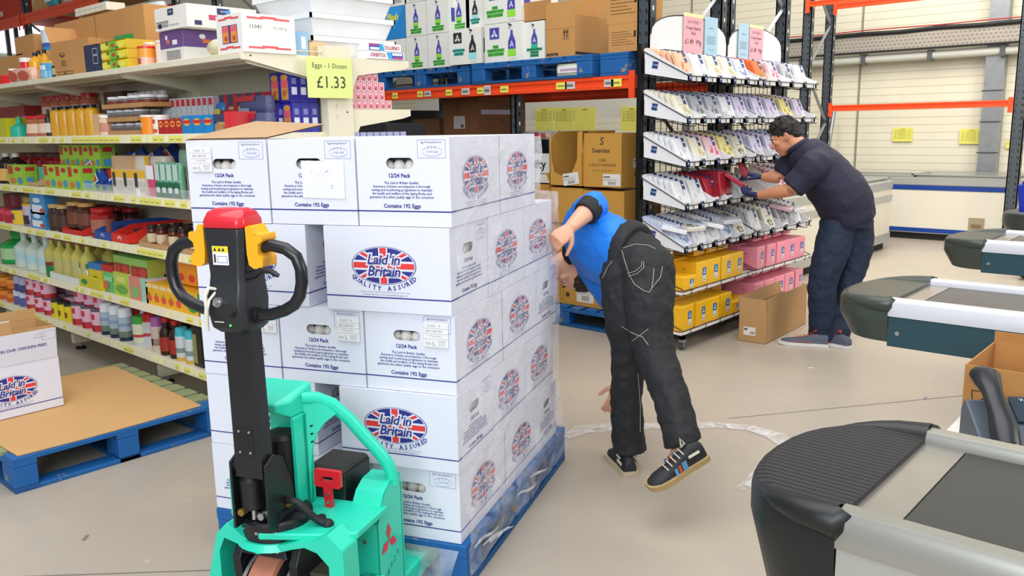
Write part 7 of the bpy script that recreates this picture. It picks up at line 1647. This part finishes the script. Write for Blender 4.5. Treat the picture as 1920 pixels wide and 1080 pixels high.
def head_geo(mb, M_, m=skin):
    # centre of the skull, face towards +y, up +z
    B = lambda c, r: mb.ball(c, r, m, 20, 14, M_)
    B((0, -.008, .02), (.076, .096, .098)); B((0, .03, -.035), (.062, .062, .078)); B((0, .055, -.085), (.036, .034, .028)); B((0, .02, -.06), (.057, .055, .05))
    mb.tube([M_ @ Vector(p) for p in ((0, .086, .018), (0, .098, -.005), (0, .108, -.022), (0, .098, -.034))], [.009, .011, .0145, .012], m, 10)
    B((.012, .096, -.028), (.008, .01, .007)); B((-.012, .096, -.028), (.008, .01, .007))
    B((0, .083, .03), (.048, .014, .011)); B((.04, .06, -.01), (.024, .028, .018)); B((-.04, .06, -.01), (.024, .028, .018))
    B((0, .087, -.054), (.024, .011, .006)); B((0, .085, -.064), (.021, .011, .007))
    for s in (-1, 1):
        mb.tube([M_ @ Vector(p) for p in ((s*.074, -.002, .028), (s*.084, -.014, .03), (s*.086, -.02, .01), (s*.080, -.012, -.014), (s*.073, -.002, -.024))], [.008, .009, .008, .008, .007], m, 8); B((s*.074, -.004, .0), (.008, .014, .024))
def eyes(M_, parent):
    for s in (-1, 1):
        mb = MB(); mb.ball((s*.031, .077, .008), (.0125, .010, .007), '#d9d0c8', 12, 8, M_); mb.ball((s*.031, .0862, .008), (.0055, .004, .0055), '#3a2416', 10, 6, M_); mb.build('eye', parent, 60)
        mb = MB(); mb.tube([M_ @ Vector(p) for p in ((s*.014, .094, .028), (s*.03, .096, .033), (s*.048, .085, .028))], [.003, .004, .002], mat('#1c130e', .8), 6); mb.build('eyebrow', parent, 60)
    mb = MB(); mb.tube([M_ @ Vector(p) for p in ((-.022, .092, -.059), (-.008, .1, -.058), (.008, .1, -.058), (.022, .092, -.059))], [.001, .0032, .0032, .001], mat('#b0655a', .5), 6); mb.build('mouth', parent, 60)
def shoe(name, parent, heel, toe, up, uc, sc, stripes=(), lace=None, w=.048, hgt=.085, desc=None):
    heel, toe, up = Vector(heel), Vector(toe), Vector(up); f = (toe-heel); L = f.length; f.normalize(); up = (up-f*up.dot(f)).normalized(); x = f.cross(up)
    P = lambda a, b, c: heel+x*a+f*b+up*c
    sec = [(-.012, .030, .070), (.0, .036, .082), (.04, .037, .092), (.09, .037, .082), (.14, .042, .062), (.19, .046, .052), (.23, .043, .046), (.262, .030, .036), (.276, .012, .024)]
    k = L/.276; mb = MB(); R = []
    for b, hw, ht in sec: R.append([P(hw*math.cos(q)*(1 if math.sin(q) < 0 else .88), b*k, .02+(ht-.02)*max(math.sin(q), -.05)**1.0 if math.sin(q) > 0 else .018) for q in [2*PI*j/16 for j in range(16)]])
    mb.loft(R, mat(uc, .6, var=.12, scale=40, bump=.15, bscale=80)); up_ = mb.build(name, parent, 60)
    mb = MB(); R = []
    for b, hw, ht in sec: R.append([P(s*(hw+.005), b*k+(-.004 if b < 0 else .004 if b > .25 else 0), z+(.004 if b > .24 else 0)) for s, z in ((-1, 0), (1, 0), (1.0, .022), (-1.0, .022))])
    mb.loft(R, mat(sc, .6, var=.1, scale=20)); mb.build('sole', up_, 40)
    for (b0, b1, z0, z1, c) in stripes:
        for s in (-1, 1):
            mb = MB(); q = []
            for u in range(5):
                b = b0+(b1-b0)*u/4; hw = .0375+.008*min(max((b-.09)/.1, 0), 1); q.append((b, hw))
            vs = [P(s*(hw+.002), b*k, z0) for b, hw in q]+[P(s*(hw*.93+.0025), b*k, z1) for b, hw in q]; mb.add(vs, [(i, i+1, i+6, i+5) for i in range(4)], mat(c, .6)); mb.build('stripe', up_)
    if lace:
        for i in range(5):
            b = .085+i*.022; z = .088-i*.007; mb = MB(); mb.tube([P(-.024, b*k, z-.010), P(0, (b+.006)*k, z+.004), P(.024, b*k, z-.010)], .0028, mat(lace, .7), 6); mb.build('lace', up_, 60)
        mb = MB(); mb.tube([P(0, .075*k, .095), P(.018, .06*k, .12), P(.0, .055*k, .10)], .004, mat(lace, .7), 6); mb.tube([P(0, .075*k, .095), P(-.018, .06*k, .118), P(.0, .055*k, .10)], .004, mat(lace, .7), 6); mb.build('lace', up_, 60)
    return up_
# ---- the bending man in the blue top
A1 = thing('person', 'person in a blue top and dark jeans bending down beside the egg stack', 'person', (0, 0, 0))
hipL, kneL, ankL = DP(1166, 508, 3.62), DP(1180, 665, 3.56), DP(1183, 842, 3.60)
hipR, kneR, ankR = DP(1220, 500, 3.54), DP(1224, 648, 3.40), DP(1282, 832, 3.12)
pel, wst, chs, nek = DP(1196, 490, 3.62), DP(1160, 476, 3.70), DP(1112, 458, 3.86), DP(1080, 466, 3.98)
shL, elL, wrL = DP(1086, 425, 3.90), DP(1113, 385, 3.68), DP(1068, 428, 3.56)
shR, elR, wrR = DP(1112, 500, 3.97), DP(1176, 605, 3.97), DP(1164, 724, 3.92)
axis = (nek-pel).normalized(); side1 = (shL-shR).normalized(); back1 = axis.cross(side1).normalized()
if back1.z < 0: back1 = -back1
hd1 = DP(1078, 505, 4.03)
mb = MB()
limb(mb, [hipL, kneL, ankL], [.075, .052, .036]); limb(mb, [hipR, kneR, ankR], [.075, .052, .036]); mb.ball(pel, .11, skin, 14, 10)
limb(mb, [ankL, ankL+Vector((0, 0, -.05))+FH*.06], [.035, .03]); limb(mb, [ankR, DP(1262, 868, 3.1)], [.035, .03])
limb(mb, [pel, wst, chs, nek], [.13, .12, .145, .055], [.10, .09, .10, .055], back1)
limb(mb, [shL, elL], [.045, .04]); limb(mb, [elL, elL.lerp(wrL, .35), wrL], [.043, .044, .029], [.043, .042, .024], None, skin_f); limb(mb, [chs, shL], [.07, .055]); limb(mb, [chs, shR], [.07, .055])
limb(mb, [shR, elR, elR.lerp(wrR, .4), wrR], [.045, .04, .038, .027]); limb(mb, [nek, hd1], [.055, .055])
hdv = (hd1-nek).normalized(); fdir = (-RH*.75+Vector((0, 0, -.5))-FH*.1).normalized()
Hm = FR(hd1, FH, fdir) 
upv = -Vector((0, 0, 1))
xx = fdir.cross(upv).normalized(); uu = xx.cross(fdir); Hm = Matrix(((xx.x, fdir.x, uu.x, hd1.x), (xx.y, fdir.y, uu.y, hd1.y), (xx.z, fdir.z, uu.z, hd1.z), (0, 0, 0, 1)))
head_geo(mb, Hm, skin)
kn = DP(1036, 452, 3.50); hand(mb, wrL, (kn-wrL)+Vector((0, 0, -.01)), -RH*.4+FH*.6+Vector((0, 0, -.7)), 1, (1.0, 1.15, .8), skin_f, 1.0, .03, 1.2)
hand(mb, wrR, DP(1139, 780, 3.90)-wrR, FH, -1, (.25, .35, .25), skin, 1.0)
organic(mb, 'body', A1, .0055, 3)
eyes(Hm, A1)
hair = mat('#2a1c14', .7, var=.3, scale=60, bump=.6, bscale=120)
mb = MB(); mb.ball((0, -.022, .035), (.084, .098, .098), hair, 20, 14, Hm); mb.ball((0, -.06, -.01), (.07, .055, .075), hair, 16, 10, Hm); organic(mb, 'hair', A1, .007, 2, .012, .02)
bluec = mat('#0f78e0', .55, var=.06, scale=6, bump=.12, bscale=22); blkc = mat('#17191c', .7, bump=.3, bscale=120)
mb = MB()
hem = pel.lerp(wst, .30)
limb(mb, [hem, wst, wst.lerp(chs, .5), chs, chs.lerp(nek, .7)], [.175, .178, .185, .19, .12], [.128, .13, .135, .135, .09], back1, bluec, 26)
limb(mb, [chs, shL, elL.lerp(shL, .12), elL, elL.lerp(wrL, .12)], [.09, .085, .068, .066, .056], None, None, bluec); mb.ball(elL, .066, bluec); limb(mb, [chs, shR, elR], [.09, .08, .058], None, None, bluec)
organic(mb, 'blue_top', A1, .008, 4, .026, .09)['label'] = 'bright blue sweatshirt'
mb = MB(); limb(mb, [pel.lerp(wst, -.05), pel.lerp(wst, .22), pel.lerp(wst, .50)], [.172, .186, .186], [.130, .142, .140], back1, blkc, 28); organic(mb, 'waistband', A1, .007, 3, .008, .05)['label'] = 'black ribbed waistband'
mb = MB(); limb(mb, [elL.lerp(wrL, .06), elL.lerp(wrL, .38)], [.062, .056], None, None, blkc, 20); organic(mb, 'cuff', A1, .006, 2)['label'] = 'black ribbed cuff'
mb = MB(); mb.tube([nek+side1*.07*math.cos(q)+back1*.07*math.sin(q) for q in [2*PI*k/14 for k in range(14)]], .014, blkc, 8, closed=True); mb.build('collar', A1, 60)
jean = mat('#17191c', .75, var=.18, scale=7, bump=.35, bscale=16)
mb = MB()
seat = DP(1205, 502, 3.55); belt = pel.lerp(wst, .06)
limb(mb, [belt, DP(1198, 498, 3.60), DP(1196, 525, 3.59)], [.155, .150, .15], [.12, .13, .12], back1, jean, 26)
mb.ball(DP(1172, 514, 3.58), .105, jean, 18, 12); mb.ball(DP(1214, 505, 3.51), .118, jean, 18, 12)
limb(mb, [DP(1170, 514, 3.58), DP(1172, 590, 3.55), kneL, DP(1174, 740, 3.58), DP(1178, 820, 3.60), DP(1180, 846, 3.60)], [.105, .094, .078, .068, .069, .072], [.105, .095, .078, .072, .076, .08], None, jean, 22)
limb(mb, [DP(1216, 505, 3.50), DP(1218, 575, 3.43), DP(1226, 650, 3.38), DP(1256, 740, 3.24), DP(1276, 812, 3.13), DP(1282, 832, 3.11)], [.112, .102, .085, .072, .072, .076], [.112, .1, .085, .076, .08, .082], None, jean, 22)
tro = organic(mb, 'trousers', A1, .0075, 5, .020, .05); tro['label'] = 'dark grey jeans'
# seams and pocket stitching laid on the cloth itself
bpy.context.view_layer.update()
dg = bpy.context.evaluated_depsgraph_get(); ev = tro.evaluated_get(dg); em = ev.to_mesh(); tree = BVHTree.FromPolygons([v.co.copy() for v in em.vertices], [tuple(p.vertices) for p in em.polygons]); ev.to_mesh_clear()
def on_cloth(pts, tree, n=6):
    out = []
    for (x0, y0), (x1, y1) in zip(pts, pts[1:]):
        for k in range(n):
            x, y = x0+(x1-x0)*k/n, y0+(y1-y0)*k/n; h = tree.ray_cast(CO, ray(x, y).normalized())
            if h[0]: out.append(h[0]+h[1]*.0012)
    return out
th = mat('#a9a49a', .7)
for nm, pl_ in (('pocket_stitching', [(1165, 465), (1172, 490), (1180, 515), (1190, 533), (1207, 545), (1218, 548), (1222, 540), (1225, 520), (1226, 500)]), ('pocket_stitching', [(1178, 518), (1195, 513), (1207, 502), (1207, 488)]), ('pocket_stitching', [(1177, 513), (1192, 508), (1203, 499), (1204, 488)]), ('pocket_stitching', [(1222, 540), (1238, 520), (1243, 495)]), ('pocket_stitching', [(1166, 466), (1190, 458), (1215, 460), (1232, 468)]),
                ('seam', [(1166, 612), (1185, 624), (1205, 632), (1218, 650)]), ('seam', [(1185, 640), (1205, 625), (1218, 615)]), ('seam', [(1196, 700), (1200, 760), (1200, 820)]), ('seam', [(1130, 522), (1140, 500), (1150, 488)])):
    q = on_cloth(pl_, tree)
    if len(q) > 2: mb = MB(); mb.tube(q, .0013, th, 5); mb.build(nm, tro, 60)
st = [(.10, .16, .028, .05, '#5a8fb8'), (.125, .185, .03, .038, '#b5502c'), (.0, .07, .04, .058, '#cfc9bd')]
hb = DP(1181, 875, 3.52); hb.z = .001; sh1 = shoe('shoe', A1, hb, hb+FH*.25-RH*.05, (0, 0, 1), '#191b1f', '#b9a98c', [(.0, .07, .045, .06, '#d0ccc2'), (.02, .08, .07, .078, '#cfcac0')], desc='')
sh1['label'] = 'dark trainer of the standing foot'
h2, t2 = DP(1318, 858, 3.06), DP(1218, 918, 3.00); nrm = (t2-h2).cross(FH).normalized(); nrm = nrm if nrm.z > 0 else -nrm
sh2 = shoe('shoe', A1, h2, t2, nrm*.8-RH*.25-FH*.28, '#191b1f', '#a8905e', [(.09, .115, .024, .062, '#5a8fb8'), (.12, .135, .024, .058, '#b5502c'), (.14, .155, .024, .054, '#5f93c0'), (.02, .075, .06, .072, '#d8d2c2')], lace='#b9b2a2'); sh2['label'] = 'lifted dark trainer with blue and rust stripes'
# ---- the man in navy reaching into the stand
A2 = thing('person', 'person in a navy polo shirt and blue jeans reaching into the napkin stand with gloves', 'person', (0, 0, 0))
p2 = {'hL': (1572, 418, 5.76), 'kL': (1544, 525, 5.72), 'aL': (1543, 625, 5.74), 'hR': (1600, 416, 5.84), 'kR': (1592, 525, 5.80), 'aR': (1572, 630, 5.72), 'pel': (1592, 402, 5.80), 'bel': (1578, 368, 5.80), 'che': (1535, 315, 5.88), 'nek': (1500, 275, 5.93),
      'sL': (1528, 312, 5.70), 'eL': (1482, 356, 5.72), 'wL': (1424, 366, 5.93), 'sR': (1500, 292, 6.10), 'eR': (1462, 332, 6.14), 'wR': (1428, 332, 6.20), 'hd': (1473, 258, 5.99)}
J = {k: DP(*v) for k, v in p2.items()}
ax2 = (J['nek']-J['pel']).normalized(); sd2 = (J['sL']-J['sR']); sd2 = (sd2-ax2*sd2.dot(ax2)).normalized(); bk2 = ax2.cross(sd2).normalized()
sk2 = mat('#c98a68', .5, var=.06, scale=25, bump=.05, bscale=60); mb = MB()
for s in 'LR': limb(mb, [J['h'+s], J['k'+s], J['a'+s], J['a'+s]+Vector((0, 0, -.05))], [.09, .06, .042, .035], m=sk2)
limb(mb, [J['pel'], J['bel'], J['che'], J['nek']], [.15, .16, .17, .065], [.12, .14, .12, .065], bk2, sk2)
for s in 'LR': limb(mb, [J['che'], J['s'+s], J['e'+s]], [.08, .055, .045], m=sk2); limb(mb, [J['e'+s], J['e'+s].lerp(J['w'+s], .35), J['w'+s]], [.046, .05, .032], [.046, .045, .027], m=sk2)
fd2 = (-RH*.80+FH*.28+Vector((0, 0, -.42))).normalized(); xx = fd2.cross(Vector((0, 0, 1))).normalized(); uu = xx.cross(fd2); hd2 = J['hd']
Hm2 = Matrix(((xx.x, fd2.x, uu.x, hd2.x), (xx.y, fd2.y, uu.y, hd2.y), (xx.z, fd2.z, uu.z, hd2.z), (0, 0, 0, 1)))
limb(mb, [J['nek'], hd2-fd2*.03-uu*.03], [.062, .06], m=sk2); head_geo(mb, Hm2, sk2); 
hand(mb, J['wL'], DP(1402, 366, 6.02)-J['wL'], Vector((0, 0, 1))+FH*.2, -1, (.5, .6, .4), sk2, .55); hand(mb, J['wR'], DP(1404, 326, 6.24)-J['wR'], Vector((0, 0, -1)), 1, (.5, .6, .4), sk2, .55)
organic(mb, 'body', A2, .0065, 3); eyes(Hm2, A2)
hair2 = mat('#15100e', .6, var=.3, scale=60, bump=.8, bscale=90)
mb = MB(); mb.ball((0, -.02, .05), (.088, .10, .085), hair2, 20, 14, Hm2); mb.ball((0, -.07, .005), (.074, .045, .07), hair2, 16, 10, Hm2); rr = random.Random(9)
for k in range(60):
    a, b = rr.uniform(0, 2*PI), rr.uniform(.15, 1.45); p = Vector((.088*math.sin(b)*math.cos(a), -.01+.105*math.sin(b)*math.sin(a), .05+.088*math.cos(b)))
    if p.y > .07 and p.z < .07: continue
    mb.ball(p, rr.uniform(.012, .02), hair2, 8, 6, Hm2)
organic(mb, 'hair', A2, .005, 2, .012, .015)['label'] = 'short curly black hair'
nv = mat('#1b1932', .75, var=.08, scale=6, bump=.15, bscale=20); nj = mat('#0a1d36', .75, var=.22, scale=6, bump=.3, bscale=16)
mb = MB()
limb(mb, [J['pel']+Vector((0, 0, -.045))+RH*.01, J['pel'].lerp(J['bel'], .5), J['bel'], J['bel'].lerp(J['che'], .5), J['che'], J['che'].lerp(J['nek'], .75), J['nek']], [.205, .215, .218, .22, .215, .155, .085], [.165, .185, .19, .178, .165, .125, .085], bk2, nv, 28)
limb(mb, [J['che'], J['sL'], J['sL'].lerp(J['eL'], .5), J['eL'].lerp(J['sL'], .06)], [.12, .105, .09, .086], None, None, nv, 20); limb(mb, [J['che'], J['sR'], J['sR'].lerp(J['eR'], .9)], [.12, .10, .08], None, None, nv, 20)
organic(mb, 'polo_shirt', A2, .008, 5, .018, .09)['label'] = 'dark navy polo shirt'
mb = MB(); c = J['nek']+ax2*.012-bk2*.01; mb.tube([c+(sd2*math.cos(q)+bk2*math.sin(q))*.066 for q in [2*PI*k/16 for k in range(16)]], .02, nv, 8, closed=True); mb.build('collar', A2, 60)
mb = MB()
limb(mb, [J['pel']+Vector((0, 0, .02)), J['pel']+Vector((0, 0, -.08))], [.185, .185], [.16, .15], bk2, nj, 26)
limb(mb, [J['hL'], DP(1560, 468, 5.73), J['kL'], DP(1541, 590, 5.73), DP(1541, 632, 5.75)], [.12, .12, .10, .088, .09], None, None, nj, 22)
limb(mb, [J['hR'], DP(1604, 468, 5.83), J['kR'], DP(1577, 600, 5.75), DP(1571, 634, 5.72)], [.135, .115, .09, .078, .08], None, None, nj, 22)
organic(mb, 'jeans', A2, .008, 5, .022, .06)['label'] = 'dark blue jeans'
for heel, dirv, lab in ((DP(1549, 645, 5.66), -RH*.93+FH*.36, 'grey trainer with orange laces'), (DP(1590, 650, 5.60), -RH*.6+FH*.8, 'grey and white trainer of the rear foot')):
    heel.z = .001; s_ = shoe('shoe', A2, heel, heel+dirv.normalized()*.31, (0, 0, 1), '#4a5060', '#d8d4d0', [(.08, .19, .03, .036, '#9c4a3a')], lace='#e0442a', w=.05); s_['label'] = lab
gl = mat('#1c2455', .7, bump=.4, bscale=90)
for s, tgt, pn, sd in (('L', DP(1402, 366, 6.02), Vector((0, 0, 1))+FH*.2, -1), ('R', DP(1404, 326, 6.24), Vector((0, 0, -1)), 1)):
    mb = MB(); hand(mb, J['w'+s], tgt-J['w'+s], pn, sd, (.5, .6, .4), gl, 1.1); organic(mb, 'glove', A2, .0055, 2)['label'] = 'dark blue work glove'
for i, (x, y, D, rz, ry) in enumerate(((1392, 352, 6.13, .6, -1.0), (1398, 332, 6.28, .3, -.5))):
    o = pack('red', DP(x, y, D), ry, ['lower red napkin pack held in the gloved hands', 'upper red napkin pack pulled up by the gloved hand'][i], None, rz=rz)
